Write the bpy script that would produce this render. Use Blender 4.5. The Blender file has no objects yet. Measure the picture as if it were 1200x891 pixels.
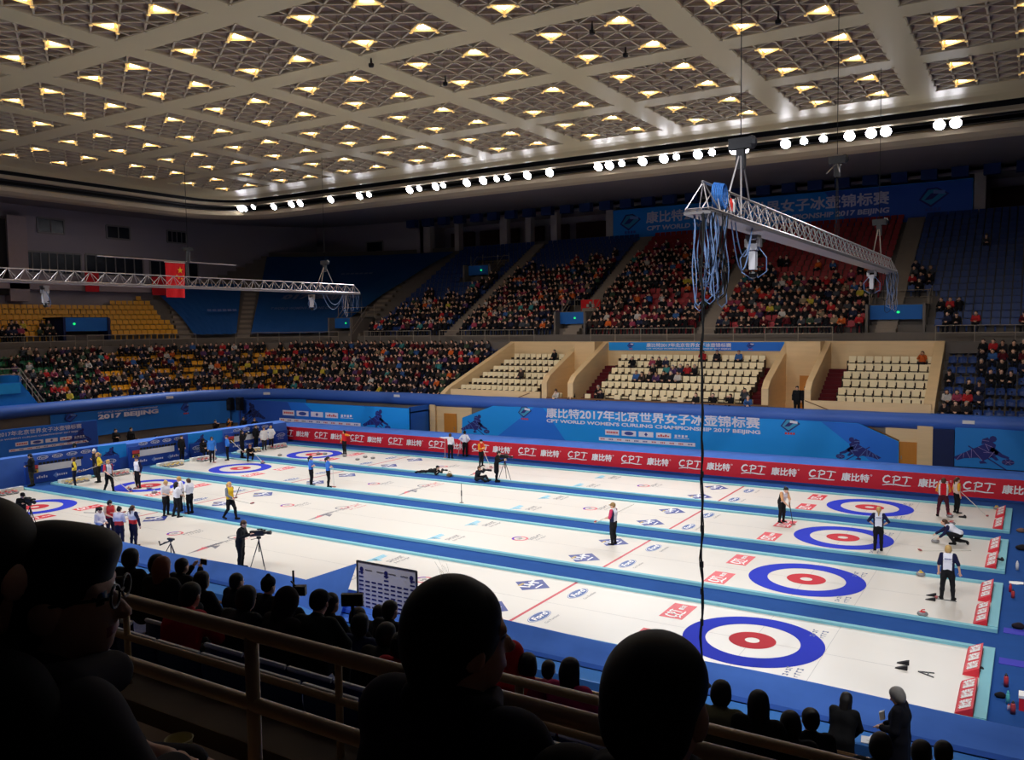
import bpy, math, random
import numpy as np
from mathutils import Vector, Matrix
R0 = random.Random(7)
PI = math.pi
scene = bpy.context.scene
COL = scene.collection

# ------------------------------------------------------------------ camera model (1200 x 891)
CP = np.array([6.23554911, -21.9777945, 8.50063303])
YAW, PIT, ROL, FPX = -0.5565054, -0.06483142, -0.01349452, 986.7434
_f = np.array([math.sin(YAW)*math.cos(PIT), math.cos(YAW)*math.cos(PIT), math.sin(PIT)])
_r = np.cross(_f, [0, 0, 1]); _r /= np.linalg.norm(_r); _u = np.cross(_r, _f)
CR = math.cos(ROL)*_r + math.sin(ROL)*_u
CU = -math.sin(ROL)*_r + math.cos(ROL)*_u
def ray(x, y): return _f + (x-600)/FPX*CR - (y-445.5)/FPX*CU
def onz(x, y, z=0.0): d = ray(x, y); return CP + d*(z-CP[2])/d[2]
def ony(x, y, Y): d = ray(x, y); return CP + d*(Y-CP[1])/d[1]
def onx(x, y, X): d = ray(x, y); return CP + d*(X-CP[0])/d[0]
def px(p):
    d = np.asarray(p, float)-CP; z = d @ _f
    return 600+FPX*(d@CR)/z, 445.5-FPX*(d@CU)/z, z

# ------------------------------------------------------------------ materials
MATS = {}
def lin(c): return tuple(((v/255.0)/12.92 if v/255.0 <= 0.04045 else ((v/255.0+0.055)/1.055)**2.4) for v in c)
def mat(name, rgb, rough=0.6, metal=0.0, spec=0.4, noise=0.08, scale=3.0, bump=0.0, emit=None, strength=0.0, objcol=False, aniso=None):
    if name in MATS: return MATS[name]
    m = bpy.data.materials.new(name); m.use_nodes = True
    nt = m.node_tree; b = nt.nodes['Principled BSDF']
    b.inputs['Roughness'].default_value = rough; b.inputs['Metallic'].default_value = metal
    b.inputs['Specular IOR Level'].default_value = spec
    c = lin(rgb)
    tc = nt.nodes.new('ShaderNodeTexCoord'); nz = nt.nodes.new('ShaderNodeTexNoise')
    nz.inputs['Scale'].default_value = scale; nz.inputs['Detail'].default_value = 3
    if aniso:
        mp = nt.nodes.new('ShaderNodeMapping'); mp.inputs['Scale'].default_value = aniso
        nt.links.new(tc.outputs['Object'], mp.inputs['Vector']); nt.links.new(mp.outputs['Vector'], nz.inputs['Vector'])
    else:
        nt.links.new(tc.outputs['Object'], nz.inputs['Vector'])
    mx = nt.nodes.new('ShaderNodeMix'); mx.data_type = 'RGBA'
    lo = tuple(max(0, v*(1-noise)) for v in c)+(1,); hi = tuple(min(1, v*(1+noise)) for v in c)+(1,)
    if objcol:
        oi = nt.nodes.new('ShaderNodeObjectInfo')
        ml = nt.nodes.new('ShaderNodeMix'); ml.data_type = 'RGBA'; ml.blend_type = 'MULTIPLY'
        ml.inputs[0].default_value = 1.0
        mx.inputs[6].default_value = (1-noise,)*3+(1,); mx.inputs[7].default_value = (1.0,)*3+(1,)
        nt.links.new(nz.outputs['Fac'], mx.inputs[0])
        nt.links.new(mx.outputs[2], ml.inputs[6]); nt.links.new(oi.outputs['Color'], ml.inputs[7])
        nt.links.new(ml.outputs[2], b.inputs['Base Color'])
    else:
        mx.inputs[6].default_value = lo; mx.inputs[7].default_value = hi
        nt.links.new(nz.outputs['Fac'], mx.inputs[0]); nt.links.new(mx.outputs[2], b.inputs['Base Color'])
    if bump:
        bp = nt.nodes.new('ShaderNodeBump'); bp.inputs['Strength'].default_value = bump
        nt.links.new(nz.outputs['Fac'], bp.inputs['Height']); nt.links.new(bp.outputs['Normal'], b.inputs['Normal'])
    if emit:
        b.inputs['Emission Color'].default_value = lin(emit)+(1,); b.inputs['Emission Strength'].default_value = strength
    MATS[name] = m
    return m
def wood(name, rgb, sc=(0.6, 0.6, 6.0), amt=0.16, rough=0.45):
    return mat(name, rgb, rough=rough, noise=amt, scale=2.0, aniso=sc)

# ------------------------------------------------------------------ mesh builder
def V3(p): return np.array(p, float)
class MB:
    def __init__(s): s.v = []; s.f = []; s.m = []
    def add(s, vs, fs, m=0):
        o = len(s.v); s.v.extend([tuple(map(float, p)) for p in vs])
        for f in fs: s.f.append([i+o for i in f]); s.m.append(m)
        return s
    def quad(s, a, b, c, d, m=0): return s.add([a, b, c, d], [(0, 1, 2, 3)], m)
    def poly(s, pts, m=0): return s.add(pts, [tuple(range(len(pts)))], m)
    def box(s, x0, x1, y0, y1, z0, z1, m=0):
        return s.add([(x, y, z) for z in (z0, z1) for y in (y0, y1) for x in (x0, x1)],
                     [(0, 2, 3, 1), (4, 5, 7, 6), (0, 1, 5, 4), (2, 6, 7, 3), (0, 4, 6, 2), (1, 3, 7, 5)], m)
    def obox(s, c, ax, ay, az, m=0):
        c, ax, ay, az = map(V3, (c, ax, ay, az))
        return s.add([c+i*ax+j*ay+k*az for k in (-1, 1) for j in (-1, 1) for i in (-1, 1)],
                     [(0, 2, 3, 1), (4, 5, 7, 6), (0, 1, 5, 4), (2, 6, 7, 3), (0, 4, 6, 2), (1, 3, 7, 5)], m)
    def bar(s, a, b, w, h=None, m=0, up=(0, 0, 1)):
        a, b = V3(a), V3(b); d = b-a; L = np.linalg.norm(d)
        if L < 1e-9: return s
        d /= L; up = V3(up)
        if abs(d@up) > 0.98: up = V3((1, 0, 0))
        x = np.cross(d, up); x /= np.linalg.norm(x); y = np.cross(x, d)
        return s.obox((a+b)/2, d*L/2, x*w/2, y*(h or w)/2, m)
    def tube(s, pts, r, n=8, m=0, caps=True):
        pts = [V3(p) for p in pts]; k = len(pts); rr = r if isinstance(r, (list, tuple)) else [r]*k
        rings = []; prev = None
        for i in range(k):
            t = pts[min(i+1, k-1)]-pts[max(i-1, 0)]; t = t/(np.linalg.norm(t)+1e-12)
            if prev is None:
                ref = V3((0, 0, 1)) if abs(t[2]) < 0.9 else V3((1, 0, 0))
                x = np.cross(t, ref)
            else:
                x = prev-t*(prev@t)
            x /= np.linalg.norm(x)+1e-12; prev = x; y = np.cross(t, x)
            rings.append([pts[i]+rr[i]*(math.cos(a)*x+math.sin(a)*y) for a in [2*PI*j/n for j in range(n)]])
        vs = [p for q in rings for p in q]; fs = []
        for i in range(k-1):
            for j in range(n):
                fs.append((i*n+j, i*n+(j+1) % n, (i+1)*n+(j+1) % n, (i+1)*n+j))
        if caps: fs.append(tuple(range(n-1, -1, -1))); fs.append(tuple((k-1)*n+j for j in range(n)))
        return s.add(vs, fs, m)
    def lathe(s, prof, c=(0, 0, 0), n=20, m=0, axis=None):
        # prof: (r, h) pairs up the axis
        c = V3(c); ax = V3(axis if axis is not None else (0, 0, 1)); ax /= np.linalg.norm(ax)
        ref = V3((1, 0, 0)) if abs(ax[0]) < 0.9 else V3((0, 1, 0))
        y = np.cross(ax, ref); y /= np.linalg.norm(y); x = np.cross(y, ax)
        vs = []; fs = []; k = len(prof)
        for r, h in prof:
            for j in range(n):
                a = 2*PI*j/n; vs.append(c+ax*h+r*(math.cos(a)*x+math.sin(a)*y))
        for i in range(k-1):
            for j in range(n): fs.append((i*n+j, i*n+(j+1) % n, (i+1)*n+(j+1) % n, (i+1)*n+j))
        if prof[0][0] > 1e-6: fs.append(tuple(range(n-1, -1, -1)))
        if prof[-1][0] > 1e-6: fs.append(tuple((k-1)*n+j for j in range(n)))
        return s.add(vs, fs, m)
    def sph(s, c, r, n=12, m=0):
        r = V3((r, r, r)) if np.isscalar(r) else V3(r); c = V3(c); vs = []; fs = []
        k = n//2
        for i in range(k+1):
            t = PI*i/k
            for j in range(n): vs.append(c+r*V3((math.sin(t)*math.cos(2*PI*j/n), math.sin(t)*math.sin(2*PI*j/n), -math.cos(t))))
        for i in range(k):
            for j in range(n): fs.append((i*n+j, i*n+(j+1) % n, (i+1)*n+(j+1) % n, (i+1)*n+j))
        return s.add(vs, fs, m)
    def prism(s, pts, ext, m=0):
        pts = [V3(p) for p in pts]; e = V3(ext); n = len(pts)
        fs = [tuple(range(n-1, -1, -1)), tuple(range(n, 2*n))]+[(i, (i+1) % n, n+(i+1) % n, n+i) for i in range(n)]
        return s.add(pts+[p+e for p in pts], fs, m)
    def text(s, t, o, u, v, h, w=None, m=0, bold=0.02, shear=0.0, lift=0.006, valign=0.0, align='l'):
        cjk = any(ord(ch) > 0x2e80 for ch in t)
        P, F, bw, bh = text_mesh(t, 0.0 if cjk else bold)
        o, u, v = V3(o), V3(u), V3(v); u /= np.linalg.norm(u); v /= np.linalg.norm(v); n = np.cross(u, v)
        sy = h/bh; sx = (w/bw) if w else sy
        if align == 'c': o = o-u*(bw*sx/2)
        vs = o+n*lift+np.outer(P[:, 0]*sx+P[:, 1]*sy*shear, u)+np.outer(P[:, 1]*sy, v)
        sh = [(0, 0)] if not cjk else [(a*bold*sy*0.8, b*bold*sy*0.8) for a, b in ((-1, -1), (1, -1), (-1, 1), (1, 1))]
        for q, (a, b) in enumerate(sh):
            off = len(s.v); s.v.extend(map(tuple, (vs+u*a+v*b+n*(0.0006*q)).tolist()))
            for f in F: s.f.append([i+off for i in f]); s.m.append(m)
        return s
    def mesh(s, name, mats, off=None, smooth=False):
        me = bpy.data.meshes.new(name)
        vs = s.v if off is None else [(a-off[0], b-off[1], c-off[2]) for a, b, c in s.v]
        me.from_pydata(vs, [], s.f)
        for m in (mats if isinstance(mats, (list, tuple)) else [mats]): me.materials.append(m)
        if len(me.materials) > 1: me.polygons.foreach_set('material_index', s.m)
        if smooth: me.polygons.foreach_set('use_smooth', [True]*len(s.f))
        me.update()
        return me
    def build(s, name, mats, parent=None, smooth=False, local=False, loc=None):
        off = None
        if not local:
            off = loc if loc is not None else (tuple(parent['_o']) if parent is not None and '_o' in parent.keys() else None)
        me = s.mesh(name, mats, off, smooth)
        return link(name, me, parent, loc if parent is None else None)
def link(name, me, parent=None, loc=None):
    o = bpy.data.objects.new(name, me); COL.objects.link(o)
    if parent is not None: o.parent = parent
    if loc is not None: o.location = loc
    return o
_TXT = {}
def text_mesh(t, bold):
    k = (t, bold)
    if k not in _TXT:
        c = bpy.data.curves.new('t', 'FONT'); c.body = t; c.offset = bold; c.resolution_u = 3
        o = bpy.data.objects.new('t', c); COL.objects.link(o)
        me = bpy.data.meshes.new_from_object(o.evaluated_get(bpy.context.evaluated_depsgraph_get()))
        P = np.array([v.co[:2] for v in me.vertices]); F = [list(p.vertices) for p in me.polygons]
        bpy.data.objects.remove(o); bpy.data.curves.remove(c); bpy.data.meshes.remove(me)
        mn = P.min(0); P = P-mn; w, h = P.max(0)
        _TXT[k] = (P, F, w, h)
    return _TXT[k]
def tag(o, label=None, cat=None, group=None, kind=None):
    if label: o['label'] = label
    if cat: o['category'] = cat
    if group: o['group'] = group
    if kind: o['kind'] = kind
    return o
def thing(name, label, cat, loc=(0, 0, 0), rz=0.0, group=None):
    o = bpy.data.objects.new(name, None); COL.objects.link(o)
    o.location = loc; o.rotation_euler = (0, 0, rz); o['_o'] = tuple(float(v) for v in loc)
    o.empty_display_size = 0.1
    return tag(o, label, cat, group)
def struct(name, mb, mats, parent=None, smooth=False):
    o = mb.build(name, mats, parent, smooth)
    if parent is None: o['kind'] = 'structure'
    return o
def copytree(o, loc=None, rz=None, label=None, group=None, parent=None):
    c = o.copy(); COL.objects.link(c)
    if parent is not None: c.parent = parent
    if loc is not None: c.location = loc
    if rz is not None: c.rotation_euler = (0, 0, rz)
    if label: c['label'] = label
    if group: c['group'] = group
    for ch in list(o.children): copytree(ch, parent=c)
    return c
ORD = ['first', 'second', 'third', 'fourth', 'fifth', 'sixth', 'seventh', 'eighth', 'ninth', 'tenth', 'eleventh', 'twelfth']
def nth(i):
    if i < 12: return ORD[i]
    n = i+1; s = 'th' if 10 <= n % 100 <= 20 else {1: 'st', 2: 'nd', 3: 'rd'}.get(n % 10, 'th')
    return '%d%s' % (n, s)
# ================================================================== the hall
M_ceil = mat('ceiling_paint', (220, 204, 162), 0.42, spec=0.3, noise=0.03, scale=0.4)
M_coffer = mat('coffer_plaster', (186, 164, 150), 0.8, noise=0.05)
M_rib = mat('coffer_rib', (214, 198, 168), 0.6, noise=0.04)
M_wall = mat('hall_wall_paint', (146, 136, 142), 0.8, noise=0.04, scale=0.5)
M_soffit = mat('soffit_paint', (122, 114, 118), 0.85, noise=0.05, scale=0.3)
M_cream = mat('light_bridge_cream', (205, 188, 158), 0.6, noise=0.05, scale=1)
M_black = mat('trough_black', (16, 15, 17), 0.8)
M_dark = mat('opening_dark', (26, 20, 20), 0.9)
M_concrete = mat('stand_concrete', (112, 104, 98), 0.9, noise=0.12, scale=1.5)
M_step = mat('aisle_concrete', (140, 128, 116), 0.9, noise=0.12, scale=2)
M_floor = mat('arena_floor', (58, 58, 70), 0.7, noise=0.1)
M_carpet = mat('blue_carpet', (34, 74, 138), 0.95, spec=0.1, noise=0.10, scale=2.0)
M_beige = wood('beige_wood_panel', (224, 192, 144), (0.35, 0.35, 3.0), 0.10)
M_brown = wood('brown_wood', (120, 82, 48))
M_door = wood('honey_wood_door', (190, 122, 40), (3, 3, 0.4), 0.1)
M_redcarpet = mat('dark_red_carpet', (92, 20, 28), 0.95, noise=0.1)
M_rail = mat('painted_steel_rail', (150, 138, 124), 0.45, metal=0.2, noise=0.05)
M_glass = mat('dark_window_glass', (30, 33, 40), 0.25, spec=0.3)
M_frame = mat('window_frame', (120, 114, 112), 0.5)

HC = 20.0
CX0, CX1, CY0, CY1 = -52.6, 16.0, -8.0, 26.6      # flat ceiling field
PX0, PXP, PL = -8.89, 6.66, 5.36
PY0, PYP, PW = 9.65, 6.77, 5.42
# far wall, left wall and the floor
WX, WY = -65.0, 50.0
f = MB().box(-70, 30, -40, 55, -0.3, -0.02)
struct('floor', f, M_floor)
c = MB().box(-46.8, 16.5, -8.6, 24.5, -0.02, 0.0)
o = c.build('carpet', M_carpet); tag(o, 'deep blue carpet laid between and around the curling sheets', 'carpet')

wl = MB(); wl.box(WX-0.5, WX, -25, 60, 0, 21.5)
wall_left = struct('wall_left', wl, M_wall)
wf = MB(); wf.box(-70, -49.5, WY, WY+0.5, 0, 21.5)
wf.box(-49.5, 30, WY+4, WY+4.5, 0, 21.5); wf.box(-49.9, -49.5, WY, WY+4.5, 0, 21.5)
wf.box(-49.5, 30, WY, WY+4, 19.3, 19.5)
wall_far = struct('wall_far', wf, M_wall)
# back corridor behind the top row: pillars and dark brown panels
pz0, pz1 = 16.0, 19.1
pil = MB()
for xx, w in ((-48.9, 0.9), (-45.0, 0.55), (-39.3, 0.8), (-36.4, 0.6), (-33.5, 0.7), (-27.6, 0.7), (2.5, 0.75), (9.5, 0.7)):
    pil.box(xx-w/2, xx+w/2, WY-0.1, WY+0.7, pz0-0.5, 19.3)
struct('trim_pillars', pil, mat('pillar_paint', (168, 156, 152), 0.7), None)
bp = MB()
for x0, x1 in ((-48.4, -45.4), (-44.6, -39.8), (-38.6, -36.8), (-36.0, -33.9), (-33.0, -28.1), (3.0, 9.1)):
    bp.box(x0, x1, WY+3.6, WY+3.95, pz0-0.5, 18.6)
struct('trim_corridor_panels', bp, mat('corridor_panel', (66, 36, 34), 0.7))

# windows
def window(n, poly_corner, ux, uz, w, h, bars, parent=None, lit=False):
    m = MB(); o = V3(poly_corner); ux = V3(ux); uz = V3(uz); nrm = np.cross(ux, uz)
    m.obox(o+ux*w/2+uz*h/2, ux*w/2, uz*h/2, nrm*0.02, 0)
    fr = MB()
    for a, b in ((o, o+ux*w), (o+uz*h, o+ux*w+uz*h), (o, o+uz*h), (o+ux*w, o+ux*w+uz*h)): fr.bar(a+nrm*0.03, b+nrm*0.03, 0.14, 0.1, up=nrm)
    for i in range(1, bars): fr.bar(o+ux*w*i/bars+nrm*0.03, o+ux*w*i/bars+uz*h+nrm*0.03, 0.08, 0.08, up=nrm)
    ob = struct('window_%d' % n, m, M_glass); 
    fo = fr.build('window_frame', M_frame, ob)
    return ob
wn = 1
for (xa, ya, xb, yb) in ((44, 255, 75, 272), (125, 264, 152, 279), (196, 270, 218, 284)):
    a = onx(xa, yb, WX+0.03); b = onx(xb, yb, WX+0.03); t = onx(xa, ya, WX+0.03)
    window(wn, (WX+0.03, a[1], a[2]), (0, 1, 0), (0, 0, 1), b[1]-a[1], t[2]-a[2], 2 if wn < 3 else 4); wn += 1
a = ony(430, 296, WY-0.03); b = ony(449, 296, WY-0.03); t = ony(430, 284, WY-0.03)
window(wn, (a[0], WY-0.03, a[2]), (1, 0, 0), (0, 0, 1), b[0]-a[0], t[2]-a[2], 1); wn += 1
# long glazed boxes in the left wall
for (xa, ya, xb, yb, bars) in ((28, 294, 95, 315, 7), (101, 298, 168, 321, 6), (176, 305, 232, 322, 5)):
    a = onx(xa, yb, WX+0.02); b = onx(xb, yb, WX+0.02); t = onx(xa, ya, WX+0.02)
    window(wn, (WX+0.02, a[1], t[2]-1.8), (0, 1, 0), (0, 0, 1), b[1]-a[1], 1.8, bars); wn += 1
# projecting jamb and balcony slab on the left wall
jb = MB(); a = onx(0, 250, WX); 
y0 = onx(0, 300, WX)[1]; y1 = onx(26, 300, WX)[1]
jb.box(WX, WX+0.7, y0-6, y0+0.2, 11.5, 17.6, 1); jb.box(WX, WX+0.9, y0+0.2, y1, 11.0, 17.9, 0)
ys = onx(240, 330, WX)[1]
jb.box(WX, WX+0.9, y0-6, ys, 12.0, 12.5, 0)
struct('trim_left_jamb', jb, [mat('jamb_paint', (150, 132, 132), 0.7), M_dark])
for nm, xx in (('small red hanging banner under the left wall windows, nearer the corner', 186), ('small red hanging banner under the left wall windows, farther from the corner', 108)):
    a = onx(xx-8, 330, WX+1.2); b = onx(xx+8, 330, WX+1.2); t = onx(xx, 342 if xx < 150 else 346, WX+1.2)
    m = MB().box(WX+1.15, WX+1.2, a[1], b[1], t[2], t[2]+1.7)
    tag(m.build('hanging_banner', mat('flag_red_dim', (196, 22, 34), 0.8)), nm, 'banner')

# ---- ceiling field : beams as a grid of slabs round the coffers
cb = MB()
cols = [PX0+PXP*k for k in range(-6, 4)]; rows = [PY0+PYP*k for k in range(-2, 3)]
xs = [CX0]; 
for cx in cols: xs += [cx-PL/2, cx+PL/2]
xs.append(CX1)
ys_ = [CY0]
for cy in rows: ys_ += [cy-PW/2, cy+PW/2]
ys_.append(CY1)
for i in range(0, len(xs)-1, 2):
    cb.box(xs[i], xs[i+1], CY0, CY1, HC-0.06, HC+0.5)
for j in range(0, len(ys_)-1, 2):
    for i in range(1, len(xs)-1, 2):
        cb.box(xs[i], xs[i+1], ys_[j], ys_[j+1], HC-0.06, HC+0.5)
# cove all round and the light bridge under it: profile swept round a rounded rectangle
def rrect(x0, x1, y0, y1, r, n=10):
    pts = []
    for cx, cy, a0 in ((x1-r, y1-r, 0), (x0+r, y1-r, PI/2), (x0+r, y0+r, PI), (x1-r, y0+r, 1.5*PI)):
        for k in range(n+1):
            a = a0+PI/2*k/n; pts.append((cx+r*math.cos(a), cy+r*math.sin(a)))
    return pts
def ring_at(d): return rrect(CX0-d, CX1+d, CY0-d, CY1+d, 1.5+d)
def sweep(mb, prof, m=0):
    n = len(ring_at(0)); vs = []
    for d, z in prof: vs += [(x, y, z) for x, y in ring_at(d)]
    fs = []
    for i in range(len(prof)-1):
        for j in range(n): fs.append((i*n+j, (i+1)*n+j, (i+1)*n+(j+1) % n, i*n+(j+1) % n))
    mb.add(vs, fs, m)
sweep(cb, [(-0.02, 19.94), (0.6, 19.92), (1.2, 19.84), (1.7, 19.68), (1.9, 19.64)], 0)
ceiling = struct('ceiling', cb, M_ceil, smooth=False)
# coffers
ax = PL/6; ay = PW/5
def node(i, j):
    return (i*ax, (j+0.5*(i % 2))*ay)
LIT = []
tris = []
for i in range(6):
    ev, od = (i, i+1) if i % 2 == 0 else (i+1, i)
    E_ = [(ev*ax, j*ay) for j in range(6)]; O_ = [(od*ax, 0.0)]+[(od*ax, (j+.5)*ay) for j in range(5)]+[(od*ax, PW)]
    for j in range(5): tris.append((E_[j], E_[j+1], O_[j+1], (i, 'E', j)))
    for j in range(4): tris.append((O_[j+1], O_[j+2], E_[j+1], (i, 'O', j)))
    tris.append((E_[0], O_[1], O_[0], (i, 'c', 0))); tris.append((E_[5], O_[5], O_[6], (i, 'c', 1)))
LITK = {(1, 'O', 0): 'rear-left', (1, 'O', 3): 'front', (4, 'O', 0): 'rear-left', (4, 'O', 3): 'front'}
cm = MB(); seen = set(); lit_tris = []
for a, b, c3, key in tris:
    P = [V3((p[0]-PL/2, p[1]-PW/2, 0)) for p in (a, b, c3)]; g = sum(P)/3
    base = [g+(p-g)*0.93+V3((0, 0, 0.04)) for p in P]
    if key in LITK: lit_tris.append((key, P)); 
    else:
        apx = g+V3((0, 0, 0.50))
        for i in range(3): cm.add([base[i], base[(i+1) % 3], apx], [(0, 1, 2)], 0)
    for i in range(3):
        e = tuple(sorted((tuple(np.round(P[i], 3)), tuple(np.round(P[(i+1) % 3], 3)))))
        if e in seen: continue
        seen.add(e); cm.bar(e[0], e[1], 0.07, 0.10, 1)
for i in range(7):
    for j in range(6):
        x, y = node(i, j)
        if y <= PW+0.01: cm.box(x-PL/2-0.06, x-PL/2+0.06, y-PW/2-0.06, y-PW/2+0.06, -0.11, 0.05, 1)
for s in (-1, 1):
    cm.bar((s*PL/2, -PW/2, 0.2), (s*PL/2, PW/2, 0.2), 0.05, 0.4, 1); cm.bar((-PL/2, s*PW/2, 0.2), (PL/2, s*PW/2, 0.2), 0.05, 0.4, 1)
cof_me = cm.mesh('coffer', [M_coffer, M_rib])
for cx in cols:
    for cy in rows:
        o = link('coffer', cof_me, ceiling, (cx, cy, HC+0.02))
# ceiling lights : lit pyramids hanging in four cells of every coffer
M_warm = mat('warm_emissive_reflector', (226, 190, 110), 0.7, emit=(255, 214, 140), strength=0.5)  # lamp glow on the reflector is put into the material as weak emission
M_lampface = mat('ceiling_lamp_face', (255, 240, 214), 0.5, emit=(255, 232, 196), strength=16.0)
lights_me = []
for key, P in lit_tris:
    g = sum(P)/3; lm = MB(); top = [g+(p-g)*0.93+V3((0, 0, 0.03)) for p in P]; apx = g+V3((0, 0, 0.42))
    # trough: frustum with a lamp at its crown, and three thin fins below, made to glow like the reflector
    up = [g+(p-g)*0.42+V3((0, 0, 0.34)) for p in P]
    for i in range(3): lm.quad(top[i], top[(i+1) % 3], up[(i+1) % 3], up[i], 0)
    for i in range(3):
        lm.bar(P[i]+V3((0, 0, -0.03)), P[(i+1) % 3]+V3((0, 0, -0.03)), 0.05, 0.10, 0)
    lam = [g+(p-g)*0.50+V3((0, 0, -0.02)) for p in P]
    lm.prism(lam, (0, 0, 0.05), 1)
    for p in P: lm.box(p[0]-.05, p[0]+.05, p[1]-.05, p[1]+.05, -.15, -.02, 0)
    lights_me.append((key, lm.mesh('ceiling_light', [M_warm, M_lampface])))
rowname = {0: 'nearest row', 1: 'second nearest row', 2: 'middle row', 3: 'second farthest row', 4: 'farthest row'}
posn = {(1, 'O', 0): 'near left', (1, 'O', 3): 'far left', (4, 'O', 0): 'near right', (4, 'O', 3): 'far right'}
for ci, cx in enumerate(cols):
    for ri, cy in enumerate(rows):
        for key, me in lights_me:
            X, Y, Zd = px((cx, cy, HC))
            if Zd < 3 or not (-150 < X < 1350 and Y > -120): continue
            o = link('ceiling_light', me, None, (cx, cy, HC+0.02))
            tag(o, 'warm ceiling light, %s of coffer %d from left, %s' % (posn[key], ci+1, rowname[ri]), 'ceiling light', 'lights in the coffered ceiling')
# small black sensors hanging from the coffers
M_blk = mat('black_equipment', (18, 18, 20), 0.5)
for k, (x, y, nm) in enumerate(((435, 75, 'above the middle of the ceiling'), (522, 97, 'on a short wire below a coffer'), (694, 36, 'in the coffer top right of centre'), (733, 63, 'beside the coffer beam right of centre'), (912, 24, 'in the coffer near the top right'))):
    p = onz(x, y, 19.7); m = MB(); m.lathe([(0.03, 0), (0.10, 0.02), (0.12, 0.08), (0.12, 0.16), (0.05, 0.19), (0.02, 0.5)], (p[0], p[1], 19.55), 10)
    tag(m.build('ceiling_sensor', M_blk, loc=(p[0], p[1], 19.55)), 'small black sensor dome hanging %s' % nm, 'sensor')

# ---- slot, light bridge and soffit
sb = MB(); sweep(sb, [(1.9, 19.64), (2.0, 19.9), (3.2, 19.9), (3.2, 19.55)], 0)
sweep(sb, [(3.55, 19.35), (4.6, 19.4), (4.6, 18.95)], 0)
struct('trim_ceiling_slot', sb, M_black)
lb = MB(); sweep(lb, [(3.2, 19.60), (3.15, 19.38), (3.3, 19.34), (3.55, 19.36), (3.55, 19.44)], 0)
sweep(lb, [(4.0, 18.98), (3.9, 18.86), (4.0, 18.6), (4.5, 18.42), (5.2, 18.36), (5.3, 18.44)], 0)
sweep(lb, [(4.0, 18.98), (4.6, 18.98)], 0)
struct('trim_light_bridge', lb, M_cream)
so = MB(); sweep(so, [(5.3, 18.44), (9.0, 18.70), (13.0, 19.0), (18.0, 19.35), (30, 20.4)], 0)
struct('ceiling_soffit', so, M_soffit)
# square dark blue and grey vents along the soffit edge above the far pillars
vt = MB()
k = 0
xx = -50.0
vents = []
while xx < 12:
    m = MB().box(-0.55, 0.55, -0.35, 0.35, -0.55, 0.0)
    vents.append(xx); xx += 2.05
vm = MB().box(-0.55, 0.55, -0.35, 0.35, -0.6, 0.35).mesh('soffit_box', mat('blue_loudspeaker_box', (30, 52, 104), 0.8))
for i, xx in enumerate(vents):
    X, Y, _ = px((xx, 48.6, 19.0))
    if 480 < X < 1260:
        o = link('soffit_box', vm, None, (xx, 48.9, 19.55)); tag(o, 'dark blue box under the far soffit, %s from the left' % nth(len([v for v in vents[:i] if 480 < px((v, 48.6, 19))[0]])), 'box', 'boxes along the far soffit')
# suspended loudspeaker truss lines in the trough
tr = MB(); 
rg = ring_at(3.75); n = len(rg)
for zz in (19.28, 19.0): tr.tube([(x, y, zz) for x, y in rg+[rg[0]]], 0.03, 5)
struct('trim_trough_pipes', tr, mat('pipe_grey', (70, 68, 70), 0.5, metal=0.5))

# ---- floodlights in the trough
M_house = mat('floodlight_housing', (120, 118, 116), 0.4, metal=0.6)
M_lens = mat('floodlight_lens', (255, 255, 255), 0.3, emit=(250, 248, 255), strength=45.0)
def make_flood():
    t = thing('floodlight', 'x', 'floodlight', (0, 0, 0))
    MB().lathe([(0.12, -0.38), (0.20, -0.30), (0.22, -0.1), (0.30, 0.12), (0.33, 0.18), (0.30, 0.18)], (0, 0, 0), 16, axis=(0, 1, -0.75)).build('housing', M_house, t, local=True)
    a = V3((0, 1, -0.75)); a /= np.linalg.norm(a)
    MB().lathe([(0.0, 0.25), (0.16, 0.235), (0.29, 0.185)], (0, 0, 0), 16, axis=a).build('lens', M_lens, t, local=True)
    y = MB(); y.bar((-0.36, 0, 0), (-0.36, -0.1, 0.45), 0.04); y.bar((0.36, 0, 0), (0.36, -0.1, 0.45), 0.04); y.bar((-0.36, -0.1, 0.45), (0.36, -0.1, 0.45), 0.04)
    y.bar((-0.36, 0, 0), (0.36, 0, 0), 0.03)
    y.build('yoke', M_house, t, local=True)
    return t
flood = make_flood(); used = False
FLOODS = []
far_px = [(240, 242), (251, 243), (278, 243), (290, 242), (306, 240), (331, 238), (343, 237), (376, 232), (411, 228), (424, 227), (472, 221), (485, 220), (502, 217), (511, 216), (541, 213), (562, 211), (577, 209), (588, 207), (612, 204), (639, 201), (691, 192), (706, 191), (720, 189), (745, 186), (773, 184), (785, 181), (809, 177), (828, 176), (853, 172), (866, 171), (914, 164), (938, 163), (961, 160), (991, 155), (1017, 152), (1034, 149), (1098, 141), (1117, 137)]
YF = CY1+3.75
small = {3, 9, 11, 13, 16, 17, 22, 25, 27, 31, 32}
for i, (x, y) in enumerate(far_px):
    p = onz(x, y, 19.12)
    xx = max(p[0], CX0-1.2)
    yy = YF if xx > CX0+1 else YF-0.8
    FLOODS.append((xx, yy, 19.22, PI, 'bright white floodlight in the far light bridge, %s from the left' % nth(i), i in small))
for i in range(14):
    FLOODS.append((-48+4.7*i, CY0-3.75, 19.14, 0.0, None, False))
for fx, fy, fz, rz, lab, sm in FLOODS:
    if lab is None: continue
    o = copytree(flood, (fx, fy, fz), rz, lab, 'floodlights along the far light bridge')
    if sm: o.scale = (0.75,)*3
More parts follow.
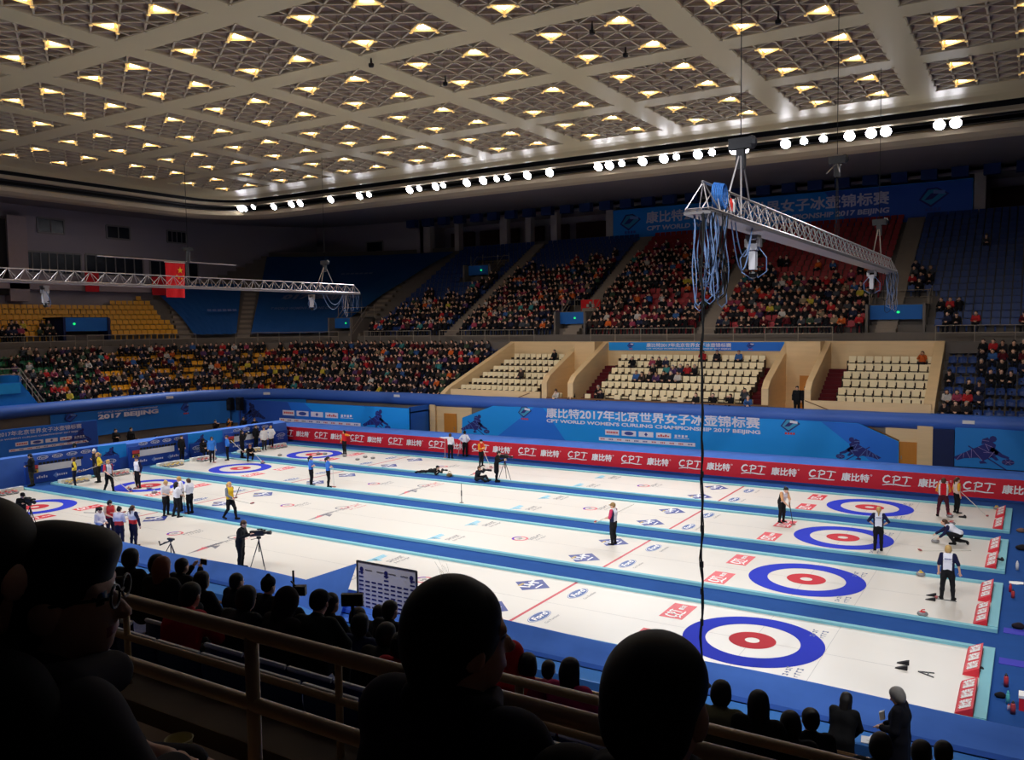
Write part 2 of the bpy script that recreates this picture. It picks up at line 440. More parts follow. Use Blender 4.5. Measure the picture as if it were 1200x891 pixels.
for fx, fy, fz, rz, lab, sm in FLOODS:
    if lab is None and fy < 0:
        i = [q for q in FLOODS if q[4] is None and q[1] < 0].index((fx, fy, fz, rz, lab, sm))
        copytree(flood, (fx, fy, fz), rz, 'floodlight in the near light bridge above the spectators, %s from the left' % nth(i), 'floodlights along the near light bridge')
for ch in list(flood.children): bpy.data.objects.remove(ch)
bpy.data.objects.remove(flood)
# ================================================================== stands : rows swept round the far-left corner
TC = (-43.8, 18.6); TR = 9.0      # corner centre and radius of the tube line (d = 0)
TY, TX = TC[1]+TR, TC[0]-TR       # 27.6 and -52.8
def path(d, x_end=24.0, y_end=-14.0, n=18):
    """plan polyline at distance d outside the tube line, from the right end to the near-left end"""
    pts = [(x_end, TY+d), (TC[0], TY+d)]
    for k in range(1, n+1):
        a = PI/2+PI/2*k/n; pts.append((TC[0]+(TR+d)*math.cos(a), TC[1]+(TR+d)*math.sin(a)))
    pts.append((TX-d, y_end))
    return pts
def at(d, s):
    """point at distance d, s = metres along the d=0 line measured from x=TC[0] (negative: far side to the right)"""
    if s <= 0: return (TC[0]-s, TY+d), (0.0, 1.0)
    arc = TR*PI/2
    if s <= arc:
        a = PI/2+s/TR; return (TC[0]+(TR+d)*math.cos(a), TC[1]+(TR+d)*math.sin(a)), (math.cos(a), math.sin(a))
    return (TX-d, TC[1]-(s-arc)), (-1.0, 0.0)
def strip(mb, d0, z0, d1, z1, m=0, **kw):
    a = path(d0, **kw); b = path(d1, **kw); n = len(a)
    vs = [(x, y, z0) for x, y in a]+[(x, y, z1) for x, y in b]
    mb.add(vs, [(i, i+1, n+i+1, n+i) for i in range(n-1)], m)
LROW = [(0.45+0.8*k, 2.95+0.53*k) for k in range(7)]            # (d of the row's back edge start, floor z)
DC = 5.9; ZC = 7.2
UROW = [(7.1+0.8*k, 7.75+0.45*k) for k in range(20)]
st = MB()
strip(st, -0.05, 0.0, -0.05, 2.95)
for k, (d, z) in enumerate(LROW):
    d0 = -0.05 if k == 0 else d
    xe = -31.0+.5*k
    d1 = LROW[k+1][0] if k < 6 else DC
    strip(st, d0, z, d1, z, x_end=xe)
    strip(st, d1, z, d1, LROW[k+1][1] if k < 6 else ZC, x_end=xe+.3)
    st.box(1.76, 24.0, TY+d0, TY+DC, (LROW[k-1][1] if k else 2.0)-.01, z)
st.box(1.76, 24.0, TY+DC-.05, TY+DC+.05, 5, ZC)
strip(st, DC, ZC, 7.1, ZC); strip(st, 7.1, ZC, 7.1, UROW[0][1])
for k, (d, z) in enumerate(UROW):
    d1 = d+0.8
    strip(st, d, z, d1, z); strip(st, d1, z, d1, z+0.45)
strip(st, 23.1, 16.75, 26.5, 16.75)
stand = struct('floor_stands', st, M_concrete)
# aisles : paired half steps, lighter concrete
AISLES = [-1.7, -13.2, -23.8, -35.0]
ai = MB()
for x in AISLES:
    for d, z in UROW[:19]:
        ai.box(x-0.6, x+0.6, TY+d+0.02, TY+d+0.4, z+0.005, z+0.225); ai.box(x-0.6, x+0.6, TY+d+0.4, TY+d+0.8, z+0.005, z+0.46)
def aisle_ray(p0, dirx, diry, k0=0, k1=19, w=0.6):
    for d, z in UROW[k0:k1]:
        t = (d-7.1)
        c_ = V3((p0[0]+dirx*t, p0[1]+diry*t, z+0.11)); dv = V3((dirx, diry, 0)); dv /= np.linalg.norm(dv); sv = V3((-dv[1], dv[0], 0))
        ai.obox(c_+dv*0.4, dv*0.4, sv*w, (0, 0, 0.12))
aisle_ray((-45.6, TY+7.1), -0.24, 1.0)
s_a = 6.85
pa, na = at(7.1, s_a); aisle_ray(pa, na[0], na[1], 0, 11, 0.55)
s_b = 9.65
pb, nb_ = at(7.1, s_b); aisle_ray(pb, nb_[0], nb_[1], 0, 8, 0.5)
struct('trim_aisle_steps', ai, M_step)

# ---- beige timber-lined centre block of the far lower stand
YB0, YB1 = 27.75, 33.3
vp = MB()
# hollow: back wall and side cheeks, floors of the three seating blocks
vp.box(-28.2, 1.6, 33.2, 33.45, 5.4, 7.25, 0)                   # back wall under the concourse rail
def slopewall(x0, x1, yf=27.7, yb=33.3, zf=4.3, zb=7.25, xs0=None, xs1=None, mi=0, cut=0.5):
    # plan may splay: (x0,x1) at the back, (xs0,xs1) at the front
    a0, a1 = (xs0 if xs0 is not None else x0), (xs1 if xs1 is not None else x1)
    def X(lo, hi, y): t = (y-yf)/(yb-yf); return lo+(hi-lo)*t
    prof = [(yf, 2.95), (yf, zf), (yf+cut, zf+0.45), (yb, zb), (yb, 2.95)]
    L = [(X(a0, x0, y), y, z) for y, z in prof]; Rr = [(X(a1, x1, y), y, z) for y, z in prof]
    n = len(prof); vp.add(L+Rr, [tuple(range(n)), tuple(range(2*n-1, n-1, -1))]+[(i, n+i, n+(i+1) % n, (i+1) % n) for i in range(n)], mi)
slopewall(-28.2, -27.8, xs0=-30.9, xs1=-30.5, zf=3.6)
slopewall(-22.3, -21.9, zf=4.6); slopewall(-20.3, -19.9, zf=4.6)
slopewall(-7.4, -7.0, zf=4.6); slopewall(-4.95, -4.6, zf=4.6)
slopewall(1.2, 1.75, zf=3.7)
ROWZ = [3.30+0.43*k for k in range(7)]
def tier(x0, x1, k0, k1, m=0, xl=None):
    for k in range(k0, k1):
        y = 28.1+0.8*k; 
        vp.box(xl[k] if xl else x0, x1, y, 33.25, (ROWZ[k-1] if k > k0 else 2.95)-0.02, ROWZ[k], m)
tier(-28.0, -23.5, 0, 6, 0, xl=[-30.0+0.36*k for k in range(6)])
tier(-18.7, -8.6, 0, 6)
tier(-3.5, 1.3, 0, 6)
def stairs(x0, x1):
    for k in range(12):
        y = 28.0+0.42*k; vp.box(x0, x1, y, 33.25, 2.95, 3.1+0.22*k, 1)
stairs(-23.5, -22.3); stairs(-19.9, -18.7); stairs(-8.6, -7.4); stairs(-4.6, -3.5)
# parapets in front of the side blocks, low rail board in front of the centre block
vp.box(-29.9, -22.4, 27.62, 27.8, 2.9, 3.95, 0); vp.box(-4.95, 1.6, 27.62, 27.8, 2.9, 4.0, 0)
vp.box(-21.9, -7.0, 27.62, 27.75, 2.9, 3.62, 2)
# passages: floor, back wall, doorway
for x0, x1 in ((-21.9, -20.3), (-7.0, -4.95)):
    vp.box(x0, x1, 27.7, 32.0, 2.9, 3.0, 0); vp.box(x0, x1, 31.8, 33.3, 2.95, 7.25, 0)
# walls below the tube either side of the banner
vp.box(-31.6, -31.1, 27.3, 27.62, 0, 3.0, 0); vp.box(-31.1, -28.0, 27.5, 27.62, 0, 2.9, 0)
vp.box(-0.6, 1.2, 27.45, 27.62, 0, 2.9, 0); vp.box(1.0, 1.75, 27.2, 27.62, 0, 3.0, 0)
vipo = struct('wall_timber_block', vp, [M_beige, M_redcarpet, M_brown])
dd = MB().box(-6.15, -5.0, 31.72, 31.8, 3.0, 5.15)
door_1 = struct('door_1', dd, M_door); 
MB().box(-6.05, -6.0, 31.68, 31.72, 3.9, 4.1).build('door_handle', M_rail, door_1)
dd = MB().box(-30.4, -29.3, 27.42, 27.5, 0.0, 2.15); door_2 = struct('door_2', dd, M_door); MB().box(-29.5, -29.45, 27.38, 27.42, 1.0, 1.2).build('door_handle', M_rail, door_2)
dd = MB().box(0.1, 1.0, 27.37, 27.45, 0.0, 1.95); door_3 = struct('door_3', dd, M_door); MB().box(0.2, 0.25, 27.33, 27.37, 1.0, 1.2).build('door_handle', M_rail, door_3)
ra = MB(); ra.bar((-4.9, 27.6, 3.98), (-3.6, 27.6, 3.5), 0.05); ra.bar((-1.9, 27.42, 2.9), (0.1, 27.42, 2.0), 0.06); ra.bar((-25.2, 27.6, 3.1), (-23.2, 27.6, 3.85), 0.05)
struct('trim_ramp_rails', ra, M_brown)

# ---- concourse railings
def railing(pts, z, h=0.95, step=2.0, nrail=2, r=0.028, label=None):
    m = MB(); pts = [V3((p[0], p[1], z)) for p in pts]
    for q in range(nrail): m.tube([p+V3((0, 0, h*(1-q*0.45))) for p in pts], r, 6)
    tot = 0
    for a, b in zip(pts[:-1], pts[1:]):
        L = np.linalg.norm(b-a); n = max(1, int(round(L/step)))
        for i in range(n): m.tube([a+(b-a)*i/n, a+(b-a)*i/n+V3((0, 0, h))], r, 6)
    m.tube([pts[-1], pts[-1]+V3((0, 0, h))], r, 6)
    o = m.build('railing', M_rail, loc=tuple(pts[0])); 
    return tag(o, label, 'railing')
yr = TY+DC+0.1
railing([(1.2, yr), (23.5, yr)], ZC, label='steel railing along the concourse in front of the right hand blue seats')
railing([(-13.0, yr), (-4.6, yr)], ZC, label='steel railing along the concourse below the red seats, right of the hanging cable')
railing([(-21.5, yr), (-13.6, yr)], ZC, label='steel railing along the concourse above the long blue banner, left half')
railing([(-35.3, yr), (-26.3, yr)], ZC, label='steel railing along the concourse above the left timber block')
railing([(-43.4, yr), (-36.2, yr)], ZC, label='steel railing along the concourse above the packed lower stand')
sp = [at(DC+0.1, s)[0] for s in np.linspace(1.5, 7.2, 6)]
railing(sp, ZC, step=3, label='steel railing on the corner concourse under the wide blue cover')
sp = [at(DC+0.1, s)[0] for s in np.linspace(9.2, 15, 6)]
railing(sp, ZC, step=3, label='steel railing on the corner concourse under the small blue cover')
sp = [at(DC+0.1, s)[0] for s in np.linspace(16, 30, 8)]
railing(sp, ZC, step=3, label='steel railing on the concourse below the empty yellow seats')

# ---- entrances (vomitories) in the upper stand
M_navy = mat('navy_entrance_wall', (22, 34, 78), 0.8)
M_bannerdim = mat('banner_blue', (14, 96, 176), 0.65, noise=0.12, scale=0.35)
M_emblem = mat('banner_dark_blue_print', (26, 44, 112), 0.7)
def vomitory(name, x0, x1, y0, y1, z0, z1, label, flag=False, wallm=None):
    t = thing('stand_entrance', label, 'entrance', ((x0+x1)/2, y0, z0))
    m = MB(); m.box(x0, x0+0.15, y0, y1, z0, z1, 0); m.box(x1-0.15, x1, y0, y1, z0, z1, 0); m.box(x0, x1, y1-0.15, y1, z0, z1+0.1, 0); m.box(x0, x1, y0+0.9, y1, z1-0.1, z1, 0)
    m.box(x0+.15, x1-.15, y1-0.4, y1-0.2, z0, z1, 1)
    m.build('walls', [M_concrete, wallm or M_navy], t)
    b = MB(); b.box(x0+0.1, x1-0.1, y0+0.75, y0+0.82, z1-0.95, z1-0.05, 0)
    b.build('blue_fascia', M_bannerdim, t)
    b = MB(); b.sph(((x0+x1)/2+0.1, y0+0.72, z1-0.5), (0.1, 0.03, 0.08), 8); b.build('exit_light', mat('green_exit_light', (20, 120, 70), 0.5, emit=(30, 230, 120), strength=1.2), t)
    r = MB()
    for zz in (z1+0.5, z1+0.95):
        r.tube([(x0, y0+0.1, zz-2.0), (x0, y1-0.9, zz), (x0, y1, zz), (x1, y1, zz), (x1, y1-0.9, zz), (x1, y0+0.1, zz-2.0)], 0.03, 6)
    for x in (x0, x1):
        for yy, zb in ((y0+0.15, z1-1.3), (y0+1.4, z1-0.3), (y1, z1)): r.tube([(x, yy, zb), (x, yy, zb+1.2)], 0.03, 6)
    r.build('guard_rail', M_rail, t)
    return t
vomitory('v', -25.3, -22.6, 34.9, 38.4, 7.2, 9.5, 'stand entrance with blue fascia and guard rail below the red seats, left of the centre')
vomitory('v', -2.9, 0.5, 34.9, 38.6, 7.2, 9.5, 'stand entrance with blue fascia beside the right hand blue seats')
vomitory('v', -39.6, -36.6, 43.2, 46.6, 12.3, 14.2, 'upper stand entrance among the empty dark blue seats', wallm=M_brown)
vomitory('v', -48.0, -45.2, 33.9, 37.0, 7.2, 9.4, 'stand entrance beside the wide blue cover in the corner')
# flag spread over the first entrance: red with a pale cross
ft = MB(); ft.box(-24.6, -22.9, 38.15, 38.2, 9.6, 10.45, 0)
ft.box(-23.85, -23.65, 38.1, 38.15, 9.65, 10.3, 1); ft.box(-24.1, -23.4, 38.1, 38.15, 9.85, 10.1, 1)
tag(ft.build('flag', [mat('flag_red', (206, 24, 30), 0.8), mat('pale_cloth', (170, 160, 150), 0.8)], loc=(-23.7, 38.2, 9.6)), 'red flag with a pale cross tied to the entrance guard rail', 'flag')
# entrance on the left (yellow seats) with blue fascia, and blue entrance of the lower stand at the frame edge
pA = at(DC+1.3, 19.5)[0]
t = thing('stand_entrance', 'dark stand entrance with blue fascia among the empty yellow seats', 'entrance', (pA[0], pA[1], ZC))
X0 = pA[0]; yA = onx(75, 400, X0)[1]; yB = onx(130, 400, X0)[1]
m = MB(); m.box(X0-3, X0, yA, yA+0.2, ZC, 9.6); m.box(X0-3, X0, yB-0.2, yB, ZC, 9.6); m.box(X0-3, X0-0.2, yA, yB, 9.5, 9.65); m.box(X0-2.4, X0-2.2, yA, yB, ZC, 9.5)
m.build('walls', M_navy, t)
MB().box(X0-0.2, X0-0.1, yA, yB, 8.5, 9.6).build('blue_fascia', M_bannerdim, t)
m = MB(); p = onx(88, 391, X0); m.sph((X0-0.05, p[1], 9.1), (0.03, 0.12, 0.1), 8); m.build('exit_light', MATS['green_exit_light'], t)
X0 = TX-0.3; y1_ = onx(50, 470, X0)[1]; y0_ = onx(-40, 470, X0)[1]
t = thing('stand_entrance', 'bright blue walled entrance cut into the lower stand at the left edge', 'entrance', (X0, y0_, 2.9))
M_briblue = mat('bright_blue_cloth', (10, 120, 208), 0.75, noise=0.06)
zt = onx(20, 448, X0)[2]; yt = onx(22, 448, X0)[1]
m = MB(); m.prism([(X0+0.2, y0_, 2.5), (X0+0.2, y1_, 2.5), (X0+0.2, y1_, 2.9), (X0+0.2, yt, zt), (X0+0.2, y0_, zt)], (-0.15, 0, 0)); m.box(X0-3.5, X0+0.05, yt, yt+0.15, 2.5, 5.5)
m.build('blue_wall', M_briblue, t)
MB().box(X0+0.2, X0+0.3, y0_, onx(21, 450, X0)[1], zt-0.75, zt-0.05).build('blue_fascia', mat('cyan_fascia', (22, 150, 222), 0.7), t)
r = MB()
for o_ in (0, -0.4): r.tube([(X0+0.2, y0_, zt+0.95+o_), (X0+0.2, yt, zt+0.95+o_), (X0+0.2, y1_, 3.6+o_)], 0.035, 6)
for q in range(5): 
    y = yt+(y1_-yt)*q/4; zz = zt+(2.9-zt)*q/4; r.tube([(X0+0.2, y, zz), (X0+0.2, y, zz+0.9)], 0.03, 6)
r.build('guard_rail', M_rail, t)

# ---- blue padded tube along the front of the stands
M_tube = mat('blue_padding', (58, 100, 186), 0.5, noise=0.05, scale=0.6, bump=0.05)
tb = MB()
pp = [(x, y, 3.08) for x, y in path(0.0, x_end=12.0, y_end=-6.0, n=16)]
full = []
for a, b in zip(pp[:-1], pp[1:]):
    L = math.dist(a, b); n = max(1, int(L/1.2))
    for i in range(n): full.append(tuple(a[k]+(b[k]-a[k])*i/n for k in range(3)))
full.append(pp[-1])
rr_ = [0.45+0.012*math.sin(i*1.7)+0.008*math.sin(i*0.37) for i in range(len(full))]
tb.tube(full, rr_, 18)
tt = tb.build('padded_tube', M_tube, smooth=True, loc=(-20, TY, 3.08))
tag(tt, 'long thick blue padded tube running along the front of the far stands', 'padding')
lab = MB()
for x, y in ((1135, 495), (465, 464)):
    p = ony(x, y, TY-0.46); lab.box(p[0]-0.28, p[0]+0.28, TY-0.47, TY-0.45, p[2]-0.09, p[2]+0.09)
for s in (4.2, 12.3):
    (X, Y), nn = at(-0.46, s); tx = V3((-nn[1], nn[0], 0)); lab.obox((X, Y, 3.15), tx*0.28, V3((nn[0], nn[1], 0))*0.015, (0, 0, 0.1))
lab.build('paper_label', mat('white_paper', (225, 222, 220), 0.8), tt, loc=(-20, TY, 3.08))
# ================================================================== the four sheets of ice
PITCH = 6.21677; HWI = 2.2; TL = -34.747
M_ice = mat('pebbled_ice', (216, 209, 199), 0.32, spec=0.35, noise=0.025, scale=0.35, aniso=(0.25, 2.0, 1))
M_blue = mat('ring_blue', (48, 60, 184), 0.8, spec=0.04, noise=0.06, scale=1.0)
M_red = mat('ring_red', (190, 60, 68), 0.8, spec=0.04, noise=0.06, scale=1.0)
M_line = mat('ice_line_grey', (176, 172, 168), 0.5)
M_hog = mat('hog_line_red', (186, 44, 56), 0.45)
M_foam = mat('pale_blue_foam', (118, 178, 190), 0.7, noise=0.05)
M_cptred = mat('sponsor_red', (206, 32, 46), 0.5, noise=0.04)
M_white = mat('print_white', (240, 238, 236), 0.6, noise=0.02)
M_ford = mat('oval_blue', (34, 74, 142), 0.45)
M_navylogo = mat('diamond_navy', (38, 52, 128), 0.45)
M_gold = mat('print_gold', (176, 150, 84), 0.5)
M_grey = mat('print_grey', (110, 108, 116), 0.5)
M_cyan = mat('print_cyan', (120, 190, 214), 0.5)
M_teal = mat('print_blue_text', (70, 84, 128), 0.5)
M_ringprint = mat('print_rose', (206, 96, 104), 0.5)
ZI = 0.03
def annulus(mb, cx, cy, r0, r1, z, m, n=72):
    vs = []
    for i in range(n):
        a = 2*PI*i/n; vs.append((cx+r0*math.cos(a), cy+r0*math.sin(a), z)); vs.append((cx+r1*math.cos(a), cy+r1*math.sin(a), z))
    mb.add(vs, [(2*i, 2*i+1, (2*i+3) % (2*n), (2*i+2) % (2*n)) for i in range(n)], m)
def disc(mb, cx, cy, rx, ry, z, m, n=40, rot=0.0):
    c, s = math.cos(rot), math.sin(rot)
    mb.poly([(cx+rx*math.cos(2*PI*i/n)*c-ry*math.sin(2*PI*i/n)*s, cy+rx*math.cos(2*PI*i/n)*s+ry*math.sin(2*PI*i/n)*c, z) for i in range(n)], m)
E1 = ZI+0.0035; E2 = ZI+0.006; E3 = ZI+0.008
UX = (0, 1, 0); VX = (-1, 0, 0)       # lettering on the ice reads along +y, tops towards -x
def squiggle(mb, cx, cy, L, h, m, seed, n=9):
    """unreadable small print seen only as strokes"""
    r = random.Random(seed)
    for i in range(n):
        y = cy-L/2+L*(i+0.5)/n; w = L/n*0.62; hh = h*(0.55+0.45*r.random())
        k = r.randint(0, 2)
        if k == 0: mb.box(cx-hh/2, cx+hh/2, y-w/2, y-w/4, E1, E1+.001, m); mb.box(cx-hh/2, cx-hh/4, y-w/4, y+w/2, E1, E1+.001, m)
        elif k == 1: mb.box(cx-hh/2, cx+hh/2, y-w/6, y+w/6, E1, E1+.001, m); mb.box(cx-hh/8, cx+hh/8, y-w/2, y+w/2, E1, E1+.001, m)
        else: mb.box(cx-hh/2, cx-hh/4, y-w/2, y+w/2, E1, E1+.001, m); mb.box(cx+hh/4, cx+hh/2, y-w/2, y+w/2, E1, E1+.001, m); mb.box(cx-hh/4, cx+hh/4, y, y+w/3, E1, E1+.001, m)
def brush_cpt(mb, o, u, v, h, m, w=None, lift=0.008, swoosh=True):
    """the C P T brush lettering with its underline stroke"""
    o, u, v = V3(o), V3(u), V3(v); nrm = np.cross(u, v)
    w = w or h*1.75
    def stroke(pts, th):
        P = [o+u*(p[0]*w)+v*(p[1]*h)+nrm*lift for p in pts]
        n = len(P); L = []; Rr = []
        for i in range(n):
            t = P[min(i+1, n-1)]-P[max(0, i-1)]; t /= np.linalg.norm(t); s_ = np.cross(nrm, t); k = th*h*(1.0 if 0 < i < n-1 else 0.6)
            L.append(P[i]+s_*k/2); Rr.append(P[i]-s_*k/2)
        mb.add(L+Rr, [(i, n+i, n+i+1, i+1) for i in range(n-1)], m)
    stroke([(0.27, 0.86), (0.20, 0.96), (0.10, 0.88), (0.03, 0.62), (0.05, 0.38), (0.14, 0.30), (0.25, 0.42)], 0.15)
    stroke([(0.42, 0.90), (0.40, 0.55), (0.37, 0.06)], 0.14)
    stroke([(0.33, 0.84), (0.46, 0.97), (0.60, 0.88), (0.58, 0.66), (0.46, 0.55), (0.36, 0.60)], 0.13)
    stroke([(0.66, 0.92), (0.80, 0.95), (1.0, 0.90)], 0.13)
    stroke([(0.83, 0.94), (0.82, 0.60), (0.76, 0.24)], 0.14)
    if swoosh: stroke([(0.0, 0.02), (0.18, 0.14), (0.45, 0.17), (0.70, 0.10), (0.95, 0.12)], 0.11)
def cpt_square(mb, x0, y0):
    # red rectangle 0.7 x 1.3
    mb.box(x0, x0+0.70, y0, y0+1.30, E1-.002, E1, 0)
    brush_cpt(mb, (x0+0.62, y0+0.12, E1), UX, VX, 0.52, 1, w=0.62, lift=0.003)
    mb.text('康比特', (x0+0.44, y0+0.80, E1), UX, VX, 0.16, w=0.40, m=1, lift=0.003, bold=0.03)
def ford(mb, x, y):
    disc(mb, x, y, 0.23, 0.56, E1, 0); 
    n = 44
    vs = []
    for i in range(n):
        a = 2*PI*i/n
        for k in (0.88, 0.94): vs.append((x+0.23*k*math.cos(a), y+0.56*k*math.sin(a), E2))
    mb.add(vs, [(2*i, 2*i+1, (2*i+3) % (2*n), (2*i+2) % (2*n)) for i in range(n)], 1)
    mb.text('Ford', (x+0.10, y-0.36, E2), UX, VX, 0.22, w=0.72, m=1, shear=0.25, bold=0.03, lift=0.002)
    mb.text('Go Further', (x+0.47, y-0.40, E1), UX, VX, 0.10, w=0.80, m=2, bold=0.0, lift=0.001)
def diamond(mb, x, y, r=0.65):
    mb.poly([(x-r, y, E1), (x, y-r, E1), (x+r, y, E1), (x, y+r, E1)], 0)
    # bold white strokes across, gold block at the upper corner
    for k in range(3):
        c = V3((x-0.12+0.02*k, y-0.30+0.26*k, E2)); mb.obox(c, (0.17, 0.05, 0), (-0.02, 0.045, 0), (0, 0, 0.0008), 1)
        mb.obox(c+V3((0.10*(1-k), 0.10, 0)), (0.04, 0, 0), (0, 0.10, 0), (0, 0, 0.0008), 1)
    mb.obox((x-0.33, y-0.16, E2), (0.05, 0, 0), (0, 0.16, 0), (0, 0, 0.0008), 2)
    mb.obox((x+0.26, y-0.02, E2), (0.03, 0, 0), (0, 0.22, 0), (0, 0, 0.0008), 1)
def ring_logo(mb, x, y, flip):
    annulus(mb, x, y, 0.24, 0.34, E1, 0, 28)
    vs = [(x+0.30*math.cos(a)-0.02, y+0.30*math.sin(a), E2) for a in np.linspace(PI*0.6, PI*1.4, 12)]+[(x+0.24*math.cos(a)-0.02, y+0.24*math.sin(a), E2) for a in np.linspace(PI*1.4, PI*0.6, 12)]
    mb.poly(vs, 2)
    mb.text('10', (x+0.08, y-0.13, E2), UX, VX, 0.16, w=0.24, m=1, lift=0.001)
    squiggle(mb, x+0.42, y+0.5, 1.0, 0.24, 1, 5, 7); squiggle(mb, x+0.70, y+0.5, 0.8, 0.12, 1, 6, 7)
def cyan_logo(mb, x, y):
    for k in range(3): mb.obox((x-0.5+0.1*k, y-0.25+0.03*k, E1), (0.035, 0.03, 0), (-0.02, 0.5-0.07*k, 0), (0, 0, .0008), 0)
    mb.obox((x-0.28, y-0.42, E1), (0.2, 0.02, 0), (0, 0.06, 0), (0, 0, .0008), 0)
    squiggle(mb, x+0.25, y, 0.9, 0.30, 1, 11, 6); squiggle(mb, x+0.56, y, 0.9, 0.15, 1, 12, 7)
def big_logo(mb, x, y):
    # long swept mark with small print, lying across the sheet
    mb.add([(x+0.16, y-1.95, E1), (x+0.14, y-1.0, E1), (x-0.16, y+0.35, E1), (x-0.12, y-0.9, E1)], [(0, 1, 2, 3)], 0)
    mb.add([(x+0.48, y-0.85, E1), (x+0.22, y-0.4, E1), (x-0.05, y-0.7, E1), (x+0.18, y-0.74, E1)], [(0, 1, 2, 3)], 0)
    mb.add([(x+0.20, y-1.5, E2), (x-0.16, y-0.95, E2), (x+0.10, y-0.85, E2)], [(0, 1, 2)], 1)
    squiggle(mb, x-0.05, y-0.05, 1.7, 0.26, 0, 21, 13)
    squiggle(mb, x-0.12, y+1.25, 1.3, 0.42, 1, 22, 6)
    squiggle(mb, x+0.30, y+1.25, 1.2, 0.18, 1, 23, 8)
    annulus(mb, x-0.32, y+0.8, 0.26, 0.33, E1, 0, 20)
sheetn = ['nearest', 'second nearest', 'second farthest', 'farthest']
IX0, IX1 = -39.95, 5.30
for k in range(4):
    y = k*PITCH
    t = thing('curling_sheet', 'long white curling sheet with blue and red targets, %s of the four' % sheetn[k], 'ice sheet', (TL/2, y, 0), group='curling sheets')
    MB().box(IX0, IX1, y-HWI, y+HWI, 0.0, ZI).build('ice', M_ice, t)
    bm = MB()
    for s in (-1, 1):
        a, b = sorted((y+s*HWI, y+s*(HWI+0.17)))
        bm.box(IX0-0.25, IX1+0.24, a, b, 0.0, 0.10)
    bm.box(IX1, IX1+0.24, y-HWI, y+HWI, 0.0, 0.119)
    bm.box(IX0-0.25, IX0, y-HWI, y+HWI, 0.0, 0.119)
    bm.build('foam_border', M_foam, t)
    for tx in (0.0, TL):
        h = MB(); annulus(h, tx, y, 1.2192, 1.8288, E1, 0); annulus(h, tx, y, 0.1524*1.25, 0.6096, E1, 1)
        h.box(tx-0.006, tx+0.006, y-HWI, y-1.83, E1, E1+.001, 2); h.box(tx-0.006, tx+0.006, y+1.83, y+HWI, E1, E1+.001, 2)
        h.box(tx-0.006, tx+0.006, y-1.22, y-0.61, E1, E1+.001, 2); h.box(tx-0.006, tx+0.006, y+0.61, y+1.22, E1, E1+.001, 2)
        h.box(tx-1.22, tx-0.61, y-.006, y+.006, E1, E1+.001, 2); h.box(tx+0.61, tx+1.22, y-.006, y+.006, E1, E1+.001, 2)
        sgn = 1 if tx == 0 else -1
        h.box(tx+sgn*1.83-.006, tx+sgn*1.83+.006, y-HWI, y+HWI, E1, E1+.001, 2)
        h.build('target', [M_blue, M_red, M_line], t)
        hg = MB().box(tx-sgn*6.401-0.05, tx-sgn*6.401+0.05, y-HWI, y+HWI, E1-.001, E1); hg.build('hog_line', M_hog, t)
    cl = MB().box(TL+1.9, -1.9, y-.006, y+.006, E1-.002, E1-.001).box(1.84, 3.6, y-.006, y+.006, E1-.002, E1-.001); cl.build('centre_line', M_line, t)
    for xx in (-2.87, TL+2.17):
        for yy in (-1.86, 0.55): mk = MB(); cpt_square(mk, xx, y+yy); mk.build('red_sponsor_mark', [M_cptred, M_white], t)
    for xx in (-5.85, TL+5.65):
        for yy in (-1.21, 1.21): mk = MB(); ford(mk, xx, y+yy); mk.build('oval_sponsor_mark', [M_ford, M_white, M_grey], t)
    for xx in (-7.54, TL+7.54):
        for yy in (-1.26, 1.26): mk = MB(); diamond(mk, xx, y+yy); mk.build('diamond_sponsor_mark', [M_navylogo, M_white, M_gold], t)
    for xx in (-11.0, TL+10.7): mk = MB(); ring_logo(mk, xx, y-0.05, 0); mk.build('ring_print', [M_ringprint, M_grey, M_blue], t)
    for yy in (1.45, -1.2): mk = MB(); cyan_logo(mk, -13.7, y+yy); mk.build('cyan_print', [M_cyan, M_grey], t)
    mk = MB(); big_logo(mk, -21.0, y); mk.build('swept_print', [M_grey, M_ringprint], t)
    for yy in (-1.55, 1.35):
        mk = MB(); squiggle(mk, 1.55, y+yy, 0.62, 0.16, 0, 31, 4); squiggle(mk, 1.30, y+yy, 0.62, 0.16, 0, 33, 4); mk.build('back_line_print', M_teal, t)
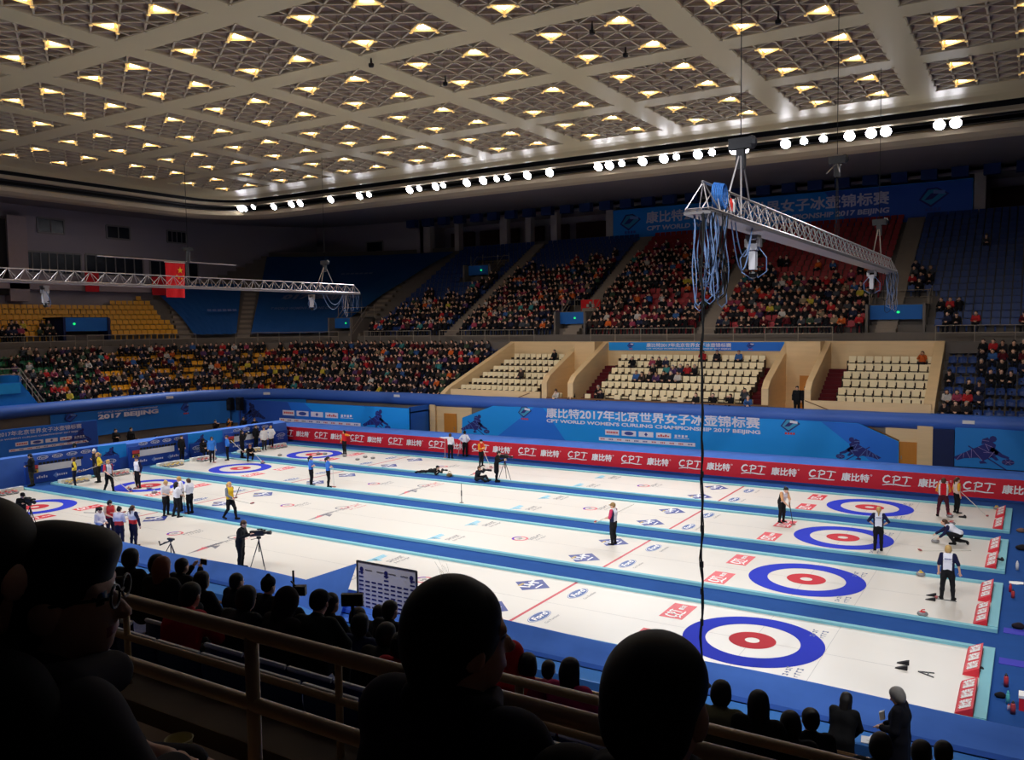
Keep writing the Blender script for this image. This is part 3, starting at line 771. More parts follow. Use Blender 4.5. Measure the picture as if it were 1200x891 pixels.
# red end boards with white lettering, two per sheet
M_cptboard = mat('end_board_red', (214, 44, 58), 0.55)
for k in range(4):
    y = k*PITCH
    for s, nm in ((-1, 'nearer'), (1, 'farther')):
        b = MB(); y0 = y+(-2.12 if s < 0 else 0.28); y1 = y0+1.85
        vs = [(5.28, y0, 0.03), (5.28, y1, 0.03), (4.93, y1, 0.03), (4.93, y0, 0.03), (5.28, y0, 0.26), (5.28, y1, 0.26), (4.96, y1, 0.10), (4.96, y0, 0.10)]
        b.add(vs, [(0, 3, 2, 1), (4, 5, 6, 7), (0, 1, 5, 4), (2, 3, 7, 6), (1, 2, 6, 5), (0, 4, 7, 3)], 0)
        o = b.build('end_board', M_cptboard, loc=(5.1, y0, 0.0)); tag(o, 'red foam end board lettered in white, %s of the two on the %s sheet' % (nm, sheetn[k]), 'board', 'red end boards behind the right hand hacks')
        tx = MB(); n = V3((-0.16, 0, 0.32)); n /= np.linalg.norm(n); vv = V3((-0.32, 0, -0.16)); vv /= np.linalg.norm(vv); 
        for q in range(3):
            tx.text('康比特', (5.235, y0+0.10+0.59*q, 0.245), (0, 1, 0), vv, 0.26, w=0.46, m=0, bold=0.04, lift=0.006)
        tx.build('lettering', M_white, o, loc=(5.1, y0, 0.0))
    # pale end boards at the left
    for s, nm in ((-1, 'nearer'), (1, 'farther')):
        y0 = y+(-2.1 if s < 0 else 0.3)
        o = MB().box(IX0+0.02, IX0+0.30, y0, y0+1.8, 0.03, 0.24).build('end_board', mat('white_foam', (226, 224, 216), 0.7), loc=(IX0+.15, y0, 0.03))
        tag(o, 'white foam end board at the left end of the %s sheet, %s half' % (sheetn[k], nm), 'board', 'white end boards at the left end')
        lo = MB()
        for q in range(3): disc(lo, IX0+0.16, y0+0.35+0.55*q, 0.07, 0.2, 0.242, 0, 16)
        lo.build('oval_print', M_ford, o, loc=(IX0+.15, y0, 0.03))
# ================================================================== boards, banners and barriers
M_board = mat('board_red', (204, 24, 44), 0.5, noise=0.05, scale=0.5)
M_navyboard = mat('board_blue_base', (24, 56, 128), 0.6)
M_cloth = mat('royal_blue_cloth', (80, 124, 212), 0.85, spec=0.15, noise=0.18, scale=1.2, bump=0.25)
M_bblue = mat('banner_bright_blue', (6, 142, 226), 0.6, noise=0.05, scale=0.3)
M_bblue2 = mat('banner_mid_blue', (24, 108, 212), 0.6, noise=0.05, scale=0.3)
M_bblue3 = mat('banner_deep_blue', (36, 82, 178), 0.6, noise=0.05, scale=0.3)
M_print = mat('print_dark_blue', (30, 34, 112), 0.6)
M_paleline = mat('print_pale_line', (108, 140, 206), 0.6)
M_lilac = mat('print_lilac_white', (222, 218, 232), 0.6, noise=0.02)
M_redmark = mat('print_red_mark', (200, 60, 60), 0.6)
M_bluemark = mat('print_blue_mark', (50, 70, 150), 0.6)
YBRD = 22.9
bd = MB(); bd.box(-42.75, 10.5, YBRD, YBRD+0.09, 0.10, 1.06, 0); bd.box(-42.75, 10.5, YBRD-0.01, YBRD+0.1, 0.0, 0.10, 1)
board = bd.build('advertising_board', [M_board, M_navyboard], loc=(-16, YBRD, 0))
tag(board, 'long red advertising board lettered in white behind the farthest sheet', 'advertising board')
for k in range(15):
    lm = MB(); x0 = -42.5+3.535*k
    brush_cpt(lm, (x0, YBRD, 0.32), V3((1, 0, 0)), V3((0, 0, 1)), 0.52, 0, w=1.35, lift=0.012)
    lm.text('康比特', (x0+1.62, YBRD, 0.40), (1, 0, 0), (0, 0, 1), 0.40, w=1.28, bold=0.035, shear=0.08, lift=0.012)
    lm.text('®', (x0+2.98, YBRD, 0.72), (1, 0, 0), (0, 0, 1), 0.09, lift=0.012)
    lm.build('lettering', M_white, board, loc=(-16, YBRD, 0))
# cloth covered barrier ledge behind the board
def wavy(mb, pts0, pts1, rows, amp, seed, m=0):
    """cloth sheet between two polylines of equal length"""
    r = random.Random(seed); n = len(pts0); vs = []
    for j in range(rows+1):
        t = j/rows
        for i in range(n):
            p = V3(pts0[i])*(1-t)+V3(pts1[i])*t
            w_ = amp*math.sin(PI*min(1, t*1.0))*(math.sin(i*0.9+3*t+seed)+0.6*math.sin(i*0.37-5*t))
            vs.append(p+V3((0, 0, w_)))
    mb.add(vs, [(j*n+i, j*n+i+1, (j+1)*n+i+1, (j+1)*n+i) for j in range(rows) for i in range(n-1)], m)
xs_ = np.linspace(-42.7, 11, 70)
cl = MB(); wavy(cl, [(x, YBRD+0.10, 1.05) for x in xs_], [(x, YBRD+0.75, 1.24+0.02*math.sin(x*2)) for x in xs_], 3, 0.02, 3)
wavy(cl, [(x, YBRD+0.75, 1.24+0.02*math.sin(x*2)) for x in xs_], [(x, YBRD+1.6, 1.22) for x in xs_], 3, 0.015, 5); wavy(cl, [(x, YBRD+1.6, 1.22) for x in xs_], [(x, YBRD+1.7, 0.0) for x in xs_], 2, 0.0, 7)
tag(cl.build('cloth_cover', M_cloth, smooth=True, loc=(-16, YBRD+0.8, 0)), 'blue cloth draped over the barrier ledge behind the long red board', 'cloth')

CURL = dict(
 body=[[(0, 520), (130, 450), (215, 400), (330, 340), (420, 285), (372, 300), (380, 225), (450, 195), (500, 250), (560, 300), (545, 370), (600, 400), (575, 450), (480, 500), (400, 545), (330, 505), (240, 515), (150, 525), (60, 560)],
       [(500, 330), (560, 360), (640, 430), (730, 470), (725, 500), (630, 480), (560, 440), (480, 390)],
       [(345, 560), (400, 540), (455, 580), (360, 592)], [(480, 470), (560, 470), (600, 520), (560, 530)]],
 head=(520, 215, 48), stone=(715, 545, 82, 46), broom=((200, 335), (740, 690)),
 lines=[((45, 560), (120, 455)), ((140, 520), (145, 450)), ((180, 420), (230, 520)), ((245, 380), (245, 510)), ((260, 390), (390, 545)), ((330, 345), (480, 420)), ((420, 290), (470, 390)), ((380, 240), (470, 250)), ((430, 300), (520, 340)), ((400, 420), (520, 420)), ((470, 500), (540, 400))])
def curler_print(mb, o, u, v, h, flip=False, md=0, ml=1, lift=0.01):
    o, u, v = V3(o), V3(u), V3(v); n = np.cross(u, v); s = h/560.0
    def P(x, y, l=0): 
        xx = (830-x) if flip else x
        return o+u*(xx*s)+v*((720-y)*s)+n*(lift+l)
    for pl in CURL['body']:
        pts = [P(*q) for q in pl]; mb.poly(pts if not flip else pts[::-1], md)
    cx, cy_, r = CURL['head']; mb.poly([P(cx+r*math.cos(a), cy_+r*math.sin(a), 0.001) for a in np.linspace(0, 2*PI, 9)[:-1]], md)
    cx, cy_, rx, ry = CURL['stone']; mb.poly([P(cx+rx*math.cos(a), cy_+ry*math.sin(a), 0.001) for a in np.linspace(0, 2*PI, 13)[:-1]], md)
    mb.bar(P(*CURL['broom'][0], .002), P(*CURL['broom'][1], .002), 0.05*h/1.6, 0.002, md, up=n)
    mb.bar(P(700, 695, .002), P(830, 680, .002), 0.06*h/1.6, 0.002, md, up=n)
    for a, b in CURL['lines']: mb.bar(P(*a, .004), P(*b, .004), 0.018*h/1.6, 0.001, ml, up=n)
    for a in np.linspace(0, PI, 4)[:-1]: mb.bar(P(715+80*math.cos(a), 545+44*math.sin(a), .004), P(715-80*math.cos(a), 545-44*math.sin(a), .004), 0.012*h/1.6, 0.001, ml, up=n)
def emblem(mb, o, u, v, h, lift=0.01, md=0, mt=1, mw=2, mr=3):
    """diamond badge with a stone, a white block and a small red line of print"""
    o, u, v = V3(o), V3(u), V3(v); n = np.cross(u, v)
    def P(x, y, l=0): return o+u*(x*h)+v*(y*h)+n*(lift+l)
    mb.poly([P(0.05, 0.55), (P(0.5, 0.22)), P(1.15, 0.72), P(0.72, 1.0), P(0.35, 0.98)], md)
    mb.poly([P(0.14, 0.56, .003), P(0.5, 0.32, .003), P(1.05, 0.72, .003), P(0.70, 0.94, .003), P(0.40, 0.92, .003)], mt)
    mb.poly([P(0.25, 0.52, .006), P(0.55, 0.55, .006), P(0.85, 0.80, .006), P(0.5, 0.78, .006)], md)
    mb.poly([P(0.58, 0.76, .008), P(1.0, 0.72, .008), P(1.0, 0.86, .008), P(0.58, 0.9, .008)], mw)
    for k in range(4): mb.poly([P(0.3+0.15*k, 0.08, .003), P(0.41+0.15*k, 0.08, .003), P(0.41+0.15*k, 0.2, .003), P(0.3+0.15*k, 0.2, .003)], mr)
def sponsor_box(mb, o, u, v, w, h, kind, lift=0.01, mw=0, mr=1, mb_=2, mg=3):
    o, u, v = V3(o), V3(u), V3(v); n = np.cross(u, v)
    def Q(x0, x1, y0, y1, m, l): mb.poly([o+u*(w*x0)+v*(h*y0)+n*(lift+l), o+u*(w*x1)+v*(h*y0)+n*(lift+l), o+u*(w*x1)+v*(h*y1)+n*(lift+l), o+u*(w*x0)+v*(h*y1)+n*(lift+l)], m)
    if kind != 4: Q(0, 1, 0, 1, mw, 0)
    if kind == 0: 
        for k in range(6): Q(0.1+0.14*k, 0.2+0.14*k, 0.3, 0.7, mr, .003)
    elif kind == 1: mb.poly([o+u*(w*(0.5+0.33*math.cos(a)))+v*(h*(0.5+0.36*math.sin(a)))+n*(lift+.003) for a in np.linspace(0, 2*PI, 17)[:-1]], mb_)
    elif kind == 2: 
        mb.poly([o+u*(w*x)+v*(h*y)+n*(lift+.003) for x, y in ((0.38, 0.5), (0.5, 0.12), (0.62, 0.5), (0.5, 0.88))], mb_)
    elif kind == 3:
        for k in range(5): Q(0.12+0.16*k, 0.24+0.16*k, 0.25, 0.5+0.2*(k % 2), mr, .003)
    elif kind == 4:
        for k in range(4): Q(0.05+0.23*k, 0.2+0.23*k, 0.3+0.1*(k % 2), 0.8, mw, .003)
        Q(0.0, 1.0, 0.1, 0.2, mw, .003)
def sponsor_strip(mb, o, u, v, w, h, n):
    o, u, v = V3(o), V3(u), V3(v)
    nn = np.cross(u, v); mb.poly([o+nn*.01, o+u*w+nn*.01, o+u*w+v*h+nn*.01, o+v*h+nn*.01], 0)
    r = random.Random(4)
    for k in range(n):
        x = w*(k+0.2)/n; ww = w*0.55/n; m = [1, 2, 3][r.randint(0, 2)]
        for q in range(3): 
            a = o+u*(x+ww*q/3)+v*(h*0.3)+nn*.014; mb.poly([a, a+u*ww*0.22, a+u*ww*0.22+v*h*0.4, a+v*h*0.4], m)
TITLE = '康比特2017年北京世界女子冰壶锦标赛'; ENG = "CPT WORLD WOMEN'S CURLING CHAMPIONSHIP 2017 BEIJING"
U, V = V3((1, 0, 0)), V3((0, 0, 1))
# ---- main banner below the timber block
YM = 27.2
bn = MB(); out = [(-28.7, 0.45), (0.12, 0.45), (0.10, 1.98), (-1.95, 2.86), (-25.7, 2.98), (-28.6, 1.93)]
bn.prism([(x, YM, z) for x, z in out], (0, 0.06, 0), 0)
def zone(pts, m, l=0.004): bn.poly([(x, YM-l, z) for x, z in pts], m)
zone([(-26.0, 0.5), (-20.0, 0.5), (-21.9, 2.9), (-22.6, 2.94)], 1)
zone([(-3.9, 2.85), (-1.95, 2.84), (0.06, 1.96), (0.08, 0.5), (-0.9, 0.5)], 1)
banner = bn.build('banner', [M_bblue, M_bblue2], loc=(-14, YM, 0.45)); tag(banner, 'wide bright blue event banner with white lettering below the blue tube', 'banner')
lm = MB(); lm.text(TITLE, (-21.65, YM, 2.28), U, V, 0.66, w=14.3, bold=0.03, lift=0.012); lm.text(ENG, (-21.65, YM, 1.88), U, V, 0.30, w=14.35, bold=0.035, lift=0.012)
lm.build('lettering', M_lilac, banner, loc=(-14, YM, 0.45))
lm = MB()
for k in range(5): sponsor_box(lm, (-17.3+1.17*k, YM, 1.36), U, V, 0.98, 0.33, k)
sponsor_strip(lm, (-17.75, YM, 0.96), U, V, 6.5, 0.22, 11)
lm.build('sponsor_panel', [M_lilac, M_redmark, M_bluemark, M_grey], banner, loc=(-14, YM, 0.45))
for x in (-23.95, -6.2):
    lm = MB(); emblem(lm, (x, YM, 1.95), U, V, 1.0); lm.build('emblem', [M_print, mat('emblem_teal', (60, 150, 190), 0.6), M_lilac, M_redmark], banner, loc=(-14, YM, 0.45))
lm = MB(); curler_print(lm, (-28.75, YM, 0.50), U, V, 1.75); lm.build('figure_print', [M_print, M_paleline], banner, loc=(-14, YM, 0.45))
lm = MB(); curler_print(lm, (-3.2, YM, 0.45), U, V, 1.65, True); lm.build('figure_print', [M_print, M_paleline], banner, loc=(-14, YM, 0.45))
# ---- right hand banner and navy pillar
pl = MB().box(1.75, 2.75, 27.15, 27.5, 0, 2.75); struct('trim_navy_pillar', pl, M_navy)
bn = MB().box(2.78, 11, YM, YM+0.06, 0.85, 2.9)
b2 = bn.build('banner', mat('banner_sky_blue', (24, 124, 204), 0.6, noise=0.12, scale=0.3), loc=(7, YM, 0.85)); tag(b2, 'blue banner with a dark sliding curler figure at the right edge', 'banner')
lm = MB(); curler_print(lm, (2.7, YM, 0.62), U, V, 1.95); lm.build('figure_print', [M_print, mat('print_pink_line', (150, 130, 180), 0.6)], b2, loc=(7, YM, 0.85))
# ---- boxed banner to the left
x1 = -31.7
yF = None
for q in np.linspace(24.7, 27.0, 60):
    if onx(480, 490, x1)[1] <= q: yF = q; break
yF = yF or 25.3
yF = min(max(yF, 25.0), 26.3)
bn = MB(); bn.box(-50.2, x1, yF, yF+0.08, 0.3, 2.68, 0); bn.box(x1-0.08, x1, yF, 27.3, 0.3, 2.75, 1); bn.box(-50.2, x1, yF+0.08, 27.3, 2.3, 2.4, 2)
bn.poly([(-44.0, yF-.004, 2.66), (-31.75, yF-.004, 2.66), (-31.75, yF-.004, 0.4), (-42.6, yF-.004, 0.4)], 1); bn.poly([(-42.2, yF-.006, 2.66), (-31.75, yF-.006, 2.66), (-31.75, yF-.006, 0.4), (-35.2, yF-.006, 0.4), (-40.9, yF-.006, 1.8)], 3)
b3 = bn.build('banner', [M_bblue3, M_bblue2, M_navyboard, M_bblue], loc=(-41, yF, 0.3)); tag(b3, 'boxed blue banner with two rows of sponsor marks left of the wooden door', 'banner')
lm = MB()
for k in range(5): sponsor_box(lm, (-44.6+1.55*k, yF, 1.62), U, V, 1.3, 0.40, k)
sponsor_strip(lm, (-45.0, yF, 1.10), U, V, 8.6, 0.27, 11)
lm.build('sponsor_panel', [M_lilac, M_redmark, M_bluemark, M_grey], b3, loc=(-41, yF, 0.3))
lm = MB(); curler_print(lm, (-36.2, yF, 0.6), U, V, 1.9); lm.build('figure_print', [M_print, M_bblue2], b3, loc=(-41, yF, 0.3))
lm = MB(); curler_print(lm, (-49.4, yF, 0.6), U, V, 1.9, True); lm.build('figure_print', [mat('print_darker_blue', (24, 32, 84), 0.6), M_bblue3], b3, loc=(-41, yF, 0.3))
# ---- banner wrapped round the corner under the tube
def corner_banner(s0, s1, z0, z1, d=-0.14, n=24):
    m = MB(); pts = [at(d, s)[0] for s in np.linspace(s0, s1, n+1)]
    vs = [(x, y, z0) for x, y in pts]+[(x, y, z1) for x, y in pts]
    m.add(vs, [(i, i+1, n+2+i, n+1+i) for i in range(n)], 0); return m
s_left = TR*PI/2
def s_of_y(y): return s_left+(TC[1]-y)
m = corner_banner(5.5, s_of_y(11.0), 0.75, 2.62)
cbn = m.build('banner', mat('corner_banner_blue', (26, 118, 214), 0.6, noise=0.22, scale=0.22), loc=(TX, 16, 0.75)); tag(cbn, 'blue banner reading 2017 BEIJING wrapped round the far left corner', 'banner')
lm = MB(); XL = TX+0.21
lm.text('2017 BEIJING', (XL, 14.5, 1.86), (0, 1, 0), V, 0.44, w=5.05, bold=0.05, lift=0.012)
lm.text("CPT WORLD WOMEN'S CURLING CHAMPIONSHIP", (XL, 14.5, 2.38), (0, 1, 0), V, 0.13, w=5.0, bold=0.01, lift=0.012)
lm.build('lettering', M_lilac, cbn, loc=(TX, 16, 0.75))
lm = MB(); emblem(lm, (XL, 11.9, 1.75), V3((0, 1, 0)), V, 0.9); lm.build('emblem', [M_print, M_bblue3, M_paleline, M_redmark], cbn, loc=(TX, 16, 0.75)); lm = MB(); (X, Y), nn = at(-0.16, 11.4); emblem(lm, (X, Y, 1.6), V3((nn[1]*1, -nn[0], 0))*1.0, V, 1.0)
lm.build('emblem', [M_print, M_bblue3, M_paleline, M_redmark], cbn, loc=(TX, 16, 0.75))
# streaked lighter banner closing the gap to the boxed one
m = corner_banner(0.6, 5.4, 0.4, 2.7); 
tag(m.build('banner', mat('streaked_banner', (16, 112, 180), 0.6, noise=0.3, scale=0.5), loc=(-48, 26, 0.4)), 'plain streaked blue banner in the corner behind the hanging loudspeakers', 'banner')
# free standing press board at the far left
XB = -48.0
m = MB(); m.box(XB-0.1, XB, 2.5, 11.6, 0.55, 2.45, 0); m.poly([(XB+.004, 8.9, 0.6), (XB+.004, 11.55, 0.6), (XB+.004, 11.55, 2.42), (XB+.004, 9.8, 2.42)], 1); m.box(XB-0.5, XB-0.1, 2.7, 2.8, 0, 2.2, 1); m.box(XB-0.5, XB-.1, 11.3, 11.4, 0, 2.2, 1); m.box(XB-.1, XB, 2.5, 11.6, 0, .55, 1)
pb = m.build('press_board', [M_bblue2, M_bblue3], loc=(XB, 7, 0)); tag(pb, 'large blue press board with white event title at the far left', 'board')
lm = MB(); lm.text(TITLE, (XB, 3.95, 2.02), (0, 1, 0), V, 0.30, w=6.5, bold=0.02, lift=0.01); lm.text(ENG, (XB, 4.1, 1.76), (0, 1, 0), V, 0.13, w=6.35, bold=0.02, lift=0.01); lm.build('lettering', M_lilac, pb, loc=(XB, 7, 0))
lm = MB()
for k in range(5): sponsor_box(lm, (XB, 6.1+0.95*k, 1.33), V3((0, 1, 0)), V, 0.8, 0.24, k)
sponsor_strip(lm, (XB, 5.7, 1.02), V3((0, 1, 0)), V, 5.2, 0.16, 10); lm.build('sponsor_panel', [M_lilac, M_redmark, M_bluemark, M_grey], pb, loc=(XB, 7, 0))
lm = MB(); curler_print(lm, (XB, 9.4, 0.8), V3((0, 1, 0)), V, 1.2); lm.build('figure_print', [M_print, M_bblue3], pb, loc=(XB, 7, 0))
# brown floor strip behind the left barrier
struct('floor_strip', MB().box(-52.5, -42.0, -2, 26.0, -0.018, 0.012), mat('brown_rubber_floor', (104, 80, 58), 0.8))
# ---- barrier and scoreboards along the left end
XS = -41.35
m = MB()
ysb = np.linspace(-4.0, 22.6, 60)
wavy(m, [(XS-0.10, y, 0.0) for y in ysb], [(XS-0.25, y, 1.50+0.06*math.sin(y*.5)) for y in ysb], 3, 0.0, 2); wavy(m, [(XS-0.25, y, 1.50+0.06*math.sin(y*.5)) for y in ysb], [(XS-0.95, y, 1.56) for y in ysb], 2, 0.01, 4); wavy(m, [(XS-0.95, y, 1.56) for y in ysb], [(XS-1.0, y, 0) for y in ysb], 1, 0.0, 4)
tag(m.build('cloth_barrier', M_cloth, smooth=True, loc=(XS, 9, 0)), 'blue cloth covered barrier along the left end of the rink', 'barrier')
M_panelblue = mat('scoreboard_blue', (26, 72, 168), 0.55, noise=0.06); M_black2 = mat('print_black', (22, 22, 26), 0.6); M_yel = mat('print_yellow', (222, 176, 40), 0.6)
M_strip = mat('score_strip_white', (224, 222, 224), 0.6)
ss = 'nearest', 'middle', 'farthest'
for k, (ya, yb) in enumerate(((3.0, 7.3), (9.3, 13.6), (16.6, 20.9))):
    t = thing('scoreboard', 'blue curling scoreboard with white score strip at the left end, %s of the three' % ss[k], 'scoreboard', (XS+0.2, (ya+yb)/2, 0), group='scoreboards at the left end')
    b = MB(); x = XS+0.12
    b.prism([(x, ya, 0.05), (x, yb, 0.05), (x, yb, 1.3), (x, ya, 1.3)], (0.1, 0, 0)); b.prism([(x, ya+0.6, 1.3), (x, yb, 1.3), (x, yb, 1.62), (x, ya+2.0, 1.62)], (0.08, 0, 0)); b.build('panel', M_panelblue, t)
    xs2 = x+0.115; uy = V3((0, 1, 0))
    s_ = MB(); s_.box(xs2, xs2+.02, ya+0.25, yb-1.1, 0.64, 1.02); s_.build('score_strip', M_strip, t)
    n_ = MB()
    for q in range(12): n_.box(xs2+.005, xs2+.024, ya+0.75+0.22*q, ya+0.91+0.22*q, 1.04, 1.17)
    n_.build('end_numbers', M_black2, t)
    p_ = MB(); p_.box(xs2+.021, xs2+.03, ya+0.2, ya+0.7, 0.62, 0.80, 0); p_.box(xs2+.021, xs2+.03, ya+0.2, ya+0.7, 0.80, 0.86, 1); p_.box(xs2+.021, xs2+.03, ya+0.2, ya+0.7, 0.86, 1.06, 2); p_.box(xs2+.03, xs2+.034, ya+0.3, ya+0.6, 0.64, 0.78, 1)
    p_.build('team_plates', [M_yel, M_black2, M_redmark], t)
    l_ = MB()
    for q in range(4):
        yy = ya+1.0+0.85*q; l_.poly([(xs2-.02, yy+0.32*math.cos(a), 1.42+0.11*math.sin(a)) for a in np.linspace(0, 2*PI, 19)[:-1]], 0); l_.poly([(xs2-.015, yy+0.28*math.cos(a), 1.42+0.085*math.sin(a)) for a in np.linspace(0, 2*PI, 19)[:-1]], 1)
        l_.text('Ford', (xs2-.015, yy-0.2, 1.36), uy, V, 0.12, w=0.4, m=0, shear=.25, bold=.02, lift=.006)
    for q in range(3):
        yy = ya+0.9+1.15*q; l_.text('tissot'[:0] or 'n', (xs2-.02, yy, 0.30), uy, V, 0.001, lift=0.0) if False else None
        for e in range(5): l_.box(xs2, xs2+.006, yy-0.3+0.13*e, yy-0.22+0.13*e, 0.28, 0.38+0.05*((e*q+e) % 2), 0)
        l_.poly([(xs2+.004, yy+0.62, 0.33), (xs2+.004, yy+0.82, 0.17), (xs2+.004, yy+1.02, 0.33), (xs2+.004, yy+0.82, 0.49)], 2)
    l_.build('sponsor_print', [M_lilac, M_ford, M_paleline], t)
    # small blue print panel right of each scoreboard with the oval mark
    q_ = MB().box(x, x+0.1, yb+0.15, yb+1.35, 0.05, 0.95); o = q_.build('oval_panel', M_panelblue, t)
    l_ = MB(); yy = yb+0.72; l_.poly([(x+.106, yy+0.42*math.cos(a), 0.62+0.15*math.sin(a)) for a in np.linspace(0, 2*PI, 19)[:-1]], 0); l_.poly([(x+.111, yy+0.37*math.cos(a), 0.62+0.12*math.sin(a)) for a in np.linspace(0, 2*PI, 19)[:-1]], 1); l_.text('Ford', (x+.111, yy-0.26, 0.54), uy, V, .16, w=.52, m=0, shear=.25, bold=.02, lift=.006); l_.text('Go Further', (x+.1, yy-0.3, 0.32), uy, V, .09, w=.6, m=0, lift=.008)
    l_.build('oval_print', [M_lilac, M_ford], o, loc=tuple(t['_o']))
# bright blue print panels between the scoreboards
for k, (ya, yb) in enumerate(((7.2, 9.25), (13.75, 16.5))):
    x = XS-0.05; m = MB(); m.prism([(x, ya, 0.55), (x, yb, 0.75), (x, yb, 1.55), (x, ya, 1.60)], (0.1, 0, 0))
    o = m.build('print_panel', [M_bblue], loc=(x, (ya+yb)/2, 0.5)); tag(o, 'bright blue panel with a dark curler print, %s pair of scoreboards' % ('between the nearer' if k == 0 else 'between the farther'), 'panel')
    lm = MB(); curler_print(lm, (x+.1, ya+0.35, 0.62), V3((0, 1, 0)), V, 0.85); lm.build('figure_print', [M_print, M_bblue2], o, loc=(x, (ya+yb)/2, 0.5))
# ---- title banner high on the far wall and the one behind the timber block seats
yW = WY-0.15
m = MB(); m.box(-27.2, 2.05, yW, yW+0.05, 16.05, 18.95, 0); m.poly([(-6.5, yW-.004, 16.1), (2.0, yW-.004, 16.1), (2.0, yW-.004, 18.9), (-8.5, yW-.004, 18.9)], 1)
bt = m.build('banner', [mat('dim_banner_blue', (20, 126, 214), 0.7, noise=0.1, scale=0.2), M_bblue3], loc=(-12, yW, 16)); tag(bt, 'long blue title banner hung high on the far wall below the ceiling', 'banner')
lm = MB(); lm.text(TITLE, (-23.9, yW, 17.55), U, V, 1.0, w=20.2, bold=.03, lift=.02); lm.text(ENG, (-23.9, yW, 16.75), U, V, 0.55, w=20.2, bold=.035, shear=.12, lift=.02); lm.build('lettering', mat('print_lilac_dim', (205, 200, 220), 0.7), bt, loc=(-12, yW, 16))
for x in (-26.6, -1.7): lm = MB(); emblem(lm, (x, yW, 16.6), U, V, 1.9); lm.build('emblem', [M_print, mat('emblem_dim_teal', (40, 130, 180), 0.7), M_paleline, M_bluemark], bt, loc=(-12, yW, 16))
yV = 33.15
m = MB(); m.box(-19.8, -7.45, yV-0.03, yV, 6.62, 7.2, 0); m.poly([(-11.9, yV-.034, 6.63), (-7.5, yV-.034, 6.63), (-7.5, yV-.034, 7.19), (-12.3, yV-.034, 7.19)], 1)
bv = m.build('banner', [M_bblue, M_bblue2], loc=(-13.6, yV, 6.6)); tag(bv, 'narrow blue title banner behind the top row of cream seats', 'banner')
lm = MB(); lm.text(TITLE, (-16.9, yV-.03, 6.86), U, V, .27, w=6.0, bold=.03, lift=.012); lm.text(ENG, (-16.9, yV-.03, 6.68), U, V, .12, w=6.0, bold=.03, lift=.012); lm.build('lettering', M_lilac, bv, loc=(-13.6, yV, 6.6))
for x in (-18.4, -9.9): lm = MB(); emblem(lm, (x, yV-.03, 6.66), U, V, .5); lm.build('emblem', [M_print, M_bblue3, M_lilac, M_redmark], bv, loc=(-13.6, yV, 6.6))

# ---- covers stretched over the corner seating
def cover(s0, s1, k0, k1, name, label, texts):
    m = MB(); n = 14; vs = []; kk = k1-k0
    for j in range(kk+1):
        d = 7.1+0.8*(k0+j); z = 7.75+0.45*(k0+j)+0.32
        for i in range(n+1):
            (x, y), _ = at(d, s0(j/kk)+(s1(j/kk)-s0(j/kk))*i/n); 
            x = max(x, WX+0.05); vs.append((x, y, z+0.03*math.sin(i*2.1+j)))
    m.add(vs, [(j*(n+1)+i, j*(n+1)+i+1, (j+1)*(n+1)+i+1, (j+1)*(n+1)+i) for j in range(kk) for i in range(n)], 0)
    o = m.build('seat_cover', mat('seat_cover_blue', (14, 76, 140), 0.8, noise=0.16, scale=0.3), loc=vs[0]); tag(o, label, 'cover')
    return o, vs[0]
o, l0 = cover(lambda t: 2.3-2.0*t, lambda t: 6.5, 0, 18, 'c', 'wide dark blue cover printed 2017 BEIJING over the corner seats', None)
def slope_text(o, l0, txt, s_c, k, w, h, m, **kw):
    # lettering lying up the slope, centred at arc position s_c and row k
    d = 7.1+0.8*k; (x, y), nn = at(d, s_c); n3 = V3((nn[0], nn[1], 0)); u_ = V3((nn[1], -nn[0], 0)); v_ = n3*0.8+V3((0, 0, 0.45)); v_ /= np.linalg.norm(v_)
    lm = MB(); c = V3((x, y, 7.75+0.45*k+0.40)); lm.text(txt, c-u_*w/2, u_, v_, h, w=w, lift=0.10, **kw)
    return lm.build('lettering', m, o, loc=l0)
M_dimprint = mat('print_dim_lilac', (104, 112, 158), 0.7)
slope_text(o, l0, '2017 BEIJING', 4.0, 6.6, 9.5, 1.3, M_dimprint, bold=.05, shear=.1); slope_text(o, l0, "CPT WORLD WOMEN'S CURLING CHAMPIONSHIP", 4.2, 4.6, 8.5, 0.5, M_dimprint, bold=.02)
d = 7.1+0.8*13
lm = MB(); (x, y), nn = at(d, 3.2); u_ = V3((nn[1], -nn[0], 0)); v_ = V3((nn[0]*.8, nn[1]*.8, .45)); v_ /= np.linalg.norm(v_)
for k in range(7): lm.obox(V3((x, y, 7.75+.45*13+.42))+u_*(k*0.5-1.5), u_*0.18, v_*0.12, (0, 0, .02))
lm.build('small_print', M_dimprint, o, loc=l0)
lm = MB(); (x, y), nn = at(7.1+0.6, 3.4); u_ = V3((nn[1], -nn[0], 0)); v_ = V3((nn[0]*.8, nn[1]*.8, .45)); v_ /= np.linalg.norm(v_); curler_print(lm, V3((x, y, 8.2))-u_*1.5, u_, v_, 2.2, lift=.1); lm.build('figure_print', [M_navy, M_navy], o, loc=l0)
o, l0 = cover(lambda t: 7.2, lambda t: 9.2+1.2*t, 0, 11, 'c', 'smaller dark blue cover with a faint emblem over the corner seats beside the yellow ones', None)
lm = MB(); (x, y), nn = at(7.1+2.6, 8.5); u_ = V3((nn[1], -nn[0], 0)); v_ = V3((nn[0]*.8, nn[1]*.8, .45)); v_ /= np.linalg.norm(v_); emblem(lm, V3((x, y, 7.75+1.4))-u_*1.3, u_, v_, 2.2, lift=.1)
for k in range(6): lm.obox(V3((x, y, 10.1))+u_*(0.2+k*0.45)+v_*0.4, u_*0.17, v_*0.16, (0, 0, .02), 2)
lm.build('emblem', [M_navy, mat('seat_cover_blue2', (18, 70, 132), .8), M_dimprint, M_dimprint], o, loc=l0)

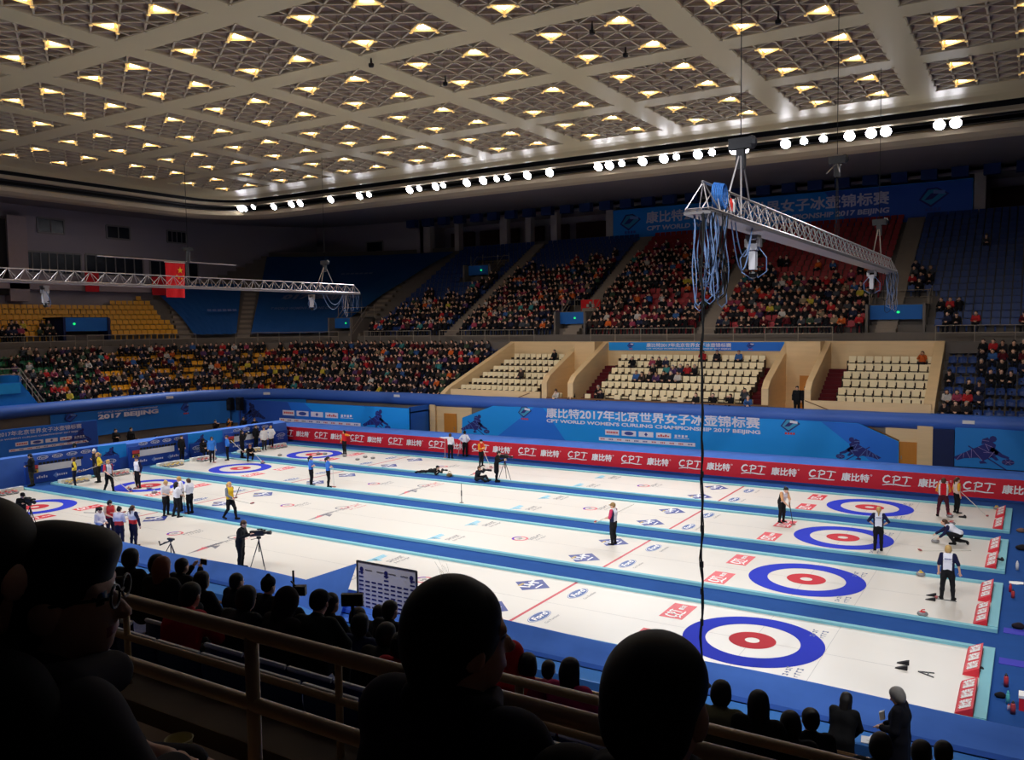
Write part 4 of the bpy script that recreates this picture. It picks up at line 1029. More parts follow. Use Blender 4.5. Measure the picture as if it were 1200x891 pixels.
# ---- near side : cloth over the barrier, pale blue ledge, stand front
xs_ = np.linspace(-32, 9.5, 80)
m = MB()
wavy(m, [(x, -2.35, 0.03) for x in xs_], [(x, -4.55, 0.30) for x in xs_], 2, 0.0, 1)
wavy(m, [(x, -4.55, 0.30) for x in xs_], [(x, -4.7, 1.18+0.03*math.sin(x*.8)) for x in xs_], 2, 0.02, 3)
wavy(m, [(x, -4.7, 1.18+0.03*math.sin(x*.8)) for x in xs_], [(x, -5.12, 0.76) for x in xs_], 4, 0.05, 6)
wavy(m, [(x, -5.12, 0.76) for x in xs_], [(x, -5.14, 0.66) for x in xs_], 1, 0.0, 6)
tag(m.build('cloth_cover', M_cloth, smooth=True, loc=(-10, -4.7, 0.03)), 'wrinkled blue cloth draped over the near side barrier in front of the crowd', 'cloth')
# loose cloth lying on the floor past the end of the nearest sheet
m = MB(); xs_ = np.linspace(5.75, 9.5, 24)
wavy(m, [(x, -2.3-0.15*math.sin(x*1.4), 0.02) for x in xs_], [(x, -4.5, 0.32) for x in xs_], 8, 0.05, 12)
tag(m.build('loose_cloth', M_cloth, smooth=True, loc=(7.5, -3, 0.02)), 'loose folded blue cloth on the floor past the end of the nearest sheet', 'cloth')
M_pale = mat('pale_blue_board', (70, 134, 210), 0.6)
m = MB(); m.box(-32, 9.5, -5.75, -5.16, 0.0, 0.64); tag(m.build('ledge', M_pale, loc=(-10, -5.4, 0)), 'pale blue ledge board behind the near side cloth', 'ledge')
M_brass = mat('brown_tube_rail', (104, 78, 52), 0.4, metal=0.4)
m = MB()
for zz in (1.05, 0.62): m.tube([(-32, -7.05, zz), (11, -7.05, zz)], 0.035, 6)
for x in np.arange(-31.4, 11, 1.6): m.tube([(x, -7.05, 0.0), (x, -7.05, 1.05)], 0.03, 6)
tag(m.build('front_rail', M_brass, loc=(-10, -7.05, 0.0)), 'brown tube rail on posts along the front of the near stand', 'railing')
# ================================================================== figures : smooth blended bodies meshed by surface nets
def surface_nets(D, org, h):
    S = D < 0
    nx, ny, nz = S.shape
    c = np.zeros((nx-1, ny-1, nz-1), np.uint8)
    for i in (0, 1):
        for j in (0, 1):
            for k in (0, 1): c += S[i:nx-1+i, j:ny-1+j, k:nz-1+k]
    act = (c > 0) & (c < 8)
    idx = np.full(act.shape, -1, np.int64); ii = np.argwhere(act); idx[act] = np.arange(len(ii))
    acc = np.zeros((len(ii), 3)); cnt = np.zeros(len(ii))
    I, J, K = ii[:, 0], ii[:, 1], ii[:, 2]
    corners = [(a, b, d) for a in (0, 1) for b in (0, 1) for d in (0, 1)]
    for p in corners:
        for axx in range(3):
            if p[axx] == 1: continue
            q = list(p); q[axx] = 1
            d0 = D[I+p[0], J+p[1], K+p[2]]; d1 = D[I+q[0], J+q[1], K+q[2]]
            m = (d0 < 0) != (d1 < 0)
            t = np.where(m, d0/(d0-d1+1e-12), 0)
            pos = np.stack([p[0]+0*t, p[1]+0*t, p[2]+0*t], 1).astype(float); pos[:, axx] += t
            acc[m] += pos[m]; cnt[m] += 1
    V = (acc/cnt[:, None]+ii)*h+org
    F = []
    for axx in range(3):
        s0 = [slice(None)]*3; s1 = [slice(None)]*3
        s0[axx] = slice(0, -1); s1[axx] = slice(1, None)
        a, b = S[tuple(s0)], S[tuple(s1)]
        e = np.argwhere(a != b)
        u, v = (axx+1) % 3, (axx+2) % 3
        e = e[(e[:, u] > 0) & (e[:, v] > 0) & (e[:, u] < S.shape[u]-1) & (e[:, v] < S.shape[v]-1)]
        if not len(e): continue
        def cell(du, dv):
            q = e.copy(); q[:, u] += du; q[:, v] += dv; return idx[q[:, 0], q[:, 1], q[:, 2]]
        quad = np.stack([cell(-1, -1), cell(0, -1), cell(0, 0), cell(-1, 0)], 1)
        fl = S[e[:, 0], e[:, 1], e[:, 2]]
        quad[~fl] = quad[~fl][:, ::-1]
        F.append(quad)
    F = np.concatenate(F) if F else np.zeros((0, 4), int)
    return V, F[(F >= 0).all(1)]
def prim_dist(P, pr):
    if pr[0] == 'c':
        _, a, b, ra, rb = pr[:5]; ba = b-a; L2 = ba@ba+1e-12
        t = np.clip(((P-a)@ba)/L2, 0, 1)
        return np.linalg.norm(P-a-t[..., None]*ba, axis=-1)-(ra+(rb-ra)*t)
    _, c, r, R_ = pr[:4]
    q = (P-c)
    if R_ is not None: q = q@R_
    k0 = np.linalg.norm(q/r, axis=-1); k1 = np.linalg.norm(q/(r*r), axis=-1)
    return np.where(k1 > 1e-9, k0*(k0-1)/np.maximum(k1, 1e-9), -min(r))
def cap(a, b, ra, rb=None, tag='', k=None): return ('c', V3(a), V3(b), ra, rb if rb is not None else ra, tag, k)
def ell(c, r, R_=None, tag='', k=None): return ('e', V3(c), V3(r), R_, tag, k)
def ptag(p): return p[5] if p[0] == 'c' else p[4]
def pk(p): return p[6] if p[0] == 'c' else p[5]
def pbox(p, m):
    if p[0] == 'c':
        r = max(p[3], p[4])+m; return np.minimum(p[1], p[2])-r, np.maximum(p[1], p[2])+r
    r = max(p[2])+m; return p[1]-r, p[1]+r
def sdf_mesh(prims, h, k=0.03, inflate=0.0, cut=None):
    """union of blended primitives; returns V, F and the tag of the nearest primitive per vertex"""
    m = k+inflate+2.5*h
    bx = [pbox(p, m) for p in prims]
    lo = np.min([b[0] for b in bx], 0); hi = np.max([b[1] for b in bx], 0)
    n = np.ceil((hi-lo)/h).astype(int)+1
    D = np.full(tuple(n), 9.0)
    for p, (a, b) in zip(prims, bx):
        i0 = np.maximum(0, np.floor((a-lo)/h).astype(int)); i1 = np.minimum(n, np.ceil((b-lo)/h).astype(int)+1)
        g = np.stack(np.meshgrid(*[lo[q]+h*np.arange(i0[q], i1[q]) for q in range(3)], indexing='ij'), -1)
        d = prim_dist(g, p)-inflate
        sl = tuple(slice(i0[q], i1[q]) for q in range(3)); o = D[sl]
        kk = pk(p) if pk(p) is not None else k
        if kk < 0:      # subtract
            kk = -kk; hh = np.clip(0.5-0.5*(o+d)/kk, 0, 1); D[sl] = o*(1-hh)+(-d)*hh+kk*hh*(1-hh); continue
        hh = np.clip(0.5+0.5*(o-d)/kk, 0, 1); D[sl] = o*(1-hh)+d*hh-kk*hh*(1-hh)
    if cut is not None:
        g = np.stack(np.meshgrid(*[lo[q]+h*np.arange(n[q]) for q in range(3)], indexing='ij'), -1)
        D = np.maximum(D, cut(g))
    V, F = surface_nets(D, lo, h)
    dist = np.stack([prim_dist(V, p) if (pk(p) is None or pk(p) >= 0) else np.full(len(V), 9.) for p in prims], 1)
    T = np.array([ptag(p) for p in prims], object)[np.argmin(dist, 1)]
    return V, F, T
def np_mesh(name, V, F, mats, mi=None, smooth=True):
    me = bpy.data.meshes.new(name)
    me.vertices.add(len(V)); me.vertices.foreach_set('co', np.asarray(V, np.float32).ravel())
    k = F.shape[1]
    me.loops.add(F.size); me.loops.foreach_set('vertex_index', F.ravel().astype(np.int32))
    me.polygons.add(len(F)); me.polygons.foreach_set('loop_start', np.arange(0, F.size, k, dtype=np.int32)); 
    me.polygons.foreach_set('loop_total', np.full(len(F), k, np.int32))
    for m in (mats if isinstance(mats, (list, tuple)) else [mats]): me.materials.append(m)
    if mi is not None: me.polygons.foreach_set('material_index', np.asarray(mi, np.int32))
    me.polygons.foreach_set('use_smooth', np.full(len(F), smooth))
    me.update(calc_edges=True); me.validate()
    return me
# ---- skeleton : x right, y forward, z up; positions in metres
def stand(**kw):
    s = dict(hip=(0, 0, 0.90), chest=(0, 0.0, 1.24), neck=(0, 0.0, 1.40), head=(0, 0.025, 1.53), yaw=0.0, pitch=0.0,
             shL=(-0.165, 0, 1.36), shR=(0.165, 0, 1.36), elL=(-0.24, -0.03, 1.09), elR=(0.24, -0.03, 1.09), wrL=(-0.23, 0.10, 0.87), wrR=(0.23, 0.10, 0.87),
             hpL=(-0.085, 0, 0.88), hpR=(0.085, 0, 0.88), knL=(-0.10, 0.03, 0.48), knR=(0.10, 0.03, 0.48), anL=(-0.11, -0.01, 0.09), anR=(0.11, -0.01, 0.09),
             toL=(-0.13, 0.15, 0.035), toR=(0.13, 0.15, 0.035), handL=None, handR=None)
    s.update(kw); return s
def hand_prims(w, d, side, curl=0.5, tagname='skin'):
    """palm, four bent fingers and a thumb from the wrist w along direction d"""
    w, d = V3(w), V3(d); d = d/np.linalg.norm(d)
    ref = V3((0, 0, 1)) if abs(d[2]) < 0.8 else V3((0, 1, 0))
    sx = np.cross(d, ref); sx /= np.linalg.norm(sx); nz = np.cross(sx, d)
    P = [cap(w, w+d*0.075, 0.022, 0.026, tagname, 0.015)]
    base = w+d*0.085
    for i, L in enumerate((0.062, 0.072, 0.068, 0.052)):
        o = base+sx*(-0.033+0.022*i); b = o+d*L*0.55-nz*L*0.25*curl; t = b+d*L*0.5*(1-curl)-nz*L*0.55*curl
        P.append(cap(o, b, 0.0095, 0.009, tagname, 0.006)); P.append(cap(b, t, 0.009, 0.0075, tagname, 0.004))
    o = w+d*0.03+sx*0.028*side; b = o+d*0.035+sx*0.03*side-nz*0.015; P.append(cap(o, b, 0.012, 0.010, tagname, 0.01)); P.append(cap(b, b+d*0.03-nz*0.01, 0.010, 0.008, tagname, 0.005))
    return P
def rotz(a): c, s = math.cos(a), math.sin(a); return np.array([[c, -s, 0], [s, c, 0], [0, 0, 1]])
def rotx(a): c, s = math.cos(a), math.sin(a); return np.array([[1, 0, 0], [0, c, -s], [0, s, c]])
def head_prims(c, yaw, pitch, sc=1.0):
    c = V3(c); R_ = rotz(yaw)@rotx(pitch)
    def q(x, y, z): return c+R_@(V3((x, y, z))*sc)
    P = [ell(q(0, -0.012, 0.028), V3((0.074, 0.094, 0.088))*sc, R_, 'skin', .02), ell(q(0, 0.022, -0.045), V3((0.056, 0.066, 0.066))*sc, R_, 'skin', 0.03),
         ell(q(0, 0.05, -0.088), V3((0.026, 0.026, 0.022))*sc, R_, 'skin', 0.025),
         cap(q(0, 0.083, 0.0), q(0, 0.102, -0.034), 0.008*sc, 0.014*sc, 'skin', 0.012),
         cap(q(-0.022, 0.079, -0.062), q(0.022, 0.079, -0.062), 0.008*sc, 0.008*sc, 'lip', 0.008),
         cap(q(-0.05, 0.068, 0.022), q(0.05, 0.068, 0.022), 0.010*sc, 0.010*sc, 'skin', 0.015)]
    for s in (-1, 1):
        P.append(ell(q(s*0.078, -0.008, -0.012), V3((0.012, 0.026, 0.034))*sc, R_, 'skin', 0.01))
        P.append(ell(q(s*0.030, 0.070, 0.004), V3((0.013, 0.012, 0.009))*sc, R_, 'eye', 0.006))
    return P, q, R_
def hair_prims(q, R_, style, sc=1.0):
    P = [ell(q(0, -0.022, 0.045), V3((0.084, 0.098, 0.082))*sc, R_, 'hair', .02), ell(q(0, -0.055, -0.005), V3((0.076, 0.062, 0.075))*sc, R_, 'hair', .03)]
    if style == 'long':
        P += [cap(q(0, -0.075, -0.02), q(0, -0.085, -0.20), 0.075*sc, 0.055*sc, 'hair', .04), cap(q(-0.06, -0.02, 0.0), q(-0.07, -0.03, -0.15), 0.03*sc, 0.025*sc, 'hair', .03), cap(q(0.06, -0.02, 0.0), q(0.07, -0.03, -0.15), 0.03*sc, 0.025*sc, 'hair', .03)]
    elif style == 'pony':
        P += [cap(q(0, -0.11, 0.03), q(0, -0.155, -0.01), 0.028*sc, 0.036*sc, 'hair', .02), cap(q(0, -0.155, -0.01), q(0, -0.15, -0.19), 0.036*sc, 0.014*sc, 'hair', .03)]
    elif style == 'bun':
        P += [ell(q(0, -0.09, 0.085), V3((0.045, 0.045, 0.042))*sc, R_, 'hair', .015)]
    elif style == 'bob':
        P += [ell(q(0, -0.03, -0.02), V3((0.092, 0.08, 0.10))*sc, R_, 'hair', .03)]
    elif style == 'cap':
        P = [ell(q(0, -0.012, 0.05), V3((0.088, 0.102, 0.08))*sc, R_, 'hair', .02), ell(q(0, 0.10, 0.035), V3((0.07, 0.07, 0.012))*sc, R_, 'hair', .015), ell(q(0, -0.05, 0.0), V3((0.077, 0.06, 0.06))*sc, R_, 'hair', .02)]
    elif style == 'beanie':
        P = [ell(q(0, -0.015, 0.06), V3((0.09, 0.104, 0.09))*sc, R_, 'hair', .02), ell(q(0, -0.01, 0.155), V3((0.03, 0.03, 0.03))*sc, R_, 'hair', .01), ell(q(0, -0.05, 0.0), V3((0.078, 0.062, 0.06))*sc, R_, 'hair', .02)]
    elif style == 'hood':
        P = [ell(q(0, -0.03, 0.02), V3((0.11, 0.12, 0.14))*sc, R_, 'hair', .03), cap(q(0, -0.07, -0.06), q(0, -0.08, -0.13), 0.09*sc, 0.10*sc, 'hair', .05)]
    elif style == 'short': P += [ell(q(0, -0.062, -0.035), V3((0.068, 0.048, 0.055))*sc, R_, 'hair', .03)]
    elif style == 'bald': P = [ell(q(0, -0.06, -0.01), V3((0.074, 0.05, 0.06))*sc, R_, 'hair', .02)]
    return P
def body_sets(S, build=1.0, hcurl=0.6, sleeves='long'):
    """primitive sets for the skin body and for each garment"""
    A = {k: V3(v) for k, v in S.items() if isinstance(v, tuple)}
    hip, ch, nk = A['hip'], A['chest'], A['neck']; w = 0.062*build
    ax = A['shR']-A['shL']; ax = ax/np.linalg.norm(ax); hx = A['hpR']-A['hpL']; hx = hx/np.linalg.norm(hx)
    torso = []
    mid = (hip+ch)/2
    for s in (-1, 1):
        torso += [cap(hip+hx*s*w+V3((0, 0, .05)), mid+(hx+ax)*s*w/2, 0.098*build, 0.088*build, 'torso', .05), cap(mid+(hx+ax)*s*w/2, ch+ax*s*w*1.05, 0.088*build, 0.104*build, 'torso', .05),
                  cap(ch+ax*s*w*1.1, A['shR' if s > 0 else 'shL']*0.75+ch*0.25+V3((0, 0, .01)), 0.10*build, 0.062*build, 'torso', .05)]
    torso += [cap(ch+V3((0, 0, .06)), nk, 0.085*build, 0.052, 'torso', .05)]
    arms = []; lower = []
    for s, n in ((-1, 'L'), (1, 'R')):
        arms += [cap(A['sh'+n], A['el'+n], 0.050*build, 0.041*build, 'arm', .03)]; lower += [cap(A['el'+n], A['wr'+n], 0.040*build, 0.028, 'forearm', .03)]
    legs = []
    for s, n in ((-1, 'L'), (1, 'R')):
        legs += [cap(hip+hx*s*w*1.1+V3((0, 0, -.01)), A['hp'+n]*0.6+A['kn'+n]*0.4, 0.098*build, 0.078*build, 'leg', .04), cap(A['hp'+n]*0.6+A['kn'+n]*0.4, A['kn'+n], 0.078*build, 0.055, 'leg', .04),
                 cap(A['kn'+n], A['kn'+n]*0.6+A['an'+n]*0.4+V3((0, -.012, 0)), 0.054, 0.052, 'leg', .03), cap(A['kn'+n]*0.6+A['an'+n]*0.4+V3((0, -.012, 0)), A['an'+n], 0.052, 0.036, 'leg', .03)]
    feet = {n: [cap(A['an'+n]+V3((0, -.03, -.04)), A['to'+n], 0.042, 0.032, 'foot', .03), cap(A['an'+n], A['an'+n]+V3((0, -.02, -.03)), 0.038, 0.042, 'foot', .03)] for n in 'LR'}
    hands = []
    for s, n in ((-1, 'L'), (1, 'R')):
        d = S['hand'+n] if S.get('hand'+n) is not None else tuple(A['wr'+n]-A['el'+n])
        hands += hand_prims(A['wr'+n], d, -s, hcurl)
    hd, q, R_ = head_prims(S['head'], S['yaw'], S['pitch'])
    neck = [cap(nk+V3((0, 0, -.03)), V3(S['head'])+R_@V3((0, -0.02, -0.06)), 0.052, 0.048, 'skin', .03)]
    return dict(torso=torso, arms=arms, lower=lower, legs=legs, feet=feet, hands=hands, head=hd, neck=neck, q=q, R=R_, hip=hip, chest=ch)
SKINS = [(226, 178, 150), (214, 166, 136), (200, 150, 120), (232, 190, 164)]
def m_skin(i): return mat('skin_%d' % i, SKINS[i], 0.55, noise=0.04)
M_eye = mat('eye_dark', (40, 30, 28), 0.3); M_lip = mat('lip', (176, 96, 88), 0.5)
HAIRC = dict(black=(24, 20, 20), brown=(74, 48, 32), blonde=(196, 158, 96), grey=(150, 146, 142), white=(214, 210, 204), red=(120, 60, 34))
def m_hair(n): return mat('hair_'+n, HAIRC[n], 0.6, noise=0.15, scale=30)
def m_cloth(rgb): return mat('cloth_%d_%d_%d' % tuple(rgb), rgb, 0.85, spec=0.2, noise=0.10, scale=8)
_FIG = {}
def person_meshes(key, S, h, hair, build=1.0, sleeves='long', jacket_len=0.0, hcurl=0.6):
    k = (key, h, hair, build, sleeves, jacket_len)
    if k in _FIG: return _FIG[k]
    b = body_sets(S, build, hcurl)
    allp = b['torso']+b['legs']+b['arms']+b['lower']+b['feet']['L']+b['feet']['R']+b['neck']+b['head']+b['hands']
    out = dict(body=sdf_mesh(allp, h))
    jk = [p for p in b['torso']]+b['arms']
    if sleeves == 'long': jk += [('c', p[1], p[2]-(p[2]-p[1])*0.06, p[3], p[4]+0.004, 'forearm', p[6]) for p in b['lower']]
    if jacket_len:
        hx = 0.07
        for s in (-1, 1): jk.append(cap(b['hip']+V3((s*hx, 0, .02)), b['hip']+V3((s*hx, 0, -jacket_len)), 0.105*build, 0.11*build, 'torso', .05))
    out['jacket'] = sdf_mesh(jk, h, inflate=0.014)
    hip = [cap(b['hip']+V3((-.04, 0, .04)), b['hip']+V3((.04, 0, .04)), 0.095*build, None, 'leg', .04)]
    out['trousers'] = sdf_mesh(b['legs']+hip, h, inflate=0.012)
    out['shoeL'] = sdf_mesh(b['feet']['L'], h, inflate=0.008); out['shoeR'] = sdf_mesh(b['feet']['R'], h, inflate=0.008)
    out['hair'] = sdf_mesh(hair_prims(b['q'], b['R'], hair), h, inflate=0.004)
    _FIG[k] = out
    return out
def tri_mi(T, F, order, default=0): 
    t = T[F[:, 0]]; r = np.full(len(F), default)
    for i, names in enumerate(order):
        for n in names: r[t == n] = i
    return r
_ME = {}
def person(label, key, S, loc, rz, h=0.0125, hair='pony', hairc='black', skin=0, top=(230, 230, 235), sleeve=None, side=None, low=None, trousers=(24, 24, 28), shoes=(18, 18, 20),
           build=1.0, sleeves='long', jacket_len=0.0, scale=1.0, group=None, hcurl=0.6, numbers=None, hairrgb=None):
    F_ = person_meshes(key, S, h, hair, build, sleeves, jacket_len, hcurl)
    t = thing('person', label, 'person', loc, rz, group)
    t.scale = (scale,)*3
    def add(name, part, mats, mi=None, mk=None):
        kk = (key, h, hair, build, sleeves, jacket_len, part, mk)
        if kk not in _ME or mk is None:
            V, F, T = F_[part]; _ME[kk] = np_mesh(name, V, F, mats, mi(V, F, T) if mi else None)
        return link(name, _ME[kk], t)
    add('body', 'body', [m_skin(skin), M_eye, M_lip], lambda V, F, T: tri_mi(T, F, [[], ['eye'], ['lip']]), ('sk', skin))
    sl = sleeve or top; sd = side or top; lo = low or top
    hipz = S['hip'][2]; chz = S['chest'][2]
    def jm(V, F, T):
        t_ = T[F[:, 0]]; c = V[F[:, 0]]; r = np.zeros(len(F), int)
        r[(t_ == 'arm') | (t_ == 'forearm')] = 1
        tor = t_ == 'torso'
        if side: r[tor & (np.abs(c[:, 0]-S['hip'][0]) > 0.118)] = 2
        if low: r[tor & (c[:, 2] < hipz+(chz-hipz)*0.55)] = 3
        return r
    add('jacket', 'jacket', [m_cloth(top), m_cloth(sl), m_cloth(sd), m_cloth(lo)], jm, ('jk', tuple(top), tuple(sl), tuple(sd), tuple(lo), bool(side), bool(low)))
    add('trousers', 'trousers', [m_cloth(trousers)], None, ('tr', tuple(trousers)))
    add('shoe', 'shoeL', [m_cloth(shoes)], None, ('sl', tuple(shoes))); add('shoe', 'shoeR', [m_cloth(shoes)], None, ('sr', tuple(shoes)))
    nm = 'hat' if hair in ('cap', 'beanie') else ('hood' if hair == 'hood' else 'hair')
    add(nm, 'hair', [m_cloth(hairrgb) if hairrgb else m_hair(hairc)], None, ('hr', hairc, hairrgb))
    if numbers:
        lm = MB(); r = random.Random(hash(label) % 999)
        y = -0.135*build
        for k in range(numbers): lm.box(-0.09+0.19*k/numbers, -0.09+0.19*(k+.7)/numbers, S['chest'][1]+y-.006, S['chest'][1]+y+.01, S['chest'][2]+0.02, S['chest'][2]+0.045)
        lm.build('back_print', M_navylogo, t, local=True)
    return t
# poses ------------------------------------------------------------------------------------------------------------------
P_stand = stand()
P_relax = stand(elL=(-0.23, -0.05, 1.10), wrL=(-0.24, 0.02, 0.86), elR=(0.23, -0.05, 1.10), wrR=(0.24, 0.02, 0.86), knL=(-0.09, 0.02, .48), anL=(-0.09, -.03, .09), toL=(-.11, .13, .035))
P_fold = stand(elL=(-0.23, 0.04, 1.10), wrL=(-0.02, 0.17, 1.14), elR=(0.23, 0.04, 1.10), wrR=(0.03, 0.19, 1.10), handL=(1, 0.1, 0), handR=(-1, 0.1, 0))
P_hips = stand(elL=(-0.34, -0.06, 1.13), wrL=(-0.17, 0.05, 0.98), elR=(0.34, -0.06, 1.13), wrR=(0.17, 0.05, 0.98), handL=(.6, .3, -.3), handR=(-.6, .3, -.3))
P_walk = stand(hip=(0, 0.02, .89), knL=(-.09, .20, .50), anL=(-.10, .25, .10), toL=(-.11, .41, .06), knR=(.09, -.02, .47), anR=(.10, -.27, .14), toR=(.11, -.13, .05), elL=(-.23, -.14, 1.12), wrL=(-.22, -.02, .90), elR=(.23, .06, 1.12), wrR=(.15, .28, 1.0))
P_lean = stand(hip=(0, -.03, .89), chest=(0, .10, 1.20), neck=(0, .19, 1.33), head=(0, .25, 1.45), pitch=-0.35, shL=(-.165, .14, 1.30), shR=(.165, .14, 1.30), elL=(-.20, .24, 1.04), wrL=(-.08, .36, .86), elR=(.20, .24, 1.04), wrR=(.06, .40, .82))
P_shade = stand(elR=(.27, .12, 1.24), wrR=(.13, .17, 1.47), handR=(-.5, .1, .45), elL=(-.24, .03, 1.10), wrL=(-.13, .22, 1.05), pitch=-.1)
P_point = stand(elL=(-.42, .02, 1.34), wrL=(-.66, .06, 1.36), handL=(-1, 0, 0), elR=(.23, -.02, 1.10), wrR=(.17, .14, .92))
P_look = stand(pitch=-0.45, head=(0, .05, 1.52), elL=(-.22, .02, 1.10), wrL=(-.10, .22, 1.05), elR=(.22, .02, 1.10), wrR=(.10, .22, 1.02))
P_cam = stand(elL=(-.24, .08, 1.14), wrL=(-.10, .27, 1.36), handL=(.3, .5, .3), elR=(.24, .08, 1.14), wrR=(.09, .25, 1.38), handR=(-.3, .5, .3))
P_camlow = stand(chest=(0, .05, 1.22), neck=(0, .10, 1.37), head=(0, .15, 1.49), pitch=-.35, shL=(-.165, .07, 1.33), shR=(.165, .07, 1.33), elL=(-.23, .13, 1.08), wrL=(-.17, .38, 1.10), elR=(.23, .10, 1.08), wrR=(.14, .40, 1.18))
P_squat = stand(hip=(0, -.10, .42), chest=(0, .06, .72), neck=(0, .13, .86), head=(0, .18, .98), pitch=-.2, shL=(-.165, .10, .83), shR=(.165, .10, .83), elL=(-.24, .27, .68), wrL=(-.10, .42, .66), elR=(.24, .27, .68), wrR=(.10, .44, .64),
                hpL=(-.085, -.08, .40), hpR=(.085, -.08, .40), knL=(-.17, .28, .50), anL=(-.13, .06, .10), toL=(-.15, .21, .035), knR=(.17, .30, .44), anR=(.14, .0, .12), toR=(.15, .15, .035))
P_deliver = stand(hip=(0, -.16, .40), chest=(0, .14, .62), neck=(0, .30, .70), head=(0, .39, .80), pitch=.15, shL=(-.165, .24, .67), shR=(.165, .24, .67), elL=(-.21, .34, .42), wrL=(-.20, .50, .26), elR=(.16, .46, .45), wrR=(.06, .66, .32), handR=(0, .4, -.35),
                  hpL=(-.085, -.14, .38), hpR=(.085, -.14, .38), knL=(-.17, .22, .42), anL=(-.12, .02, .10), toL=(-.13, .17, .035), knR=(.12, .0, .14), anR=(.13, -.38, .12), toR=(.13, -.42, .04))
P_bendcam = stand(hip=(0, -.16, .86), chest=(0, .16, 1.04), neck=(0, .30, 1.08), head=(0, .40, 1.14), pitch=.1, shL=(-.165, .26, 1.06), shR=(.165, .26, 1.06), elL=(-.22, .36, .86), wrL=(-.12, .55, .98), elR=(.22, .36, .86), wrR=(.12, .57, .96), knL=(-.12, .06, .48), knR=(.14, .0, .47), anR=(.15, -.12, .09), toR=(.17, .03, .035))
P_seat = stand(hip=(0, -.02, .52), chest=(0, -.04, .84), neck=(0, -.02, .99), head=(0, .02, 1.12), shL=(-.165, -.03, .95), shR=(.165, -.03, .95), elL=(-.22, .08, .70), wrL=(-.08, .30, .66), elR=(.22, .08, .70), wrR=(.08, .30, .66), handL=(.6, .4, -.2), handR=(-.6, .4, -.2),
               hpL=(-.085, .03, .50), hpR=(.085, .03, .50), knL=(-.12, .42, .52), knR=(.12, .42, .52), anL=(-.12, .40, .10), anR=(.12, .40, .10), toL=(-.13, .55, .035), toR=(.13, .55, .035))
P_seatlean = stand(**{**P_seat, 'chest': (0, .06, .80), 'neck': (0, .13, .94), 'head': (0, .19, 1.06), 'shL': (-.165, .10, .90), 'shR': (.165, .10, .90), 'elL': (-.22, .26, .66), 'wrL': (-.05, .44, .62), 'elR': (.22, .26, .66), 'wrR': (.05, .46, .62), 'pitch': -.15})
P_seatphoto = stand(**{**P_seat, 'elL': (-.23, .12, .80), 'wrL': (-.09, .26, 1.04), 'elR': (.23, .12, .80), 'wrR': (.09, .26, 1.04), 'handL': (.2, .3, .4), 'handR': (-.2, .3, .4)})
P_floorsit = stand(hip=(0, -.05, .14), chest=(0, .02, .46), neck=(0, .07, .60), head=(0, .12, .72), shL=(-.165, .05, .56), shR=(.165, .05, .56), elL=(-.22, .22, .48), wrL=(-.10, .40, .60), handL=(.1, .4, .1), elR=(.22, .20, .46), wrR=(.06, .30, .62), hpL=(-.085, 0, .14), hpR=(.085, 0, .14),
                   knL=(-.22, .38, .28), anL=(-.10, .62, .08), toL=(-.12, .74, .10), knR=(.24, .34, .22), anR=(.12, .55, .07), toR=(.14, .68, .08))
P_prone = stand(hip=(0, -.35, .14), chest=(0, -.03, .20), neck=(0, .12, .30), head=(0, .20, .40), pitch=0.2, shL=(-.165, .06, .24), shR=(.165, .06, .24), elL=(-.26, .26, .05), wrL=(-.10, .44, .22), handL=(.1, .3, .1), elR=(.26, .26, .05), wrR=(.08, .42, .22), hpL=(-.085, -.38, .12), hpR=(.085, -.38, .12),
                knL=(-.12, -.80, .08), anL=(-.16, -1.2, .07), toL=(-.2, -1.33, .04), knR=(.14, -.80, .08), anR=(.24, -1.16, .09), toR=(.28, -1.28, .05))
# ================================================================== people and kit on the ice
def foot(x, y, z=0.0): p = onz(x, y, z); return (float(p[0]), float(p[1]), z)
M_bh = mat('broom_handle_pale', (206, 200, 190), 0.4); M_bk = mat('broom_handle_black', (28, 28, 32), 0.4); M_bhead = mat('broom_head', (150, 60, 60), 0.7); M_bpad = mat('broom_pad', (214, 208, 196), 0.8)
def broom(label, top, head, dark=False):
    top, head = V3(top), V3(head); d = (top-head); d /= np.linalg.norm(d)
    t = thing('curling_broom', label, 'broom', tuple(head))
    MB().tube([head+d*0.04, top], 0.016, 6).build('handle', M_bk if dark else M_bh, t)
    s = np.cross(d, V3((0, 0, 1))); s = s/np.linalg.norm(s) if np.linalg.norm(s) > .05 else V3((1, 0, 0)); f_ = np.cross(s, V3((0, 0, 1)))
    MB().obox(head+V3((0, 0, .045)), s*0.10, f_*0.04, (0, 0, .016)).build('head', M_bhead, t)
    MB().obox(head+V3((0, 0, .016)), s*0.095, f_*0.036, (0, 0, .014)).build('pad', M_bpad, t)
    return t
M_gran = mat('granite', (132, 130, 132), 0.25, spec=0.5, noise=0.25, scale=60); M_hy = mat('stone_handle_yellow', (222, 184, 44), 0.35); M_hr = mat('stone_handle_red', (204, 44, 48), 0.35); M_hg = mat('stone_handle_pale', (196, 196, 190), 0.35)
def make_stone(hm):
    t = thing('curling_stone', 'x', 'curling stone', (0, 0, 0))
    MB().lathe([(0.0, 0.0), (0.09, 0.0), (0.125, 0.022), (0.145, 0.050), (0.145, 0.075), (0.125, 0.103), (0.095, 0.115), (0.0, 0.117)], n=20).build('granite_body', M_gran, t, smooth=True, local=True)
    m = MB(); m.lathe([(0.0, 0.117), (0.085, 0.117), (0.08, 0.128), (0.0, 0.130)], n=16); m.tube([(-0.05, 0, .125), (-0.045, 0, .165), (-0.02, 0, .178), (0.07, 0, .172), (0.085, 0, .160)], 0.014, 8)
    m.build('handle', hm, t, smooth=True, local=True); return t
